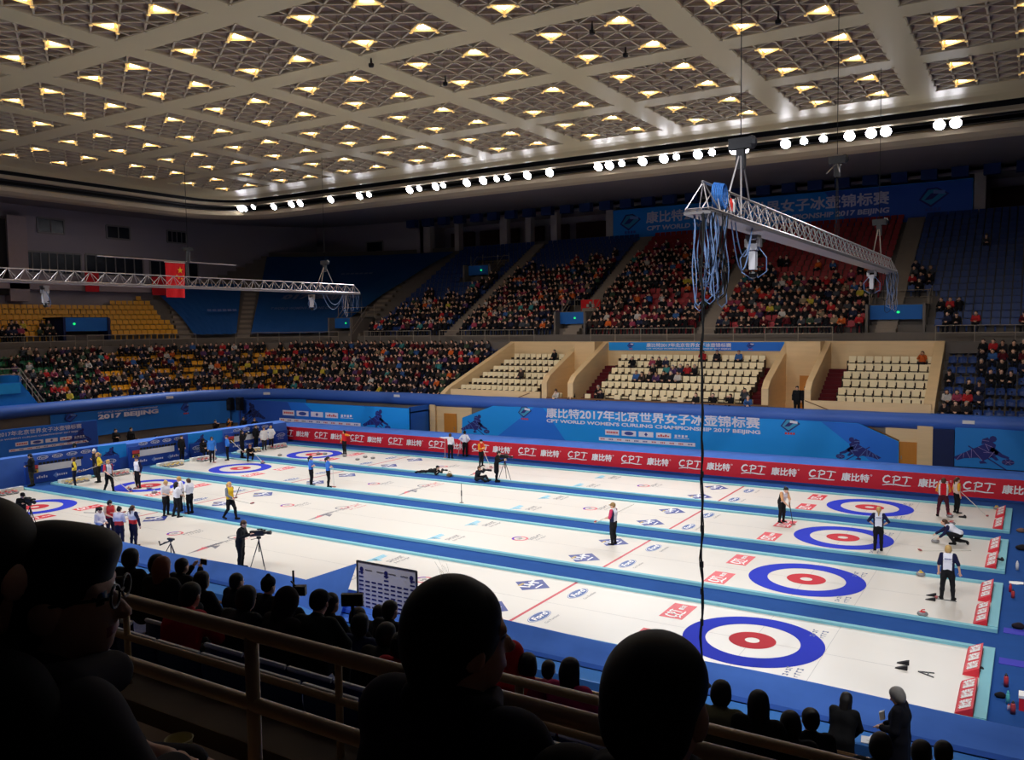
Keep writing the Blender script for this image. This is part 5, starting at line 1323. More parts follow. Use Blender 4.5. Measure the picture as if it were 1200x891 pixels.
SP = {'y': make_stone(M_hy), 'r': make_stone(M_hr), 'g': make_stone(M_hg)}
hn = {'y': 'yellow', 'r': 'red', 'g': 'pale grey'}
def stone(c, p, label, group=None, rz=None): 
    return copytree(SP[c], (p[0], p[1], ZI), R0.random()*6.28 if rz is None else rz, label, group)
stone('y', foot(1079, 676), 'grey granite curling stone with yellow handle beside the blue strip, behind the second nearest target')
stone('r', foot(1081, 723), 'curling stone with red handle near the close edge of the second nearest sheet, right end')
stone('y', foot(1168, 598), 'curling stone with yellow handle in the far right corner of the farthest sheet')
stone('r', foot(1115, 616), 'curling stone with red handle at the near edge of the farthest sheet, right end')
stone('r', foot(1113, 607), 'curling stone with red handle by the feet of the player in red')
dp = foot(1096, 637); stone('g', dp, 'pale handled curling stone under the hand of the crouching player at the right', rz=.3)
stone('r', foot(151, 575), 'red handled curling stone at the left rim of the target where two women stand')
stone('r', foot(175, 574), 'red handled curling stone left of the huddle in white, upper of two'); stone('g', foot(181, 579), 'curling stone left of the huddle in white, lower of two, pale handle')
stone('r', foot(308, 544), 'red handled curling stone on the rim of the second farthest left target')
for i, (x, y, c) in enumerate(((328, 535, 'g'), (373, 533.5, 'r'), (381, 533.5, 'g'), (404, 536, 'g'), (419, 540, 'g'), (428, 537, 'g'), (437, 538.5, 'g'))):
    stone(c, foot(x, y), '%s curling stone, %s of the loose stones on the farthest left target' % (hn[c]+' handled', nth(i)))
def stone_rows(k, ys, c, where, n=4):
    for i in range(n):
        for j in range(2):
            x = IX0+0.55+0.32*j; y = k*PITCH+ys+0.33*i
            stone(c, (x, y), '%s handled stone, %s in the %s row, left end of the %s sheet' % (hn[c], nth(i), ('back', 'front')[j], where), 'stones parked at the left end')
stone_rows(0, 0.4, 'r', 'nearest'); stone_rows(1, -1.9, 'y', 'second nearest'); stone_rows(1, 0.6, 'r', 'second nearest')
stone_rows(2, -1.9, 'y', 'second farthest'); stone_rows(2, 0.6, 'r', 'second farthest'); stone_rows(3, -1.9, 'y', 'farthest'); stone_rows(3, 0.5, 'r', 'farthest')
for s in SP.values():
    for ch in list(s.children): bpy.data.objects.remove(ch)
    bpy.data.objects.remove(s)

NAVY = (28, 30, 62); BLK = (22, 22, 26); WHT = (226, 226, 236); PINK = (206, 60, 100)
# right half
p = foot(719, 639); person('curler in white and navy shading her eyes, standing on a diamond print', 'shade', P_shade, p, PI/2-0.1, hair='cap', hairrgb=(150, 120, 80), top=WHT, side=NAVY, sleeve=PINK, sleeves='short', scale=1.0)
broom('curling broom tucked under the arm of the curler shading her eyes', (p[0]+0.75, p[1]+0.25, 1.62), (p[0]-0.72, p[1]-0.1, 0.82))
p = foot(916, 613); person('curler in black and white leaning on her broom by the red prints', 'lean', P_lean, p, -PI/2-0.55, hair='bun', hairc='black', top=(236, 230, 232), side=BLK, sleeve=(226, 168, 120), sleeves='short')
broom('black curling broom held upright by the leaning curler', (p[0]+0.36, p[1]-0.2, 0.95), (p[0]+0.55, p[1]-0.33, ZI), True)
p = foot(1029, 646); person('blonde curler, white back with navy sides, hands on hips beside a target', 'hips', P_hips, p, 0.15, hair='pony', hairc='blonde', top=WHT, side=NAVY, sleeve=NAVY, sleeves='short', numbers=6)
p = foot(1105, 606); person('curler in a red shirt with white sides, back turned, at the far right', 'relaxw', stand(anL=(-.2, -.01, .09), knL=(-.16, .03, .48), toL=(-.23, .14, .035), anR=(.2, -.01, .09), knR=(.16, .03, .48), toR=(.23, .14, .035), elL=(-.25, .05, 1.1), wrL=(-.16, .2, .98), elR=(.25, .05, 1.1), wrR=(.16, .2, .98)), p, 0.1, hair='bob', hairc='brown', top=(196, 26, 40), side=(230, 226, 226), sleeve=(222, 130, 40), sleeves='short', trousers=(72, 26, 40), scale=1.03)
em = None
p = foot(1121, 602); person('curler in white and gold behind the red shirted one, holding a long broom', 'walk2', P_relax, p, -1.0, hair='pony', hairc='brown', top=(220, 200, 190), sleeve=(224, 160, 50), sleeves='short', trousers=BLK, scale=.97)
hb = foot(1157, 606.5); broom('long curling broom slanting down to the ice at the far right', (p[0]+0.15, p[1]-0.1, 1.0), (hb[0], hb[1], ZI))
p = foot(1107, 640); person('curler in navy crouching low to deliver a stone at the right', 'deliver', P_deliver, (dp[0]+0.66, dp[1]+0.08, ZI), PI/2, hair='pony', hairc='brown', top=WHT, sleeve=NAVY, side=None, sleeves='long')
p = foot(1110, 704); person('blonde curler in a white back with pink and navy sleeves standing nearest at the right', 'relax3', stand(anL=(-.15, -.01, .09), knL=(-.13, .03, .48), toL=(-.2, .14, .035), anR=(.15, -.01, .09), knR=(.13, .03, .48), toR=(.2, .14, .035), elL=(-.235, -.02, 1.09), wrL=(-.24, .05, .86), elR=(.27, -.02, 1.11), wrR=(.31, .05, .88)), p, 0.05, hair='bob', hairc='blonde', top=WHT, side=NAVY, sleeve=NAVY, sleeves='short', numbers=5, scale=1.03)
a, b = foot(1078, 647), foot(1138, 647); broom('curling broom lying on the ice beside the crouching player', (b[0], b[1], ZI+.02), (a[0], a[1], ZI+.005))
a, b = foot(1097, 703), foot(1121, 707); broom('short broom lying across the feet of the nearest curler', (b[0], b[1], ZI+.02), (a[0], a[1], ZI+.005), True)
# middle
p = foot(510, 556); person('photographer in black lying flat on the blue strip between the two far sheets', 'prone', P_prone, (p[0], p[1], 0), -PI/2-0.05, hair='cap', hairrgb=(24, 24, 28), top=(26, 26, 28), sleeve=(26, 26, 28), trousers=(26, 26, 28))
M_lens2 = mat('lens_black', (20, 20, 22), 0.3); M_cambody = mat('camera_body', (30, 30, 32), 0.45); M_tri = mat('tripod_grey', (64, 64, 68), 0.4, metal=.4)
def camera_thing(label, c, d, L=0.28, r=0.05, s=1.0):
    c, d = V3(c), V3(d); d /= np.linalg.norm(d); sx = np.cross(d, V3((0, 0, 1))); sx /= np.linalg.norm(sx); up = np.cross(sx, d)
    t = thing('camera', label, 'camera', tuple(c))
    MB().obox(c, sx*.07*s, d*.035*s, up*.05*s).obox(c+up*.06*s, sx*.025*s, d*.03*s, up*.02*s).build('body', M_cambody, t)
    MB().lathe([(r*.7, .03), (r*.75, L*.5), (r, L*.6), (r, L), (r*.8, L)], c, 12, axis=d).build('lens', M_lens2, t)
    return t
def tripod(label, c, h, spread=0.42, head=True):
    t = thing('tripod', label, 'tripod', tuple(c)); c = V3(c); top = c+V3((0, 0, h))
    for k in range(3):
        a = PI/2+k*2*PI/3+.4; MB().tube([top-V3((0, 0, .08)), c+V3((spread*math.cos(a), spread*math.sin(a), 0.0))], [.02, .014], 6).build('leg', M_tri, t)
    m = MB(); m.tube([top-V3((0, 0, .5)), top], .022, 6); m.box(top[0]-.06, top[0]+.06, top[1]-.05, top[1]+.05, top[2]-.03, top[2]+.05); m.tube([top, top+V3((-.3, -.1, -.08))], .010, 6); m.build('head', M_cambody, t)
    return t
def tv_camera(label, c, d):
    c, d = V3(c), V3(d); d /= np.linalg.norm(d); sx = np.cross(d, V3((0, 0, 1))); sx /= np.linalg.norm(sx); up = V3((0, 0, 1))
    t = thing('video_camera', label, 'video camera', tuple(c))
    MB().obox(c+up*.12, sx*.06, d*.19, up*.09).obox(c+up*.12-d*.25, sx*.055, d*.06, up*.10).build('body', M_cambody, t)
    MB().lathe([(.045, .18), (.05, .30), (.065, .34), (.075, .46), (.06, .46)], c+up*.12, 12, axis=d).build('lens', M_lens2, t)
    MB().obox(c+up*.26+d*.05, sx*.02, d*.10, up*.018).tube([c+up*.21, c+up*.26], .012, 6).build('top_handle', M_cambody, t)
    MB().obox(c+up*.18+d*.12-sx*.13, sx*.035, d*.08, up*.03).build('viewfinder', M_cambody, t)
    return t
pc = (p[0]+0.55, p[1]-0.03, .30); camera_thing('camera held by the photographer lying on the blue strip', pc, (1, 0, 0.02), .34)
m = MB(); q_ = foot(527, 559); m.sph((q_[0], q_[1], .11), (.18, .13, .11), 12); m.box(q_[0]-.1, q_[0]+.1, q_[1]-.17, q_[1]-.1, .05, .16); m.tube([(q_[0]-.1, q_[1], .26), (q_[0], q_[1], .33), (q_[0]+.1, q_[1], .26)], .015, 6)
tag(m.build('bag', mat('tan_bag', (112, 92, 54), .8), loc=(q_[0], q_[1], 0)), 'tan bag on the blue strip in front of the lying photographer', 'bag')
p = foot(560, 564); person('photographer in black sitting on the blue strip with a long lens', 'fsit', P_floorsit, p, -PI/2+.05, hair='short', hairc='brown', top=(34, 34, 38), trousers=(40, 40, 44))
camera_thing('long lens camera of the photographer sitting on the blue strip', (p[0]+.42, p[1]-.02, .66), (1, -.05, .02), .5, .06)
p = foot(582, 565); person('camera operator in a long black coat standing on the blue strip between the far sheets', 'camlow', P_camlow, p, -PI/2+.5, hair='short', hairc='black', top=(20, 20, 22), trousers=(20, 20, 22), jacket_len=.35, scale=1.06)
q_ = foot(592, 563); tripod('tripod under the video camera on the blue strip between the far sheets', (q_[0], q_[1], 0), 1.15); tv_camera('video camera on the tripod between the far sheets', (q_[0], q_[1], 1.2), (1, .4, -.1))
p = foot(528, 538); person('curler in a white jacket with an arm stretched out, by the red board', 'point', P_point, p, 0.25, hair='bob', hairc='brown', top=WHT, trousers=BLK); broom('curling broom held upright under the stretched out arm by the red board', (p[0]-.42, p[1], 1.25), (p[0]-.40, p[1]-.05, ZI))
p = foot(545, 535); person('curler in a white jacket and black hat, hands on hips, by the red board', 'hips2', P_hips, p, 0.3, hair='beanie', hairrgb=(20, 20, 24), top=WHT, trousers=BLK); broom('curling broom beside the curler in a black hat by the red board', (p[0]-.32, p[1], 1.05), (p[0]-.5, p[1]-.1, ZI))
p = foot(564, 547); person('curler in red and yellow before the red board, right of two in white', 'fold2', P_fold, p, -PI/2-.2, hair='cap', hairrgb=(30, 24, 24), top=(214, 60, 36), sleeve=(228, 150, 40), trousers=BLK); broom('curling broom of the curler in red and yellow before the red board', (p[0]+.2, p[1]-.05, 1.0), (p[0]+.75, p[1]-.1, ZI))
p = foot(404, 533); person('curler in a red shirt with yellow sleeves before the left part of the red board', 'point2', P_point, p, PI-.2, hair='bob', hairc='black', top=(206, 40, 44), sleeve=(232, 150, 50), sleeves='long', trousers=BLK)
p = foot(365, 570); person('dark haired curler in blue, left of the pair on the second farthest sheet', 'foldb', P_fold, p, -PI/2+.55, hair='pony', hairc='black', top=(62, 120, 214), sleeves='short', trousers=BLK)
p = foot(385, 572); person('dark haired curler in blue, right of the pair on the second farthest sheet', 'foldb', P_fold, p, -PI/2+.7, hair='pony', hairc='black', top=(62, 120, 214), sleeves='short', trousers=BLK, scale=1.02); broom('curling broom of the right hand curler in blue', (p[0]+.25, p[1]+.1, 1.1), (p[0]+.3, p[1]+.1, ZI))
p = foot(270, 609); person('curler in a yellow top walking right along the edge of the second nearest sheet', 'walk', P_walk, p, -PI/2+.1, hair='pony', hairc='blonde', top=(226, 186, 40), sleeve=(110, 116, 128), low=None, trousers=BLK, scale=1.03)
broom('curling broom carried level by the curler in yellow', (p[0]-.1, p[1]-.15, 1.0), (p[0]+1.35, p[1]+.1, .82)); broom('second curling broom held upright by the curler in yellow', (p[0]+.55, p[1]+.1, 1.5), (p[0]+.25, p[1]+.1, .95), True)
# huddle in white
p = foot(195, 605); person('blonde curler of the huddle in white, leftmost', 'hA', P_look, p, -PI/2+.1, hair='bun', hairc='blonde', top=WHT, trousers=BLK, sleeves='short')
p = foot(208, 607); person('curler of the huddle in white, back turned, long dark hair', 'hB', stand(anL=(-.28, -.05, .09), knL=(-.19, .02, .48), toL=(-.32, .1, .035), anR=(.1, 0, .09), elL=(-.22, .1, 1.12), wrL=(-.12, .26, 1.0), elR=(.22, .1, 1.12), wrR=(.12, .26, 1.0)), p, -.15, hair='long', hairc='black', top=WHT, trousers=BLK, sleeves='short')
p = foot(212, 599); person('blonde curler of the huddle in white facing the spectators, behind the others', 'hA', P_look, p, PI-.3, hair='bob', hairc='blonde', top=WHT, trousers=BLK, sleeves='short')
p = foot(223, 602); person('curler of the huddle in white, rightmost, short dark hair', 'hA', P_look, p, PI/2+.1, hair='bob', hairc='brown', top=WHT, trousers=BLK, sleeves='short')
broom('curling broom standing in the middle of the huddle in white', (foot(216, 602)[0], foot(216, 602)[1], 1.2), (foot(217, 604)[0], foot(217, 604)[1], ZI), True)
# red and white team
p = foot(157, 641); person('curler in white over red with navy sleeves, back turned, long brown hair', 'rA', stand(elR=(.34, -.05, 1.14), wrR=(.36, .0, .88), elL=(-.24, .08, 1.12), wrL=(-.17, .22, 1.05)), p, 0.15, hair='pony', hairc='brown', top=WHT, low=(206, 44, 44), sleeve=NAVY, trousers=(30, 28, 52)); broom('curling broom held upright by the curler in white over red', (p[0]-.28, p[1]+.1, 1.15), (p[0]-.25, p[1]+.02, ZI))
p = foot(141, 643); person('curler in white over red with a hair bun, second from the right of the four', 'rB', P_look, p, 0.4, hair='bun', hairc='black', top=(220, 216, 232), low=(206, 60, 60), trousers=(30, 28, 52), sleeves='short')
p = foot(118, 643); person('curler in white with tied dark hair, leftmost of the red and white team', 'rC', P_look, p, -PI/2+.3, hair='pony', hairc='black', top=(224, 220, 230), sleeve=(224, 220, 230), trousers=(30, 28, 52))
p = foot(130, 633); person('dark haired curler of the red and white team facing right, behind the leftmost', 'rD', P_look, p, -PI/2-.1, hair='bob', hairc='black', top=(206, 60, 66), sleeve=(224, 190, 170), sleeves='short', trousers=(30, 28, 52))
a = foot(126, 628); broom('curling broom held level among the red and white team', (a[0]-.3, a[1]-.8, 1.1), (a[0]+1.5, a[1]-.2, 1.15))
# left target of the second nearest sheet
p = foot(128, 577); person('blonde curler in white with red and navy shoulders striding beside the left target', 'wA', P_walk, p, -PI/2-.15, hair='bob', hairc='blonde', top=WHT, sleeve=(200, 60, 80), side=NAVY, sleeves='short', trousers=BLK, scale=1.05); broom('curling broom pushed along the ice by the striding blonde', (p[0]+.2, p[1]-.1, 1.0), (p[0]+1.2, p[1]+.45, ZI))
p = foot(162, 573); person('curler in a white front with navy sleeves standing on the left target', 'wB', P_relax, p, PI+.05, hair='beanie', hairrgb=(60, 50, 80), top=WHT, sleeve=NAVY, trousers=BLK, scale=1.05); broom('white curling broom leaning down from the curler with navy sleeves', (p[0]-.25, p[1]-.15, 1.0), (p[0]+.12, p[1]-.18, ZI))
p = foot(88, 571); person('curler in a yellow and navy jacket, leftmost, before the nearest scoreboard', 'hipsy', P_hips, p, PI-.5, hair='bob', hairc='brown', top=NAVY, sleeve=(224, 196, 60), low=(224, 196, 60), trousers=(26, 28, 48))
p = foot(116, 566); person('blonde curler in a yellow and navy jacket carrying a white broom', 'hipsy2', P_hips, p, PI-.2, hair='pony', hairc='blonde', top=NAVY, sleeve=(224, 196, 60), side=(224, 196, 60), trousers=BLK, scale=1.04); broom('white curling broom carried low by the blonde in yellow and navy', (p[0]+.1, p[1]+.35, 1.05), (p[0]-.2, p[1]-.95, .75))
p = foot(112, 560); person('person in a dark coat and white hat behind the blonde in yellow and navy', 'foldc', P_fold, p, PI-.3, hair='beanie', hairrgb=(226, 222, 214), top=(34, 32, 36), trousers=(34, 32, 36))
p = foot(38, 570); person('man in black jacket and olive trousers at the left end of the ice', 'lookm', P_look, p, PI-.8, hair='short', hairc='black', top=(24, 24, 26), trousers=(62, 58, 46), build=1.12, jacket_len=.1, scale=1.1)
p = foot(19, 566); person('person in dark clothes bending over a camera at the far left', 'bendc', P_bendcam, p, -PI/2, hair='short', hairc='brown', top=(30, 30, 36), trousers=(38, 36, 34)); camera_thing('camera held by the person bending at the far left', (p[0]+.62, p[1], 1.0), (1, 0, -.1), .2)
p = foot(24, 622); person('camera operator in black at the left end of the nearest sheet', 'camlow2', P_camlow, (p[0], p[1]+.1, ZI), -PI/2-.1, hair='cap', hairrgb=(20, 20, 22), top=(22, 22, 24), trousers=(22, 22, 24)); tripod('tripod of the camera operator at the left end of the nearest sheet', (p[0]+.75, p[1]+.05, ZI), 1.15); tv_camera('video camera of the operator at the left end of the nearest sheet', (p[0]+.75, p[1]+.05, 1.24), (1, -.1, -.05))
# far left corner of the rink
p = foot(249, 542); person('curler in a bright blue jacket, left of the pair at the second farthest left target', 'relb', P_relax, p, -PI/2-.6, hair='bob', hairc='black', top=(58, 128, 222), trousers=BLK, jacket_len=.05); broom('curling broom before the left one of the blue jackets', (p[0]+.45, p[1]-.1, 1.1), (p[0]+.5, p[1]-.25, ZI))
p = foot(267, 540); person('curler in a bright blue jacket, right of the pair at the second farthest left target', 'relb2', P_hips, p, PI-.6, hair='cap', hairrgb=(90, 70, 60), top=(58, 128, 222), trousers=BLK); broom('white curling broom slanting from the right one of the blue jackets', (p[0]+.1, p[1]+.2, 1.3), (p[0]+.95, p[1]+.5, .55))
p = foot(284, 537); person('tall person in black filming with raised arms, far left of the rink', 'cam1', P_cam, p, -.4, hair='short', hairc='black', top=(24, 22, 24), trousers=(24, 22, 24), scale=1.12); camera_thing('camera raised by the tall person in black', (p[0]+.15, p[1]+.33, 1.66), (.4, 1, 0), .15)
p = foot(293, 541); person('person in black squatting beside the second farthest left target', 'squat', P_squat, p, -PI/2-.5, hair='bob', hairc='red', top=(24, 22, 26), trousers=(24, 24, 26)); broom('curling broom held out along the ice by the squatting person', (p[0]+.4, p[1]-.1, .65), (p[0]+1.5, p[1]-.2, ZI))
p = foot(310, 528); person('person in a white jacket, left of the pair at the farthest left target', 'relw', P_relax, p, -PI/2-.4, hair='bob', hairc='brown', top=(228, 226, 226), side=None, low=None, trousers=(44, 42, 44), jacket_len=.1)
p = foot(318, 526); person('person in a white jacket, right of the pair at the farthest left target', 'hipsw', P_hips, p, .3, hair='bob', hairc='blonde', top=(232, 230, 230), trousers=BLK, jacket_len=.1)
# people behind and on the barriers at the left end
def behind(xp, ytop, X, **kw):
    """someone standing on the floor behind the barrier, placed by where the head shows"""
    q = onx(xp, ytop+3, X); return (X, float(q[1]), 0.0)
def seated_at(label, key, loc, rz, **kw): return person(label, key, kw.pop('pose', P_seat), loc, rz, **kw)
person('person in black with folded arms behind the left barrier, under the B of BEIJING', 'foldk', P_fold, behind(135, 494, -47), -PI/2, hair='short', hairc='black', top=(20, 20, 22), trousers=(20, 20, 22), jacket_len=.4, scale=1.1)
person('person in black with a white lanyard behind the left barrier, under the word BEIJING', 'relk', P_relax, behind(153, 492, -47), -PI/2, hair='short', hairc='black', top=(24, 24, 28), trousers=(22, 22, 24), scale=1.08)
person('person in an olive coat standing behind the nearest scoreboard', 'foldo', P_fold, behind(87, 509, -43.5), -PI/2-.2, hair='hood', hairrgb=(40, 44, 40), top=(78, 84, 72), trousers=(50, 50, 50), jacket_len=.3)
person('person in black sitting low behind the nearest scoreboard', 'seatk', P_seatlean, (-43.4, float(onx(57, 521, -43.4)[1]), .25), -PI/2, hair='short', hairc='black', top=(22, 24, 28))
person('seated person with a pale top behind the left barrier, below the standing pair', 'seatk2', P_seatlean, (-46.0, float(onx(159, 508, -46)[1]), .0), -PI/2, hair='bob', hairc='brown', top=(120, 100, 90))
person('seated person in black behind the middle scoreboard, left', 'seatk', P_seatlean, (-45.0, float(onx(181, 508, -45)[1]), .15), -PI/2, hair='bob', hairc='black', top=(24, 24, 26))
person('seated person in black behind the middle scoreboard, right', 'seatk', P_seatlean, (-43.4, float(onx(190, 511, -43.4)[1]), .3), -PI/2, hair='short', hairc='black', top=(30, 28, 30))
q = onz(213, 527, 0.0); person('person in black standing before the barrier right of the middle scoreboard', 'relk', P_relax, (-40.8, float(onx(213, 526, -40.8)[1]), 0), -PI/2, hair='short', hairc='black', top=(26, 24, 26), trousers=(24, 24, 26))
q = onz(238, 530, 0.0); person('person in a dark hooded coat sitting on a stool before the left barrier', 'seath', P_seat, (-40.7, float(onx(238, 525, -40.7)[1]), 0), -PI/2-.2, hair='hood', hairrgb=(26, 24, 28), top=(30, 28, 32), trousers=(28, 28, 32), jacket_len=.1)
m = MB(); sy = float(onx(238, 525, -40.7)[1]); m.box(-40.9, -40.5, sy-.2, sy+.2, .36, .40)
for a, b in ((-.17, -.17), (.17, -.17), (-.17, .17), (.17, .17)): m.tube([(-40.7+a, sy+b, 0), (-40.7+a*.9, sy+b*.9, .37)], .015, 6)
tag(m.build('stool', mat('dark_stool', (30, 30, 34), .6), loc=(-40.7, sy, 0)), 'low dark stool under the person in the hooded coat', 'stool')
person('photographer in black behind the farthest scoreboard, camera raised', 'camk', P_cam, behind(252, 486, -46.5), -PI/2, hair='short', hairc='black', top=(40, 30, 30), trousers=(24, 24, 24))
person('person in an orange vest behind the farthest scoreboard', 'camv', P_cam, behind(268, 487, -46.5), -PI/2, hair='short', hairc='black', top=(214, 130, 30), sleeve=(40, 34, 34), trousers=(60, 50, 40))
person('person in black before the boxed blue banner, left of two', 'relk', P_relax, behind(285, 484, -45.5), -PI/2-.4, hair='short', hairc='black', top=(22, 22, 24), trousers=(22, 22, 24), scale=1.05)
person('person in black before the boxed blue banner, right of two', 'relk', P_relax, behind(298, 485, -44), -PI/2-.4, hair='short', hairc='brown', top=(24, 22, 24), trousers=(22, 22, 24), scale=1.05)
person('person in black standing at the corner beside the white jackets', 'relk', P_relax, (-40.9, float(onx(300, 512, -40.9)[1]), 0), -PI/2, hair='short', hairc='black', top=(26, 26, 30), trousers=(24, 24, 26))
# cameraman nearest
p = foot(282, 668); pm = (p[0], p[1]+.02, ZI)
person('cameraman in a black jacket at the near edge of the ice, left of centre', 'camlow3', P_camlow, pm, -PI/2+.45, hair='short', hairc='brown', top=(24, 25, 28), trousers=(22, 22, 24), jacket_len=.1, scale=1.08)
tripod('tripod of the cameraman at the near edge of the ice', (pm[0]+.62, pm[1]+.3, ZI), 1.12, .34); tv_camera('video camera of the cameraman at the near edge of the ice', (pm[0]+.62, pm[1]+.3, 1.2), (1, .45, .08))
q = onz(198, 655, 0); tripod('small black tripod head showing over the blue cloth, left of the cameraman', (q[0], q[1]+.1, ZI), .62, .3); m = MB(); m.obox((q[0]+.02, q[1]+.1, .72), (.16, 0, 0), (0, .05, 0), (0, 0, .03)); m.tube([(q[0]-.1, q[1]+.1, .62), (q[0]-.5, q[1], .45), (q[0]-.55, q[1], .6)], .03, 6)
tag(m.build('tripod_plate', M_cambody, loc=(q[0], q[1]+.1, .7)), 'black camera plate with pan arm on the small tripod', 'camera plate')
q = onz(541, 590, 0); m = MB(); m.tube([(q[0], q[1], 0), (q[0], q[1], .35)], .018, 6); m.tube([(q[0], q[1], .35), (q[0], q[1], .62)], .03, 6); m.tube([(q[0], q[1], .62), (q[0], q[1], .95)], .014, 6); m.lathe([(.12, 0), (.12, .03), (.03, .05)], (q[0], q[1], 0), 10)
tag(m.build('marker_pole', M_bk, loc=(q[0], q[1], 0)), 'thin black pole standing on the edge of the blue strip near the middle', 'pole')

# ---- hacks, shoes, bottles and bits at the right end
M_rub = mat('black_rubber', (20, 18, 22), .7)
for k, (pl_) in enumerate((((1059, 780), (1057, 786)), ((1092, 700), (1091, 705)))):
    for j, (x, y) in enumerate(pl_):
        q = foot(x, y); m = MB(); m.prism([(q[0]+.12, q[1]-.05, ZI), (q[0]-.16, q[1]-.03, ZI), (q[0]+.05, q[1]-.05, ZI+.09), (q[0]+.12, q[1]-.05, ZI+.11)], (0, .10, 0))
        tag(m.build('hack', M_rub, loc=(q[0], q[1], ZI)), 'black rubber foot hold on the %s sheet, %s of the pair' % (('nearest', 'second nearest')[k], ('farther', 'nearer')[j]), 'hack')
q = foot(1086, 791); m = MB(); P = [foot(x, y) for x, y in ((1076, 789), (1095, 791), (1094, 796), (1088, 790.4), (1087, 793.6))]
for a, b in ((0, 1), (0, 2), (3, 4)): m.bar((P[a][0], P[a][1], ZI+.012), (P[b][0], P[b][1], ZI+.012), .03, .02)
tag(m.build('measuring_frame', M_bk, loc=(q[0], q[1], ZI)), 'black A shaped frame lying on the nearest sheet', 'frame')
def shoe_at(x, y, z, label, ang):
    q = onz(x, y, z); V, F, T = sdf_mesh([cap((0, -.10, .045), (0, .12, .03), .05, .035, 's', .03), cap((0, -.09, .05), (0, -.08, .10), .042, .04, 's', .03)], .012)
    o = link('shoe', np_mesh('shoe', V, F, M_rub)); o.location = (q[0], q[1], z); o.rotation_euler = (0, 0, ang); tag(o, label, 'shoe')
shoe_at(1146, 787, ZI, 'black shoe against the nearest red end board', 1.4); shoe_at(1172, 657, .22, 'black shoe on the red end board of the second farthest sheet', .8); shoe_at(1128, 607, ZI, 'black shoe on the farthest sheet behind the player in red', 1.5)
def bottle(x, y, rgb, label, r=.04, h=.24, caprgb=(30, 30, 30)):
    q = onz(x, y, 0); t = thing('bottle', label, 'bottle', (q[0], q[1], 0))
    MB().lathe([(0, 0), (r, 0), (r, h*.62), (r*.92, h*.66), (r, h*.72), (r*.7, h*.84), (r*.45, h*.86)], (q[0], q[1], 0), 14).build('body', mat('bottle_%d_%d_%d' % rgb, rgb, .35), t, smooth=True)
    MB().lathe([(r*.62, h*.84), (r*.62, h*.95), (r*.3, h*.97), (r*.28, h*1.05), (0, h*1.06)], (q[0], q[1], 0), 12).build('cap', mat('cap_%d_%d_%d' % caprgb, caprgb, .5), t, smooth=True)
bottle(1179, 805, (196, 60, 66), 'red drinks bottle upright on the carpet, level with the nearest end board gap', .05, .30); bottle(1181, 826, (90, 190, 190), 'turquoise drinks bottle on the carpet beside the nearest sheet', .04, .30, (90, 190, 190)); bottle(1187, 837, (190, 70, 70), 'red drinks bottle on the carpet, right of the turquoise one', .05, .28); bottle(1182, 833, (206, 186, 206), 'small pale bottle on the carpet, between the turquoise and red ones', .03, .14, (206, 60, 60))
bottle(1187, 701, (190, 60, 60), 'olive and red bottle on the carpet beside the second nearest sheet', .05, .26); bottle(1184, 694, (196, 40, 50), 'bright red bottle on the carpet beside the second nearest sheet, farther of two', .045, .26, (196, 40, 50)); bottle(1192, 668, (226, 222, 222), 'white bottle on the carpet beside the second farthest sheet', .05, .3, (226, 222, 222))
def bag(x, y, rgb, label, s=.22):
    q = onz(x, y, 0); V, F, T = sdf_mesh([ell((0, 0, s*.45), (s, s*.6, s*.5), None, 'b'), ell((s*.2, 0, s*.8), (s*.5, s*.4, s*.3), None, 'b', .05)], .02); o = link('bag', np_mesh('bag', V, F, m_cloth(rgb))); o.location = (q[0], q[1], 0); tag(o, label, 'bag')
bag(1172, 818, (24, 22, 26), 'small black bag on the carpet beside the turquoise bottle', .12); bag(1193, 737, (34, 26, 34), 'dark bag on the carpet at the end of the strip between the two nearest sheets', .16); bag(1197, 645, (30, 26, 30), 'dark bag on the carpet at the right edge beside the second farthest sheet', .2); bag(1196, 624, (120, 90, 80), 'brown bag on the carpet beside the farthest sheet', .16)
q = onz(1199, 831, 0); t = thing('cooler_box', 'red cool box with white lid at the right edge', 'cool box', (q[0]+.08, q[1], 0)); MB().box(q[0]-.08, q[0]+.3, q[1]-.14, q[1]+.14, 0, .28).build('body', M_cptred, t); MB().box(q[0]-.09, q[0]+.31, q[1]-.15, q[1]+.15, .28, .34).build('lid', M_white, t)
for x, y in ((1186, 777), (1190, 741)):
    q = onz(x, y, 0); m = MB().box(q[0]-.28, q[0]+.28, q[1]-.22, q[1]+.22, 0.001, .012); tag(m.build('floor_mat', mat('violet_mat', (52, 50, 170), .8), loc=(q[0], q[1], 0)), 'violet blue mat on the carpet at the right, %s one' % ('nearer' if y > 760 else 'farther'), 'mat')
# towel and cloths on end boards row
q = onz(1191, 684, 0); m = MB(); wavy(m, [(q[0]-.2, q[1]-.15+.03*i, .02) for i in range(10)], [(q[0]+.2, q[1]-.12+.03*i, .03) for i in range(10)], 4, .02, 3); tag(m.build('towel', M_white, loc=(q[0], q[1], 0)), 'white towel on the carpet beside the second farthest sheet', 'towel')
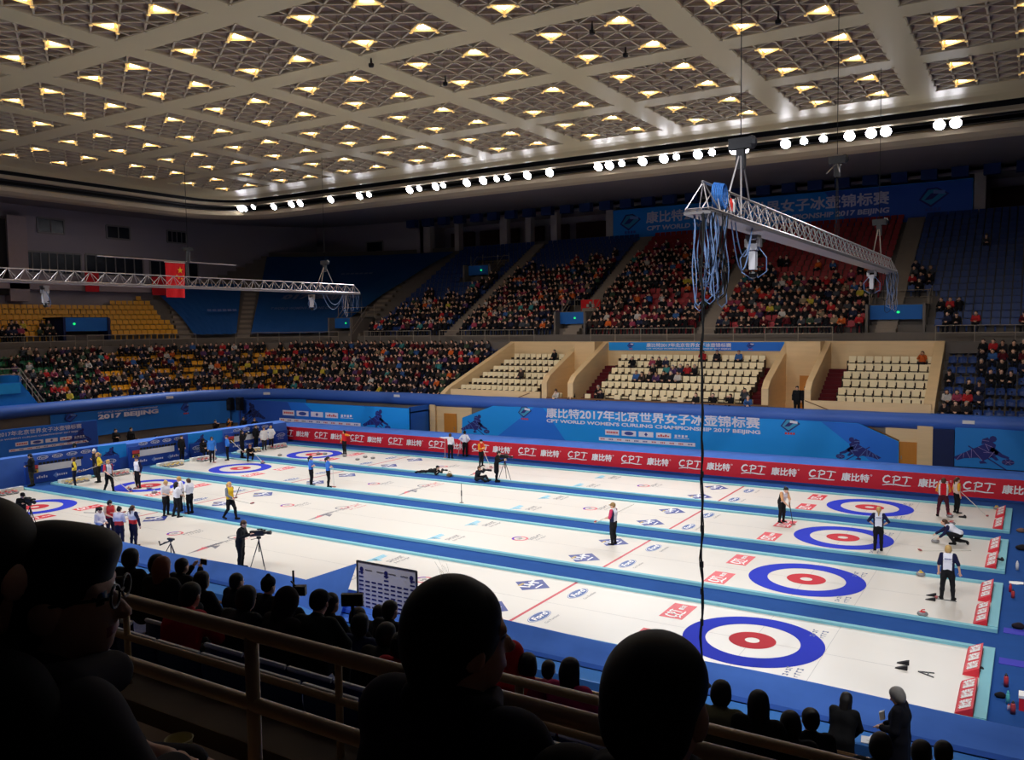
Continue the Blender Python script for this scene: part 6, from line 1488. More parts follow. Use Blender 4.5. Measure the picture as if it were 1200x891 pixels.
# ================================================================== trusses, flag, hanging gear, backdrop
M_alu = mat('aluminium', (176, 170, 172), 0.35, metal=0.7, noise=0.05); M_cable = mat('black_cable', (18, 18, 20), .6); M_bcable = mat('blue_grey_cable', (112, 138, 182), .6); M_motor = mat('hoist_motor', (46, 46, 50), .5)
def truss(label, X, y0, y1, zb, h=0.5, w=0.42, step=0.8):
    t = thing('lighting_truss', label, 'truss', (X, (y0+y1)/2, zb))
    c = MB()
    for dx, dz in ((-w/2, 0), (w/2, 0), (0, h)): c.tube([(X+dx, y0 if dz == 0 else y0+.35, zb+dz), (X+dx, y1 if dz == 0 else y1-.35, zb+dz)], .03, 6)
    c.build('chords', M_alu, t)
    b = MB(); n = int((y1-y0)/step)
    for i in range(n):
        ya = y0+(y1-y0)*i/n; yb = y0+(y1-y0)*(i+1)/n; ym = (ya+yb)/2; ym2 = min(max(ym, y0+.35), y1-.35)
        for s in (-1, 1):
            b.tube([(X+s*w/2, ya, zb), (X, ym2, zb+h)], .015, 5); b.tube([(X, ym2, zb+h), (X+s*w/2, yb, zb)], .015, 5)
        b.tube([(X-w/2, ya, zb), (X+w/2, yb, zb)], .014, 5); b.tube([(X-w/2, ya, zb), (X+w/2, ya, zb)], .014, 5)
    b.build('bracing', M_alu, t)
    r = MB(); r.box(X-w/2-.05, X+w/2+.05, y0, y1, zb-.12, zb-.06); r.build('cable_tray', M_alu, t)
    return t
tr_r = truss('long aluminium truss hanging over the right hand targets', 0.0, -4.35, 24.35, 10.95, h=.62, w=.5)
tr_l = truss('long aluminium truss hanging over the left hand targets', TL, -6.0, 23.3, 10.95, h=.55, w=.45)
def hoist(label, X, Y, zt, zb):
    t = thing('chain_hoist', label, 'hoist', (X, Y, zb))
    MB().tube([(X, Y, zt+.3), (X, Y, 19.94)], .012, 5).build('chain', M_cable, t)
    m = MB(); m.box(X-.28, X+.28, Y-.12, Y+.12, zt-.02, zt+.24); m.sph((X+.26, Y, zt+.12), (.14, .14, .17), 10); m.box(X-.1, X+.1, Y-.1, Y+.1, zt-.5, zt); m.build('motor', M_motor, t)
    s = MB()
    for dx, dy in ((-.22, -.7), (.22, -.7), (0, .75)): s.tube([(X, Y, zt), (X+dx, Y+dy, zb+(.55 if dx == 0 else .05))], .022, 6)
    s.build('sling', M_alu, t); return t
hoist('chain hoist and sling at the near end of the right hand truss', 0, -1.2, 12.75, 11.0); hoist('chain hoist and sling at the far end of the right hand truss', 0, 20.2, 12.9, 11.0); hoist('chain hoist and sling at the right end of the left hand truss', TL, 20.1, 12.8, 11.0)
hoist('middle chain hoist of the right hand truss, in front of the far title banner', 0.0, 10.5, 14.2, 13.7)
c = MB()
for dy in (-.25, 0.1, .5): c.tube([(0, 10.5+dy*.3, 13.7), (0, 10.5+dy, 11.55)], .012, 5)
tag(c.build('suspension_wires', M_cable, loc=(0, 10.5, 13.7)), 'thin wires from the middle hoist down to the right hand truss', 'wires')
def pan_camera(label, X, Y, z, big=1.0):
    t = thing('remote_camera', label, 'remote camera', (X, Y, z))
    m = MB(); m.box(X-.16, X+.16, Y-.16, Y+.16, z-.22, z-.12); m.box(X-.20, X-.10, Y-.1, Y+.1, z-.42*big, z-.2); m.box(X+.10, X+.20, Y-.1, Y+.1, z-.42*big, z-.2); m.build('bracket', M_alu, t)
    m = MB(); m.box(X-.08, X+.08, Y-.12, Y+.12, z-1.0*big, z-.42*big); m.box(X-.12, X+.12, Y-.16, Y+.16, z-.5*big, z-.34*big); m.build('housing', mat('camera_housing_white', (200, 198, 204), .4), t)
    m = MB(); m.lathe([(.0, -.14), (.09, -.1), (.11, 0), (.09, .05)], (X, Y, z-1.1*big), 14); m.tube([(X-.3, Y, z-.95*big), (X+.25, Y+.1, z-.92*big)], .02, 5); m.build('dome', M_lens2, t)
    c = MB()
    for s in (-1, 1):
        c.tube([(X+s*.12, Y, z-.4), (X+s*.34, Y, z-.7), (X+s*.32, Y+.1, z-1.05*big), (X+s*.1, Y+.1, z-1.2*big), (X, Y, z-1.0*big)], .015, 5)
    c.build('cable_loop', M_bcable, t); return t
for Yc, nm in ((-0.1, 'nearest on the right hand truss'), (18.4, 'at the far end of the right hand truss')): pan_camera('white remote camera hanging below, %s' % nm, 0, Yc, 10.85, 1.0 if Yc < 5 else .95)
for Yc, nm in ((1.0, 'at the left edge on the left hand truss'), (18.8, 'near the right end of the left hand truss')): pan_camera('remote camera hanging below, %s' % nm, TL, Yc, 10.85, .95)
def cable_bundle(label, X, Y, z, n, L, mt, spread=.45, seed=1):
    r = random.Random(seed); m = MB()
    for i in range(n):
        x0 = X+r.uniform(-.25, .25); yv = Y+r.uniform(-spread, spread); l = L*r.uniform(.55, 1.0); dx = r.uniform(.1, .3)
        pts = [(x0, yv, z)]
        for q in range(1, 9): pts.append((x0+.04*math.sin(q+i), yv+.03*math.cos(q*1.3+i), z-l*q/8))
        pts += [(x0+dx/2, yv, z-l-.1), (x0+dx, yv, z-l)]
        for q in range(7, -1, -1): pts.append((x0+dx+.04*math.sin(q+2*i), yv+.02, z-l*q/8))
        m.tube(pts, .014, 5, i % len(mt))
    o = m.build('cable_bundle', mt, loc=(X, Y, z)); tag(o, label, 'cables')
cable_bundle('bundle of blue grey cables hanging from the near end of the right hand truss', 0, -3.9, 10.85, 16, 2.0, [M_bcable, M_cable, M_bcable], .4, 3)
cable_bundle('bundle of cables hanging from the far end of the right hand truss', 0, 23.4, 10.85, 11, 1.9, [M_bcable, M_cable, M_alu], .6, 5)
cable_bundle('bundle of cables hanging from the right end of the left hand truss', TL, 22.6, 10.85, 10, 1.6, [M_bcable, M_cable, M_alu], .9, 7)
for nm, X, ys, zz in (('right', 0, (-2.6, -0.9), 10.85), ('left', TL, (19.6, 21.6), 10.85)):
    m = MB()
    for q in range(2):
        a, b = ys[0]+q*.3, ys[1]; m.tube([(X+.2, a+(b-a)*t_, zz-1.1*4*t_*(1-t_)*(1-.3*q)) for t_ in np.linspace(0, 1, 12)], .016, 5)
    tag(m.build('slack_cable', M_bcable, loc=(X, ys[0], zz)), 'slack loop of cable under the %s hand truss' % nm, 'cables')
# blue coil and red/white bottles on the near end of the right truss
m = MB()
for k in range(7): m.tube([(0.05+.02*k, -3.3+.22*math.cos(a)+.05*k, 11.35+.28*math.sin(a)) for a in np.linspace(0, 2*PI, 15)], .016, 5)
tag(m.build('cable_coil', mat('bright_blue_cable', (56, 120, 200), .6), loc=(0, -3.3, 11.3)), 'coil of bright blue cable on the near end of the right hand truss', 'cable coil')
for k, (rgb, dy) in enumerate((((210, 50, 44), 0), ((220, 220, 220), .16))):
    m = MB().lathe([(0, 0), (.05, 0), (.05, .2), (.02, .26), (.02, .3)], (.1, -2.3+dy, 11.1), 10); tag(m.build('bottle', mat('truss_bottle_%d' % k, rgb, .4), loc=(.1, -2.3+dy, 11.1)), '%s bottle standing on the near end of the right hand truss' % ('red', 'white')[k], 'bottle')
# long black power cable down to the floor
xa, ya = 0.12, -4.35
pts = [(xa+.012*math.sin(z*3.1)+.01*math.sin(z*7), ya+.012*math.cos(z*2.3), z) for z in np.linspace(10.85, .3, 60)]
m = MB(); m.tube(pts, .024, 6); m.tube([(p[0]+.035*math.sin(i*.7), p[1]+.03*math.cos(i*.5), p[2]) for i, p in enumerate(pts)], .013, 5)
for z in (5.2, 4.0, 3.2, 2.6, 1.9): m.tube([(xa, ya, z-.07), (xa, ya, z+.07)], .038, 6)
tag(m.build('power_cable', M_cable, loc=(xa, ya, .3)), 'long black cable hanging straight down from the right hand truss to the floor', 'cable')
# flag bar and flag
XFL = -44.0
t = thing('flag_bar', 'thin pale bar hung level near the left wall with a flag under it', 'bar', (XFL, 15, 13.2))
MB().tube([(XFL, 9.6, 13.22), (XFL, 20.4, 13.18)], .045, 6).build('bar', M_alu, t)
m = MB(); m.tube([(XFL, 16.3, 13.2), (XFL, 16.3, 14.0)], .14, 8); m.box(XFL-.1, XFL+.1, 15.9, 16.7, 14.0, 14.2); m.tube([(XFL, 16.3, 14.1), (XFL, 16.3, 19.9)], .02, 5); m.build('hoist', M_motor, t)
m = MB(); m.tube([(XFL, 16.2, 13.2), (XFL, 16.2, 11.3)], .10, 8); m.build('hanging_hose', M_motor, t)
ya, yb, zt_, zb_ = 14.35, 15.9, 13.05, 10.72
t = thing('national_flag', 'bright red flag with yellow stars hanging upright near the left wall', 'flag', (XFL+.15, (ya+yb)/2, zb_))
m = MB(); n = 12
vs = [(XFL+.15+.03*math.sin(i*1.2+j*.5), ya+(yb-ya)*i/n-(.03*j if i == n else 0)*.3, zt_+(zb_-zt_)*j/6) for j in range(7) for i in range(n+1)]
m.add(vs, [(j*(n+1)+i, (j+1)*(n+1)+i, (j+1)*(n+1)+i+1, j*(n+1)+i+1) for j in range(6) for i in range(n)], 0); m.build('cloth', mat('flag_bright_red', (226, 24, 34), .8), t)
def star(m, c, r, rot, mi=0):
    pts = [(c[0], c[1]+(r if k % 2 == 0 else r*.4)*math.sin(rot+k*PI/5), c[2]+(r if k % 2 == 0 else r*.4)*math.cos(rot+k*PI/5)) for k in range(10)]; m.prism(pts, (.01, 0, 0), mi)
m = MB(); star(m, (XFL+.2, 15.48, 12.58), .24, 0)
for y, z, a in ((15.2, 12.22, .4), (15.36, 12.05, .8), (15.58, 12.02, .2), (15.74, 12.2, .6)): star(m, (XFL+.2, y, z), .085, a)
m.build('stars', mat('flag_yellow', (246, 196, 30), .8), t); MB().tube([(XFL+.15, ya-.05, zt_+.05), (XFL+.15, yb+.05, zt_+.05)], .03, 6).build('rod', mat('flag_rod', (226, 220, 214), .6), t)
# hanging loudspeakers in the far left corner
for k, xx in enumerate((270, 281)):
    q = None
    p = ony(xx, 471, 24.6); t = thing('loudspeaker', 'black loudspeaker hanging in the far left corner, %s of the pair' % ('left', 'right')[k], 'loudspeaker', (p[0], 24.6, p[2]-.7))
    MB().box(p[0]-.26, p[0]+.26, 24.4, 24.8, p[2]-.7, p[2]+.35).build('cabinet', M_blk, t); m = MB(); m.lathe([(.02, 0), (.17, .01), (.2, .03)], (p[0], 24.39, p[2]-.4), 14, axis=(0, -1, 0)); m.lathe([(.02, 0), (.1, .01), (.12, .03)], (p[0], 24.39, p[2]+.1), 12, axis=(0, -1, 0)); m.build('cones', mat('speaker_cone', (44, 44, 48), .5), t)
    MB().tube([(p[0], 24.6, 0), (p[0], 24.6, p[2]-.7)], .03, 6).build('stand', M_blk, t)
# interview backdrop at the near side with its cloth wings
YK = -5.0; A = ony(418.5, 658, YK); B = ony(488, 669, YK); zt_ = float(A[2]); zb_ = .75
t = thing('interview_backdrop', 'white interview backdrop printed with rows of sponsor names at the near barrier', 'backdrop', (A[0], YK, zb_))
MB().box(A[0], B[0], YK, YK+.05, zb_, zt_).build('board', M_lilac, t)
m = MB(); w_ = B[0]-A[0]; h_ = zt_-zb_
for j in range(9):
    for i in range(9):
        if j < 7 or i % 4 == 0:
            z = zb_+h_*(.10+.085*j); x = A[0]+w_*(.03+.108*i); m.box(x, x+w_*.075, YK-.006, YK, z, z+h_*.03, 0)
for i in (0, 1, 2):
    x = A[0]+w_*(.05+.42*i); m.sph((x+.06, YK-.01, zt_-.14*h_), (.07, .006, .07), 10, 0); m.box(x+.03, x+.09, YK-.008, YK, zt_-.24*h_, zt_-.18*h_, 0)
for i in range(4): m.box(A[0]+w_*(.14+.2*i), A[0]+w_*(.26+.2*i), YK-.006, YK, zt_-.15*h_, zt_-.13*h_, 1)
m.build('sponsor_print', [M_print, M_grey], t)
m = MB(); m.tube([(A[0], YK, 0), (A[0], YK, zt_+.02)], .03, 6); m.tube([(B[0], YK, 0), (B[0], YK, zt_+.02)], .03, 6); m.tube([(A[0], YK, zt_+.02), (B[0], YK, zt_+.02)], .02, 6); m.build('frame', M_tri, t)
Lp = ony(345, 684, -4.75)
m = MB(); wavy(m, [tuple(Lp+(V3((A[0], YK, zt_-.05))-Lp)*q) for q in np.linspace(0, 1, 14)], [(Lp[0]+(A[0]-.02-Lp[0])*q, YK-.7*q-.1, .62) for q in np.linspace(0, 1, 14)], 6, .03, 2); m.build('left_cloth_wing', M_cloth, t, smooth=True)
q2 = ony(466, 733, -6.1)
ra_ = [tuple(V3((B[0]+.03, YK, zt_-.25))*(1-q)+V3((B[0]+.05, YK-.9, .7))*q) for q in np.linspace(0, 1, 12)]
rb_ = [tuple(V3((B[0], YK, zt_-.3))*(1-q)+V3((q2[0], -6.1, q2[2]))*q-V3((0, 0, .35))*math.sin(q*PI)*.5) for q in np.linspace(0, 1, 12)]
m = MB(); wavy(m, ra_, rb_, 6, .02, 5); m.build('right_cloth_wing', M_cloth, t, smooth=True)
m = MB(); m.poly([(A[0], YK-.7, .70), (B[0], YK-.9, .70), (B[0], YK-.02, .76), (A[0], YK-.02, .76)]); m.build('table_cloth', M_cloth, t)

a, b = ony(1127, 156, 31.2), ony(1215, 130, 31.2); m = MB(); m.tube([tuple(a), tuple((a+b)/2+V3((0, 0, -.05))), tuple(b)], .03, 6)
tag(m.build('slanting_cable', M_cable, loc=tuple(a)), 'black cable slanting up along the far light bridge at the right edge', 'cable')
# ================================================================== seats and spectators of the far stands
def seat_mesh(name, mats, wdt=.42, rim=False, hb=.36):
    """folding stadium seat: curved shell back, pan and bracket; faces +y, floor at z=0"""
    m = MB(); n = 5
    xs = np.linspace(-wdt/2, wdt/2, n)
    cur = lambda x: -.05*(1-(2*x/wdt)**2)
    for off, mi, flip in ((0, 0, False), (.03, 0, True)):
        vs = [(x, -.20+cur(x)+off-(.06 if z > .5 else 0), z) for z in (.40, .40+hb*.6, .40+hb+.0) for x in xs]
        vs = [(x, y, z-(.03*(2*x/wdt)**2 if z > .7 else 0)) for x, y, z in vs]
        fs = [(j*n+i, j*n+i+1, (j+1)*n+i+1, (j+1)*n+i) for j in range(2) for i in range(n-1)]
        m.add(vs, [f[::-1] for f in fs] if flip else fs, mi)
    if rim: m.tube([(x, -.25+cur(x), .405+hb-.03*(2*x/wdt)**2) for x in xs], .021, 6, 1)
    vs = [(x, y, .40-.02*(1-(2*x/wdt)**2)+(.02 if y > .1 else 0)) for y in (-.18, 0, .2) for x in xs]
    m.add(vs, [(j*n+i, j*n+i+1, (j+1)*n+i+1, (j+1)*n+i) for j in range(2) for i in range(n-1)], 0)
    m.add([(x, y, z-.03) for x, y, z in vs], [(j*n+i, (j+1)*n+i, (j+1)*n+i+1, j*n+i+1) for j in range(2) for i in range(n-1)], 0)
    m.box(-.05, .05, -.14, .0, .0, .36, 0)
    return m
SEATC = dict(blue=(24, 58, 122), red=(158, 26, 40), yellow=(222, 158, 24), green=(28, 104, 66), navy=(26, 48, 104))
def m_seat(c): return mat('seat_'+c, SEATC[c], .45, spec=.4, noise=.06)
def replicate(V, F, places):
    """V, F template; places = list of (x, y, z, rz, scale)"""
    n = len(places); P = np.array(places); c, s = np.cos(P[:, 3]), np.sin(P[:, 3])
    X = (V[None, :, 0]*c[:, None]-V[None, :, 1]*s[:, None])*P[:, 4:5]+P[:, 0:1]; Y = (V[None, :, 0]*s[:, None]+V[None, :, 1]*c[:, None])*P[:, 4:5]+P[:, 1:2]; Z = V[None, :, 2]*P[:, 4:5]+P[:, 2:3]
    VV = np.stack([X, Y, Z], -1).reshape(-1, 3); FF = (F[None]+(np.arange(n)*len(V))[:, None, None]).reshape(-1, F.shape[1])
    return VV, FF
def quads_only(mb):
    V = np.array(mb.v); F = []
    for f in mb.f:
        if len(f) == 4: F.append(f)
        elif len(f) == 3: F.append([f[0], f[1], f[2], f[2]])
        else:
            for i in range(1, len(f)-1, 2): F.append([f[0], f[i], f[i+1], f[min(i+2, len(f)-1)]])
    return V, np.array(F)
SEAT_LOW = MB()
SEAT_LOW.add([(-.21, -.20, .40), (.21, -.20, .40), (.21, -.27, .76), (-.21, -.27, .76)], [(0, 1, 2, 3)]); SEAT_LOW.add([(-.21, -.17, .40), (.21, -.17, .40), (.21, -.24, .77), (-.21, -.24, .77)], [(3, 2, 1, 0)])
SEAT_LOW.add([(-.21, -.27, .76), (.21, -.27, .76), (.21, -.24, .77), (-.21, -.24, .77)], [(0, 1, 2, 3)]); SEAT_LOW.add([(-.21, -.2, .41), (.21, -.2, .41), (.21, .2, .43), (-.21, .2, .43)], [(0, 1, 2, 3)]); SEAT_LOW.add([(-.21, .2, .43), (.21, .2, .43), (.21, .2, .36), (-.21, .2, .36)], [(0, 3, 2, 1)])
SEAT_LOW.add([(-.05, -.1, 0), (.05, -.1, 0), (.05, -.1, .4), (-.05, -.1, .4)], [(0, 1, 2, 3)])
CR_ = random.Random(42)
# every far seat: (x, y, floor z, rz, section, row, order)
SEATS = []
def in_vom(x, y, up):
    if not up: return False
    for x0, x1, y0, y1 in ((-25.6, -22.3, 34, 38.6), (-3.2, .8, 34, 38.8), (-39.9, -36.3, 43, 46.8), (-48.3, -44.9, 33, 37.2)):
        if x0 < x < x1 and y0 < y < y1: return True
    return False
def add_rows(rows, up):
    for k, (d, z) in enumerate(rows):
        s = -67.0
        smax = 14.137+16
        while s < smax:
            R_d = TR+d+.4
            (x, y), nn = at(d+.42, s)
            step = .5 if s <= 0 or s > 14.137 else .5*TR/R_d
            s += step
            X, Y_, Zd = px((x, y, z+1.0))
            if not (-25 < X < 1225 and 200 < Y_ < 520): continue
            if x < WX+.5 or y > WY-.4: continue
            if not up and (-31.2+.3*k < x < 2.1 and y > 27): continue
            if up and any(abs(x-a) < .75 for a in AISLES) and y > 33: continue
            if in_vom(x, y, up): continue
            if up:
                if y > 33 and x > -45.6-.24*(d-7.1)+.0 and x < -45.6-.24*(d-7.1)+1.0+0: continue
                # covered corner
                if s > .55 and s < 7.1: continue
                if 7.1 <= s < 10.2+.1*k: continue
                sec = 'blue' if (s <= .6 and (x < -23.8 or x > -1.7)) else ('red' if s <= .6 else 'yellow')
                if sec == 'yellow':
                    yA_, yB_ = onx(72, 400, TX-DC-1.3)[1], onx(133, 400, TX-DC-1.3)[1]
                    if yA_ < y < yB_ and k < 3: continue
            else:
                xx = X
                sec = 'navy' if (s < 2.2 and x < 0) else ('blue' if x > 0 else ('yellow' if xx > 118+18*math.sin(k*2.1) else 'green'))
                if s > 14.137 and X < 62 and Y_ > 440-(62-X)*.0: 
                    if X < 22 or Y_ > 443+(X-22)*.62: continue
            SEATS.append([x, y, z, math.atan2(-nn[1], -nn[0])-PI/2, sec, k, up, X, Y_, Zd, s])
add_rows(LROW, False); add_rows(UROW[:19], True)
def line_y(pts, x):
    for (xa, ya), (xb, yb) in zip(pts[:-1], pts[1:]):
        if xa <= x <= xb: return ya+(yb-ya)*(x-xa)/(xb-xa)
    return pts[0][1] if x < pts[0][0] else pts[-1][1]
def clump(x, y, sc): return .5+.5*math.sin(x*.7*sc+1.3*math.sin(y*.9*sc))*math.cos(y*.8*sc+.7*math.sin(x*.5*sc))
def prob(S):
    x, y, z, rz, sec, k, up, X, Y_, Zd, s = S
    if not up:
        if x > 0:
            if 1090 < X < 1152 and Y_ > 428 and Y_ < 482: return .62
            if X >= 1140 and Y_ < 440: return .9 if X > 1148 else .3
            if Y_ > 482: return .35
            return .05
        if X > 345: return .975
        if X > 190: 
            c = clump(x+y, k*2.3, 1.0); return .88 if c > .42 else .22
        c = clump(x*1.1+y*1.3, k*1.9, .8); return .86 if c > .36 else .30
    if sec == 'yellow':
        return .75 if (X < 78 and Y_ > 376-(X > 45)*(0)) else 0.0
    if sec == 'blue' and x < -23.8:
        L = line_y([(380, 388), (412, 381), (440, 372), (470, 358), (500, 346), (560, 330), (600, 318), (640, 309), (690, 303), (750, 293)], X)
        return .94 if Y_ > L+4 else (.35 if Y_ > L-6 else 0.0)
    if sec == 'red':
        if X < 850:
            L = line_y([(700, 300), (745, 290), (790, 284), (850, 296)], X)
            p_ = .93 if Y_ > L+6 else (.35 if Y_ > L-4 else 0)
        else:
            L = line_y([(850, 298), (900, 308), (960, 318), (1000, 322), (1070, 322)], X)
            p_ = .9 if Y_ > L+6 else (.3 if Y_ > L-14 else .02)
        if 745 < X < 850 and 332 < Y_ < 356: p_ *= .55
        return p_
    if X < 1092 and Y_ > 300: return .7
    if Y_ > 372: return .55 if clump(X*.09, Y_*.2, 1) > .4 else .12
    if Y_ > 350 and X < 1130: return .5
    if Y_ > 356: return .15
    return .012
COATS = [((22, 22, 26), 'black', 30), ((34, 32, 38), 'charcoal', 18), ((38, 42, 66), 'navy', 12), ((60, 48, 44), 'brown', 9), ((96, 26, 34), 'dark red', 9), ((178, 40, 44), 'red', 6), ((70, 72, 78), 'grey', 6), ((150, 60, 84), 'pink', 4), ((206, 96, 40), 'orange', 2.5), ((196, 190, 184), 'white', 2.5), ((60, 76, 60), 'olive', 4), ((56, 94, 150), 'blue', 4), ((84, 56, 96), 'purple', 3), ((190, 170, 60), 'yellow', 1.2), ((60, 130, 130), 'teal', 1.2), ((140, 120, 96), 'tan', 3)]
def pick_coat():
    r = CR_.random()*sum(c[2] for c in COATS)
    for i, c in enumerate(COATS):
        r -= c[2]
        if r <= 0: return i
    return 0
# seated spectator templates, one mesh each: skin / coat / trousers / hair
VAR = [(P_seat, 'short'), (P_seat, 'bob'), (P_seatlean, 'short'), (P_seat, 'long'), (P_seatlean, 'beanie'), (P_seatphoto, 'bob')]
def spect_template(S, hair, h):
    b = body_sets(S, 1.08, .6)
    P = b['torso']+b['arms']+b['lower']+b['legs']+b['feet']['L']+b['feet']['R']+b['neck']+b['head']+b['hands']+[tuple(list(p[:-2])+['hair', .02]) if False else p for p in hair_prims(b['q'], b['R'], hair)]
    V, F, T = sdf_mesh(P, h, k=.03, inflate=.012)
    mi = tri_mi(T, F, [['skin', 'eye', 'lip'], ['torso', 'arm', 'forearm'], ['leg', 'foot'], ['hair']])
    return V, F, mi
M_coat = mat('spectator_coat', (255, 255, 255), .85, spec=.2, noise=.12, scale=8, objcol=True)
M_dtr = m_cloth((30, 30, 36))
T_HI = [spect_template(S, hr, .028) for S, hr in VAR]
T_LO = [spect_template(S, hr, .058) for S, hr in VAR]
HI_ME = {}
def hi_mesh(v, hc, sk):
    k = (v, hc, sk)
    if k not in HI_ME:
        V, F, mi = T_HI[v]; HI_ME[k] = np_mesh('spectator', V, F, [m_skin(sk), M_coat, M_dtr, m_hair(hc)], mi)
    return HI_ME[k]
HCS = ['black', 'black', 'black', 'brown', 'grey', 'brown']
def spectator(loc, rz, coat, label, v=None, group=None, sc=1.0, hc=None):
    v = CR_.randrange(len(VAR)) if v is None else v
    o = link('person', hi_mesh(v, hc or HCS[CR_.randrange(6)], CR_.randrange(3)), None, loc); o.rotation_euler = (0, 0, rz+CR_.uniform(-.25, .25)); o.scale = (sc,)*3
    o.color = lin(coat)+(1,); tag(o, label, 'person', group); return o
crowd = []; empty = []
for S in SEATS:
    if CR_.random() < prob(S): crowd.append(S)
    else: empty.append(S)
# ---- timber block : armchairs and its guests
M_cream = mat('cream_armchair', (240, 222, 182), .6, noise=.05)
M_creamd = mat('armchair_base', (60, 44, 34), .8)
ach = MB()
ach.prism([(-.205, -.13, .50), (-.205, -.18, .80), (-.205, -.20, .87), (-.205, -.24, .89), (-.205, -.26, .86), (-.205, -.22, .50)], (.41, 0, 0), 0); ach.prism([(-.205, -.14, .34), (-.205, -.14, .44), (-.205, .22, .46), (-.205, .26, .43), (-.205, .25, .34)], (.41, 0, 0), 0); ach.box(-.2, .2, -.27, -.25, .30, .84, 1)
for s in (-1, 1): ach.box(s*.235-.02, s*.235+.02, -.2, .2, .0, .62, 1)
ach.box(-.2, .2, -.16, .2, 0, .30, 1)
ach_me = ach.mesh('armchair', [M_cream, M_creamd])
VS = []
for blk, x0, n, nrow in (('left timber block', -27.35, 9, 6), ('centre timber block', -18.45, 21, 6), ('right timber block', -3.25, 10, 6)):
    for k in range(nrow):
        for i in range(n):
            sh = 0
            if blk[0] == 'l' and k < 5: sh = 0
            VS.append((x0+.485*i+(.0 if k % 2 else .12 if blk[0] != 'l' else 0), 28.1+.8*k+.46, ROWZ[k], blk, k, i))
    if blk[0] == 'l':
        for k in range(5):
            for e in range(1, 6-k):
                VS.append((x0-.485*e*.9, 28.1+.8*k+.46, ROWZ[k], blk, k, -e))
for i in range(13): VS.append((-21.2+1.08*i, 27.98, 2.98, 'front rank before the centre timber block', 0, i))
rowlab = ['lowest row', 'second row', 'third row', 'fourth row', 'fifth row', 'top row']
cnt = {}
for blk in set(v[3] for v in VS):
    for k in set(v[4] for v in VS if v[3] == blk):
        row = sorted([v for v in VS if v[3] == blk and v[4] == k])
        for i, v in enumerate(row):
            o = link('armchair', ach_me, None, v[:3]); o.rotation_euler = (0, 0, PI)
            where = '%s of the %s' % (rowlab[k], blk) if blk[0] != 'f' else blk
            tag(o, 'cream armchair, %s from left in the %s' % (nth(i), where), 'armchair', 'cream armchairs of the timber block')
guests = [(745, 418, 0), (763.5, 418, 7), (771, 418, 0), (780, 418, 2), (769, 428, 0), (779, 427, 14), (787, 428, 12), (795, 426, 2), (746, 437, 11), (755, 436, 3), (762, 437, 0), (773, 437, 12), (781, 436, 0), (788, 436, 1), (796, 435, 9), (698.6, 456, 0), (704.6, 456, 1), (655, 462, 9), (668, 461, 0), (827, 417, 5), (844, 416, 1), (862, 417, 11), (804, 427, 5), (813, 427, 0), (817, 467, 0), (836, 467, 0), (850, 468, 0), (889, 469, 11), (908, 468, 6), (1080, 412, 8), (609, 432, 3), (650, 416, 0)]
used = set(); gl = []
for gx, gy, ci in guests:
    best = min((v for v in VS if v not in used), key=lambda v: (px((v[0], v[1], v[2]+1.05))[0]-gx)**2+1.6*(px((v[0], v[1], v[2]+1.05))[1]-gy)**2)
    used.add(best); gl.append((best, ci))
bycol = {}
for v, ci in gl: bycol.setdefault((v[3], v[4], COATS[ci][1]), []).append((v, ci))
nrow_named = lambda v: ('the %s of the %s' % (rowlab[v[4]], v[3])) if v[3][0] != 'f' else 'the '+v[3]
for kk, lst in bycol.items():
    lst.sort(key=lambda q: q[0][0])
    for i, (v, ci) in enumerate(lst):
        which = '' if len(lst) == 1 else ', %s from left' % nth(i)
        spectator((v[0], v[1]-.02, v[2]), PI, COATS[ci][0], 'guest in %s seated in %s%s' % (COATS[ci][1], nrow_named(v), which), group='guests in the cream armchairs', sc=.98)
for xx, nm in ((934, 'left'), (944, 'right')):
    p = ony(xx, 478, 28.6); person('man in a dark suit standing in the timber passage by the door, %s of two' % nm, 'relk', P_relax, (float(p[0]), 28.6, 3.0), PI+.2, h=.02, hair='short', hairc='black', top=(20, 20, 24), trousers=(20, 20, 24), jacket_len=.1, scale=1.05)
# ---- the largest-showing spectators as people of their own, the rest as one crowd
crowd.sort(key=lambda S: S[9])
NIND = 165
ind, rest = crowd[:NIND], crowd[NIND:]
secname = lambda S: ('upper' if S[6] else 'lower')+(' right blue seats' if S[0] > -1.7 else (' red seats' if S[4] == 'red' else (' stand left of timber block' if S[4] in ('navy', 'blue') else ' yellow and green corner')))
lab = {}
for S in ind: 
    S.append(pick_coat()); lab.setdefault((secname(S), S[5], COATS[S[-1]][1]), []).append(S)
LR = ['front row', 'second row', 'third row', 'fourth row', 'fifth row', 'sixth row', 'top row']
for (sn, k, cn), lst in lab.items():
    lst.sort(key=lambda S: S[7])
    for i, S in enumerate(lst):
        which = '' if len(lst) == 1 else '%s from the left, ' % nth(i)
        rn = LR[k] if k < 7 else nth(k)+' row'
        spectator((S[0], S[1], S[2]-.02), S[3], COATS[S[-1]][0], 'spectator in %s, %s%s of %s' % (cn, which, rn, sn), group='spectators in the far stands')
mats = [m_skin(0), M_dtr, m_hair('black'), m_hair('brown')]+[m_cloth(c[0]) for c in COATS]
groups = {}
for S in rest: groups.setdefault((CR_.randrange(len(VAR)), pick_coat(), CR_.randrange(2)), []).append((S[0]+CR_.uniform(-.05, .05), S[1], S[2]-.02, S[3]+CR_.uniform(-.35, .35), CR_.uniform(.93, 1.05)))
VV, FF, MI = [], [], []; off = 0
for (v, c, hcx), pl in groups.items():
    V, F, mi = T_LO[v]; lut = np.array([0, 4+c, 1, 2+hcx]); a, b = replicate(V, F, pl); VV.append(a); FF.append(b+off); off += len(a); MI.append(np.tile(lut[mi], len(pl)))
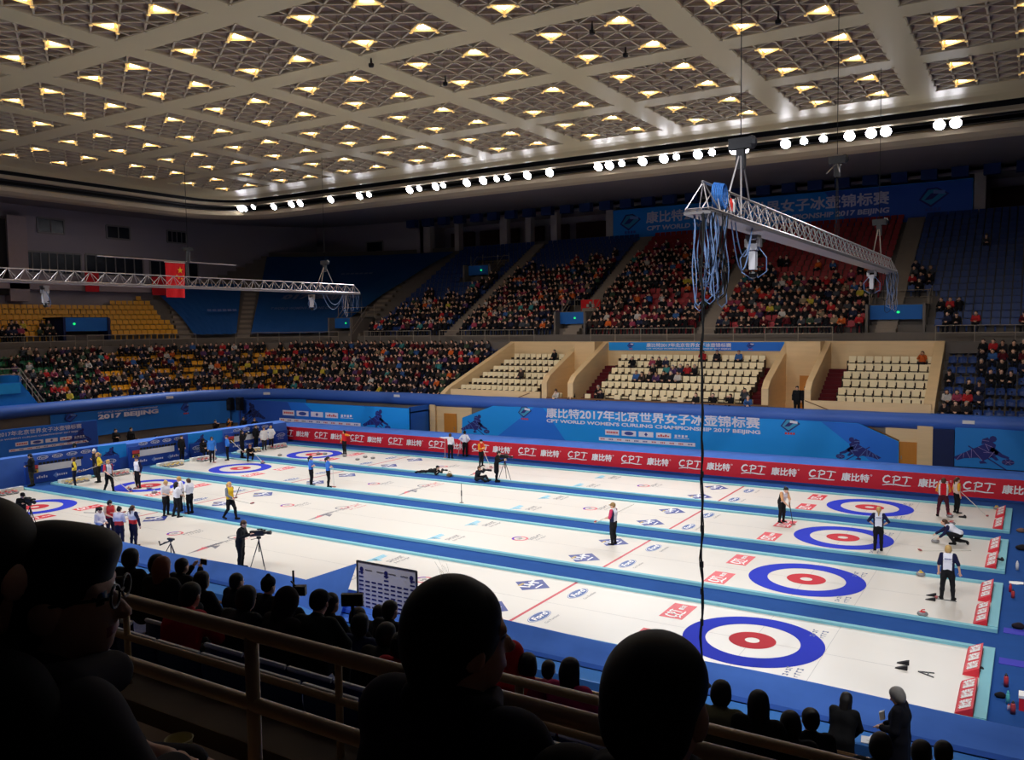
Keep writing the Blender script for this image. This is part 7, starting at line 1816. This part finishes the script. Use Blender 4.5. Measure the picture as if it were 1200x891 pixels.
VV = np.concatenate(VV); FF = np.concatenate(FF); MI = np.concatenate(MI)
o = link('crowd', np_mesh('crowd', VV, FF, mats, MI)); tag(o, 'crowd of spectators in dark and red coats filling the far stands', 'crowd', None, 'stuff')
# ---- seats: the nearest empty ones singly, the rest by colour
seat_mes = {c: seat_mesh('stadium_seat', None).mesh('stadium_seat', [m_seat(c)]) for c in SEATC}
cand = sorted([S for S in empty if not S[6] and S[7] > -5 and S[7] < 1205], key=lambda S: S[9])[:170]
ids = set(id(S) for S in cand); lab = {}
for S in cand: lab.setdefault((S[4], S[5], S[0] > 0), []).append(S)
for (c, k, rt), lst in lab.items():
    lst.sort(key=lambda S: S[7])
    for i, S in enumerate(lst):
        o = link('stadium_seat', seat_mes[c], None, (S[0], S[1], S[2])); o.rotation_euler = (0, 0, S[3])
        tag(o, 'empty %s stadium seat, %s such from the left, %s, %s' % (c if c != 'navy' else 'blue', nth(i), LR[k], 'lower stand at right' if rt else 'lower corner stand'), 'seat', 'empty seats of the lower far stand')
Vs, Fs = quads_only(SEAT_LOW)
by = {}
for S in empty:
    if id(S) not in ids: by.setdefault((S[4], S[6], S[0] > -1.7), []).append((S[0], S[1], S[2], S[3], 1.0))
# occupied seats keep their backs too
for S in crowd: by.setdefault((S[4], S[6], S[0] > -1.7), []).append((S[0], S[1], S[2], S[3], 1.0))
for (c, up, rt), pl in by.items():
    a, b = replicate(Vs, Fs, pl); o = link('stadium_seats', np_mesh('stadium_seats', a, b, [m_seat(c)], None, False))
    tag(o, 'rows of %s stadium seats in the %s far stand%s' % ('blue' if c == 'navy' else c, 'upper' if up else 'lower', ', right of the timber block' if rt and c == 'blue' else ''), 'seats', None, 'stuff')
print('crowd', len(crowd), 'empty', len(empty), 'faces', len(FF))
# ================================================================== near stand, where the photograph is taken from
def zf(y): return .42+.483*(-7.5-y)
ns = MB(); NROW = []
M_nconc = mat('near_concrete', (118, 104, 88), .9, noise=.12, scale=2)
for k in range(19):
    y0 = -7.9-.8*k; z = zf(y0-.4)
    ns.box(-36, 14, y0-.8, y0, -0.02, z); NROW.append((y0, z))
ns.box(-36, 14, -30, -23.1, 0, 7.4)
struct('floor_near_stand', ns, M_nconc)
rail_m = mat('near_rail_paint', (176, 152, 120), .32, metal=.15, spec=.5, noise=.08, scale=3)
def pipe_rail(label, Y, zs, x0, x1, posts, zb, r=.026):
    t = thing('guard_rail', label, 'railing', ((x0+x1)/2, Y, zb))
    for i, z in enumerate(zs): MB().tube([(x0, Y, z), (x1, Y, z)], r, 12).build('rail_tube', rail_m, t, smooth=True)
    for x in posts: 
        m = MB(); m.tube([(x, Y, zb), (x, Y, zs[0])], r*.95, 12); m.lathe([(.07, 0), (.07, .012), (.03, .02)], (x, Y, zb), 12); m.build('post', rail_m, t, smooth=True)
    return t
z_a = zf(-20.05)
pipe_rail('thick painted pipe rail directly in front of the nearest spectators', -20.05, (7.455, 7.205), -1.5, 9.0, (1.2, 3.965, 6.6, 8.8), 6.35)
pipe_rail('second painted pipe rail lower down, behind the nearest one', -18.45, (6.565, 6.32), -6.0, 3.3, (-3.6, -1.2, .78, 2.82), 5.75, .024)
pipe_rail('short painted pipe rail between the two nearest dark heads', -18.45, (6.705, 6.515), 3.86, 9.5, (4.06, 6.2, 8.6), 5.75, .024)
lg = MB(); lg.box(-8, 9.5, -18.62, -18.30, 5.6, 5.98); struct('trim_concrete_kerb', lg, M_nconc)
lg = MB(); lg.box(-2, 9.5, -20.62, -20.2, 6.4, 7.10); struct('trim_concrete_step', lg, mat('near_step', (150, 124, 98), .9, noise=.1, scale=3))
# ---- empty blue seats with pale rims
M_rim = mat('seat_rim_grey', (224, 224, 232), .5)
M_nseat = mat('near_seat_blue', (30, 62, 132), .5, noise=.06)
nseat = seat_mesh('stadium_seat', None, .46, True, .38).mesh('stadium_seat', [M_nseat, M_rim])
# ---- spectators of the near stand, by where their heads show and how far off they sit
NEAR = [  # px x, y of head centre, distance, hair, hair colour, coat, label
 (153, 655, 10, 'bob', 'black', (22, 22, 26), 'spectator in black half hidden beside the glasses of the nearest man'),
 (173, 661, 10, 'bob', 'black', (22, 22, 26), 'dark haired spectator in black, second left of the red jacket'),
 (190, 665, 9.5, 'long', 'red', (30, 26, 28), 'spectator with reddish long hair left of the one photographing'),
 (213, 664, 12.5, 'short', 'black', (24, 24, 28), 'spectator holding up a phone in front of the near ice'),
 (236, 681, 10.5, 'bob', 'black', (24, 24, 26), 'dark haired spectator right of the red jacket'),
 (207, 698, 7.6, 'short', 'black', (186, 36, 50), 'spectator in a dark red jacket behind the second pipe rail'),
 (277, 682, 12, 'short', 'black', (26, 24, 28), 'short haired spectator in black below the cameraman'),
 (273, 701, 7.9, 'bob', 'black', (34, 34, 38), 'spectator in a dark jacket with a pale collar, left of the empty rows'),
 (314, 688, 11.5, 'beanie', None, (24, 24, 28), 'spectator in a dark hat right of the cameraman'),
 (319, 706, 7.8, 'hood', 'black', (40, 30, 34), 'hooded spectator in the row before the one in the dark hat'),
 (342, 700, 11, 'bob', 'black', (24, 24, 28), 'dark haired spectator below the left cloth wing'),
 (362, 707, 7.8, 'cap', None, (26, 30, 28), 'spectator in a baseball cap below the left cloth wing'),
 (387, 708, 9.4, 'short', 'black', (28, 28, 30), 'short haired spectator right of the baseball cap'),
 (407, 724, 9.6, 'short', 'black', (44, 44, 46), 'spectator with a pale collar below the black monitor'),
 (422, 733, 8.8, 'bob', 'black', (30, 38, 74), 'spectator in navy below the interview backdrop'),
 (438, 719, 12.5, 'short', 'black', (26, 26, 28), 'short haired spectator just below the interview backdrop'),
 (457, 716, 10, 'short', 'black', (34, 32, 34), 'tall spectator at the right corner of the interview backdrop'),
 (440, 745, 7.9, 'bob', 'black', (26, 24, 26), 'dark haired spectator left of the large dark head'),
 (470, 757, 7.6, 'bob', 'black', (176, 30, 44), 'spectator in red partly hidden by the large dark head'),
 (595, 772, 7.8, 'hood', None, (206, 36, 40), 'spectator in a bright red hooded coat right of the large dark head'),
 (618, 781, 7.9, 'bob', 'black', (150, 34, 62), 'dark haired spectator in a crimson coat, leftmost of three'),
 (639, 787, 10.5, 'short', 'black', (150, 40, 70), 'short haired spectator between two long haired ones'),
 (668, 787, 7.7, 'long', 'black', (190, 44, 104), 'long haired spectator in a pink coat'),
 (840, 815, 7.6, 'bob', 'black', (96, 92, 66), 'spectator in an olive coat right of the round dark head'),
 (889, 826, 7.4, 'long', 'black', (24, 22, 24), 'long haired spectator in black below the nearest target'),
 (928, 853, 7.4, 'bob', 'black', (24, 22, 26), 'spectator in black, left of two close heads below the target'),
 (950, 845, 8.4, 'bun', 'black', (24, 22, 26), 'spectator in black, right of two close heads below the target'),
 (1028, 878, 7.2, 'bob', 'black', (28, 26, 28), 'spectator in black at the bottom edge below the standing pair'),
 (1080, 884, 7.6, 'short', 'black', (26, 24, 26), 'spectator in black at the bottom edge, right of the standing pair'),
 (1104, 886, 8.2, 'short', 'black', (30, 28, 28), 'spectator in black at the bottom edge, farthest right'),
 (45, 655, 8.4, 'bob', 'black', (214, 168, 30), 'spectator in a yellow jacket glimpsed between the two nearest left heads'),
]
NP = []
for i, (x, y, t_, hr, hc, coat, lb) in enumerate(NEAR):
    p = CP+ray(x, y)*t_; z0 = float(p[2]-1.12); NP.append((p[0], p[1]))
    pose, key = ((P_seat, 'nseat'), (P_seatlean, 'nlean'))[i % 2]
    if 'phone' in lb: pose, key = P_seatphoto, 'nphoto'
    person(lb, key, pose, (float(p[0]), float(p[1]), z0), R0.uniform(-.1, .35), h=.02, hair=hr, hairc=hc or 'black', hairrgb=(26, 26, 30) if hr in ('beanie', 'cap') and not hc else (coat if hr == 'hood' else None), top=coat, trousers=(26, 26, 30), jacket_len=.0, build=1.1)
q = CP+ray(219, 664)*12.2; m = MB().box(q[0]-.02, q[0]+.10, q[1]+.25, q[1]+.27, q[2]-.03, q[2]+.05); tag(m.build('phone', M_blk, loc=(q[0], q[1]+.25, q[2])), 'phone held up by the spectator before the near ice', 'phone')
# seats: rows under and between them
cnt = 0; rows_ = {}
for k, (y0, z) in enumerate(NROW[5:13]):
    kk = k+5; yc = y0-.45
    for x in np.arange(-14, 9.2, .5):
        X, Y_, Zd = px((x+.0, yc-.2, z+.78))
        if not (110 < X < 1130 and Y_ < 900 and Zd > 2.5): continue
        if any(abs(x-a) < .34 and abs(yc-b) < .45 for a, b in NP): continue
        if X > 720 and Y_ > 870: continue
        rows_.setdefault(kk, []).append((x, yc, z))
for kk, lst in rows_.items():
    for i, (x, y, z) in enumerate(lst):
        o = link('stadium_seat', nseat, None, (x, y, z)); 
        tag(o, 'blue folding seat with pale rim, %s from left, %s row up from the ice' % (nth(i), nth(kk)), 'seat', 'blue seats of the near stand'); cnt += 1
print('near seats', cnt)
# standing pair leaning at the ledge
p = ony(1055, 818, -6.2); person('grey haired woman in a dark coat standing at the ledge looking at her phone', 'nphone', P_look, (float(p[0]), -6.2, 0), PI/2-.1, h=.016, hair='bob', hairc='grey', top=(26, 26, 34), trousers=(24, 24, 28), jacket_len=.35, build=1.1, scale=float(p[2]+.03)/1.53)
q = ony(1040, 846, -6.05); m = MB().obox((p[0]-.30, -6.12, p[2]-.42), (.04, 0, .02), (0, .04, .0), (-.01, 0, .07)); tag(m.build('phone', M_white, loc=(p[0]-.3, -6.12, p[2]-.4)), 'white phone in the hands of the grey haired woman', 'phone')
p = ony(996, 824, -6.35); person('long haired woman in black leaning over the ledge beside the grey haired one', 'nlean2', P_lean, (float(p[0])-.1, -6.55, 0), -.1, h=.016, hair='long', hairc='black', top=(22, 22, 24), trousers=(22, 22, 24), jacket_len=.3, build=1.1, scale=float(p[2])/1.45)
q = onz(1030, 846, .66); m = MB(); m.obox((q[0], -5.5, .655), (.18, .03, 0), (-.02, .14, 0), (0, 0, .006)); m.obox((q[0]+.1, -5.46, .668), (.16, -.03, 0), (.02, .13, 0), (0, 0, .004)); tag(m.build('papers', M_white, loc=(q[0], -5.5, .65)), 'white papers lying on the pale blue ledge', 'papers')
# black monitor on a pole among the crowd
q = CP+ray(413, 703)*9.0; t = thing('monitor', 'small black monitor on a pole below the interview backdrop', 'monitor', (q[0], q[1], 2.0)); sx = V3(CR); MB().obox(q, sx*.115, V3((.53, -.85, 0))*.03, (0, 0, .065)).build('screen', M_blk, t); MB().tube([(q[0], q[1], 1.5), (q[0], q[1], q[2])], .02, 6).build('pole', M_blk, t)
q = CP+ray(352, 692)*9.0; m = MB(); m.obox(q, sx*.06, V3((.53, -.85, 0))*.04, (0, 0, .05)); m.tube([(q[0]-.1, q[1], 2.0), (q[0]-.1, q[1], q[2]+.2)], .012, 6); m.bar(q-sx*.1+V3((0, 0, .1)), q, .012); tag(m.build('lamp_stand', M_blk, loc=tuple(q)), 'thin black stand with a small box below the left cloth wing', 'stand')

# ---- the nearest spectators, large and dark
def near_person(label, x, y, t_, yaw, rz, hair, coat, build, h=.0085, key='big', scale=1.0, hood=True, hairc='black'):
    p = CP+ray(x, y)*t_; S = stand(**{**P_seat, 'yaw': yaw})
    base = (float(p[0]), float(p[1]), float(p[2]-1.13*scale))
    t = person(label, key, S, base, rz, h=h, hair=hair, hairc=hairc, skin=0, top=coat, trousers=(22, 22, 28), jacket_len=.06, build=build, scale=scale)
    P = [cap((-.10, -.10, 1.00), (.10, -.10, 1.00), .055, .055, 'c', .04), cap((-.12, -.03, 1.00), (-.06, .07, .98), .045, .04, 'c', .04), cap((.12, -.03, 1.00), (.06, .07, .98), .045, .04, 'c', .04), cap((0, -.14, .98), (0, -.15, .86), .09, .06, 'c', .05)] if hood else [cap((-.07, -.06, 1.01), (.07, -.06, 1.01), .03, .03, 'c', .03), cap((-.09, -.02, 1.0), (-.04, .06, .99), .03, .025, 'c', .03), cap((.09, -.02, 1.0), (.04, .06, .99), .03, .025, 'c', .03)]
    V, F, T = sdf_mesh(P, .008, k=.04); link('folded_hood' if hood else 'collar', np_mesh('hood', V, F, m_cloth(coat)), t)
    R_ = rotz(yaw); hd = V3(S['head']); r = random.Random(x)
    m = MB()
    for i in range(11 if key == 'bigC' else 0):
        a = r.uniform(-1.0, .6); b = r.uniform(.95, 1.5); d = V3((math.sin(a)*math.cos(b), -.3+.3*r.random(), math.sin(b))); d /= np.linalg.norm(d)
        o = hd+R_@(V3((0, -.02, .04))+d*.088); e = o+R_@(d*r.uniform(.02, .055)+V3((r.uniform(-.012, .012), -.008, 0))); m.tube([o, (o+e)/2+V3((0, 0, .004)), e], .00016, 3)
    if m.v: m.build('stray_hair', m_hair(hairc), t, local=True)
    return t, hd, R_
t, hd, R_ = near_person('nearest man in glasses and a dark hooded jacket turned to the right, lower left', 60, 697, 1.50, -.70, -.15, 'short', (50, 46, 54), 1.18, key='bigA')
V, F, T = sdf_mesh([ell(hd+R_@V3((0, -.02, .05)), (.092, .106, .09), R_, 'h', .02), ell(hd+R_@V3((0, -.065, -.01)), (.083, .062, .075), R_, 'h', .03), ell(hd+R_@V3((0, .05, .085)), (.07, .05, .035), R_, 'h', .03)], .006); link('thick_hair', np_mesh('hair', V, F, m_hair('black')), t)
g = MB()
for s in (-1, 1):
    c = hd+R_@V3((s*.034, .098, .006)); ux = R_@V3((1, 0, 0)); uz = V3((0, 0, 1)); g.tube([c+ux*.026*math.cos(a)+uz*.02*math.sin(a) for a in np.linspace(0, 2*PI, 17)], .0024, 6)
    g.tube([hd+R_@V3((s*.062, .096, .010)), hd+R_@V3((s*.082, .03, .012)), hd+R_@V3((s*.083, -.02, .004))], .0028, 6)
g.tube([hd+R_@V3((-.01, .100, .008)), hd+R_@V3((.01, .100, .008))], .0024, 6)
g.build('glasses', M_blk, t, local=True)
near_person('dark haired man at the left edge of the picture beside the man in glasses', -32, 664, 1.42, .25, -.1, 'short', (24, 24, 28), 1.15, key='bigB', hood=False)
t, hd, R_ = near_person('woman with tied back dark hair and a dark coat, large in the lower middle', 537, 746, 1.74, -.55, -.05, 'short', (34, 28, 44), 1.12, key='bigC', hood=False)
V, F, T = sdf_mesh([ell(hd+R_@V3((0, -.03, .03)), (.097, .108, .108), R_, 'h', .02), cap(hd+R_@V3((0, -.07, -.03)), hd+R_@V3((0, -.08, -.10)), .06, .04, 'h', .04)], .006); link('tied_hair', np_mesh('hair', V, F, m_hair('black')), t)
t, hd, R_ = near_person('round headed person with short dark hair, large at the bottom right of centre', 771, 822, 1.46, -.20, .05, 'short', (30, 22, 26), 1.15, key='bigD', hood=False)
# paper cup on the step
cq = CP+ray(211, 868)*2.55; zc = 7.10
c0 = onz(211, 906, zc); ct = thing('paper_cup', 'paper cup with a pale yellow rim and red print on the concrete step', 'cup', (float(c0[0]), float(c0[1]), zc))
m = MB(); m.lathe([(.030, 0), (.042, .108), (.045, .112), (.042, .114), (.040, .108), (.029, .006), (0, .006)], tuple(c0), 28); m.build('cup_wall', mat('paper_cream', (226, 214, 160), .7), ct, smooth=True)
m = MB(); 
for i in range(11 if key == 'bigC' else 0):
    a = -2.2+.28*i; rr = .0375; m.obox((c0[0]+rr*math.cos(a), c0[1]+rr*math.sin(a), zc+.045), (-math.sin(a)*.007, math.cos(a)*.007, 0), (math.cos(a)*.0015, math.sin(a)*.0015, 0), (0, 0, .012+.006*(i % 2)))
m.build('red_print', M_cptred, ct)
# ================================================================== camera, lights, view
cd = bpy.data.cameras.new('camera'); cam = bpy.data.objects.new('camera', cd); COL.objects.link(cam)
cd.sensor_fit = 'HORIZONTAL'; cd.sensor_width = 36.0; cd.lens = FPX*36.0/1200.0; cd.clip_start = 0.05; cd.clip_end = 400
M4 = Matrix(((CR[0], CU[0], -_f[0], CP[0]), (CR[1], CU[1], -_f[1], CP[1]), (CR[2], CU[2], -_f[2], CP[2]), (0, 0, 0, 1)))
cam.matrix_world = M4
scene.camera = cam
FLOODW = 2300.0
for i, (fx, fy, fz, rz, lab, sm) in enumerate(FLOODS):
    if fx < CX0 - 2: continue
    far = fy > 5
    L = bpy.data.lights.new('floodlight_beam', 'SPOT'); L.energy = FLOODW*(0.55 if sm else 1.0)*(0.92 if far else (1.9, 1.7, 2.6)[i % 3])
    L.color = (0.96, 0.975, 1.0); L.shadow_soft_size = 0.25; L.spot_size = math.radians(62); L.spot_blend = 0.6
    o = bpy.data.objects.new('floodlight_beam', L); COL.objects.link(o)
    dy = -0.38 if far else 0.38
    o.location = (fx, fy+dy, fz-0.3)
    tgt = V3((fx*0.82-3.0, (9.5+3.5*(0.7 if i % 2 else -0.4)) if far else (0.5, 8.5, 16.0)[i % 3], 0))
    d = Vector(tgt)-o.location
    o.rotation_euler = d.to_track_quat('-Z', 'Y').to_euler()
w = bpy.data.worlds.new('world'); scene.world = w; w.use_nodes = True
bg = w.node_tree.nodes['Background']; bg.inputs['Color'].default_value = (0.02, 0.02, 0.025, 1); bg.inputs['Strength'].default_value = 0.15
vs = scene.view_settings; scene.display_settings.display_device = 'sRGB'
vs.view_transform = 'Standard'; vs.look = 'None'; vs.gamma = 1.0; vs.use_curve_mapping = False; vs.exposure = 0.0
cy = scene.cycles
cy.max_bounces = 6; cy.diffuse_bounces = 4; cy.glossy_bounces = 2; cy.transmission_bounces = 2; cy.transparent_max_bounces = 4
cy.caustics_reflective = False; cy.caustics_refractive = False; cy.sample_clamp_indirect = 4.0; cy.use_denoising = True; cy.use_light_tree = True
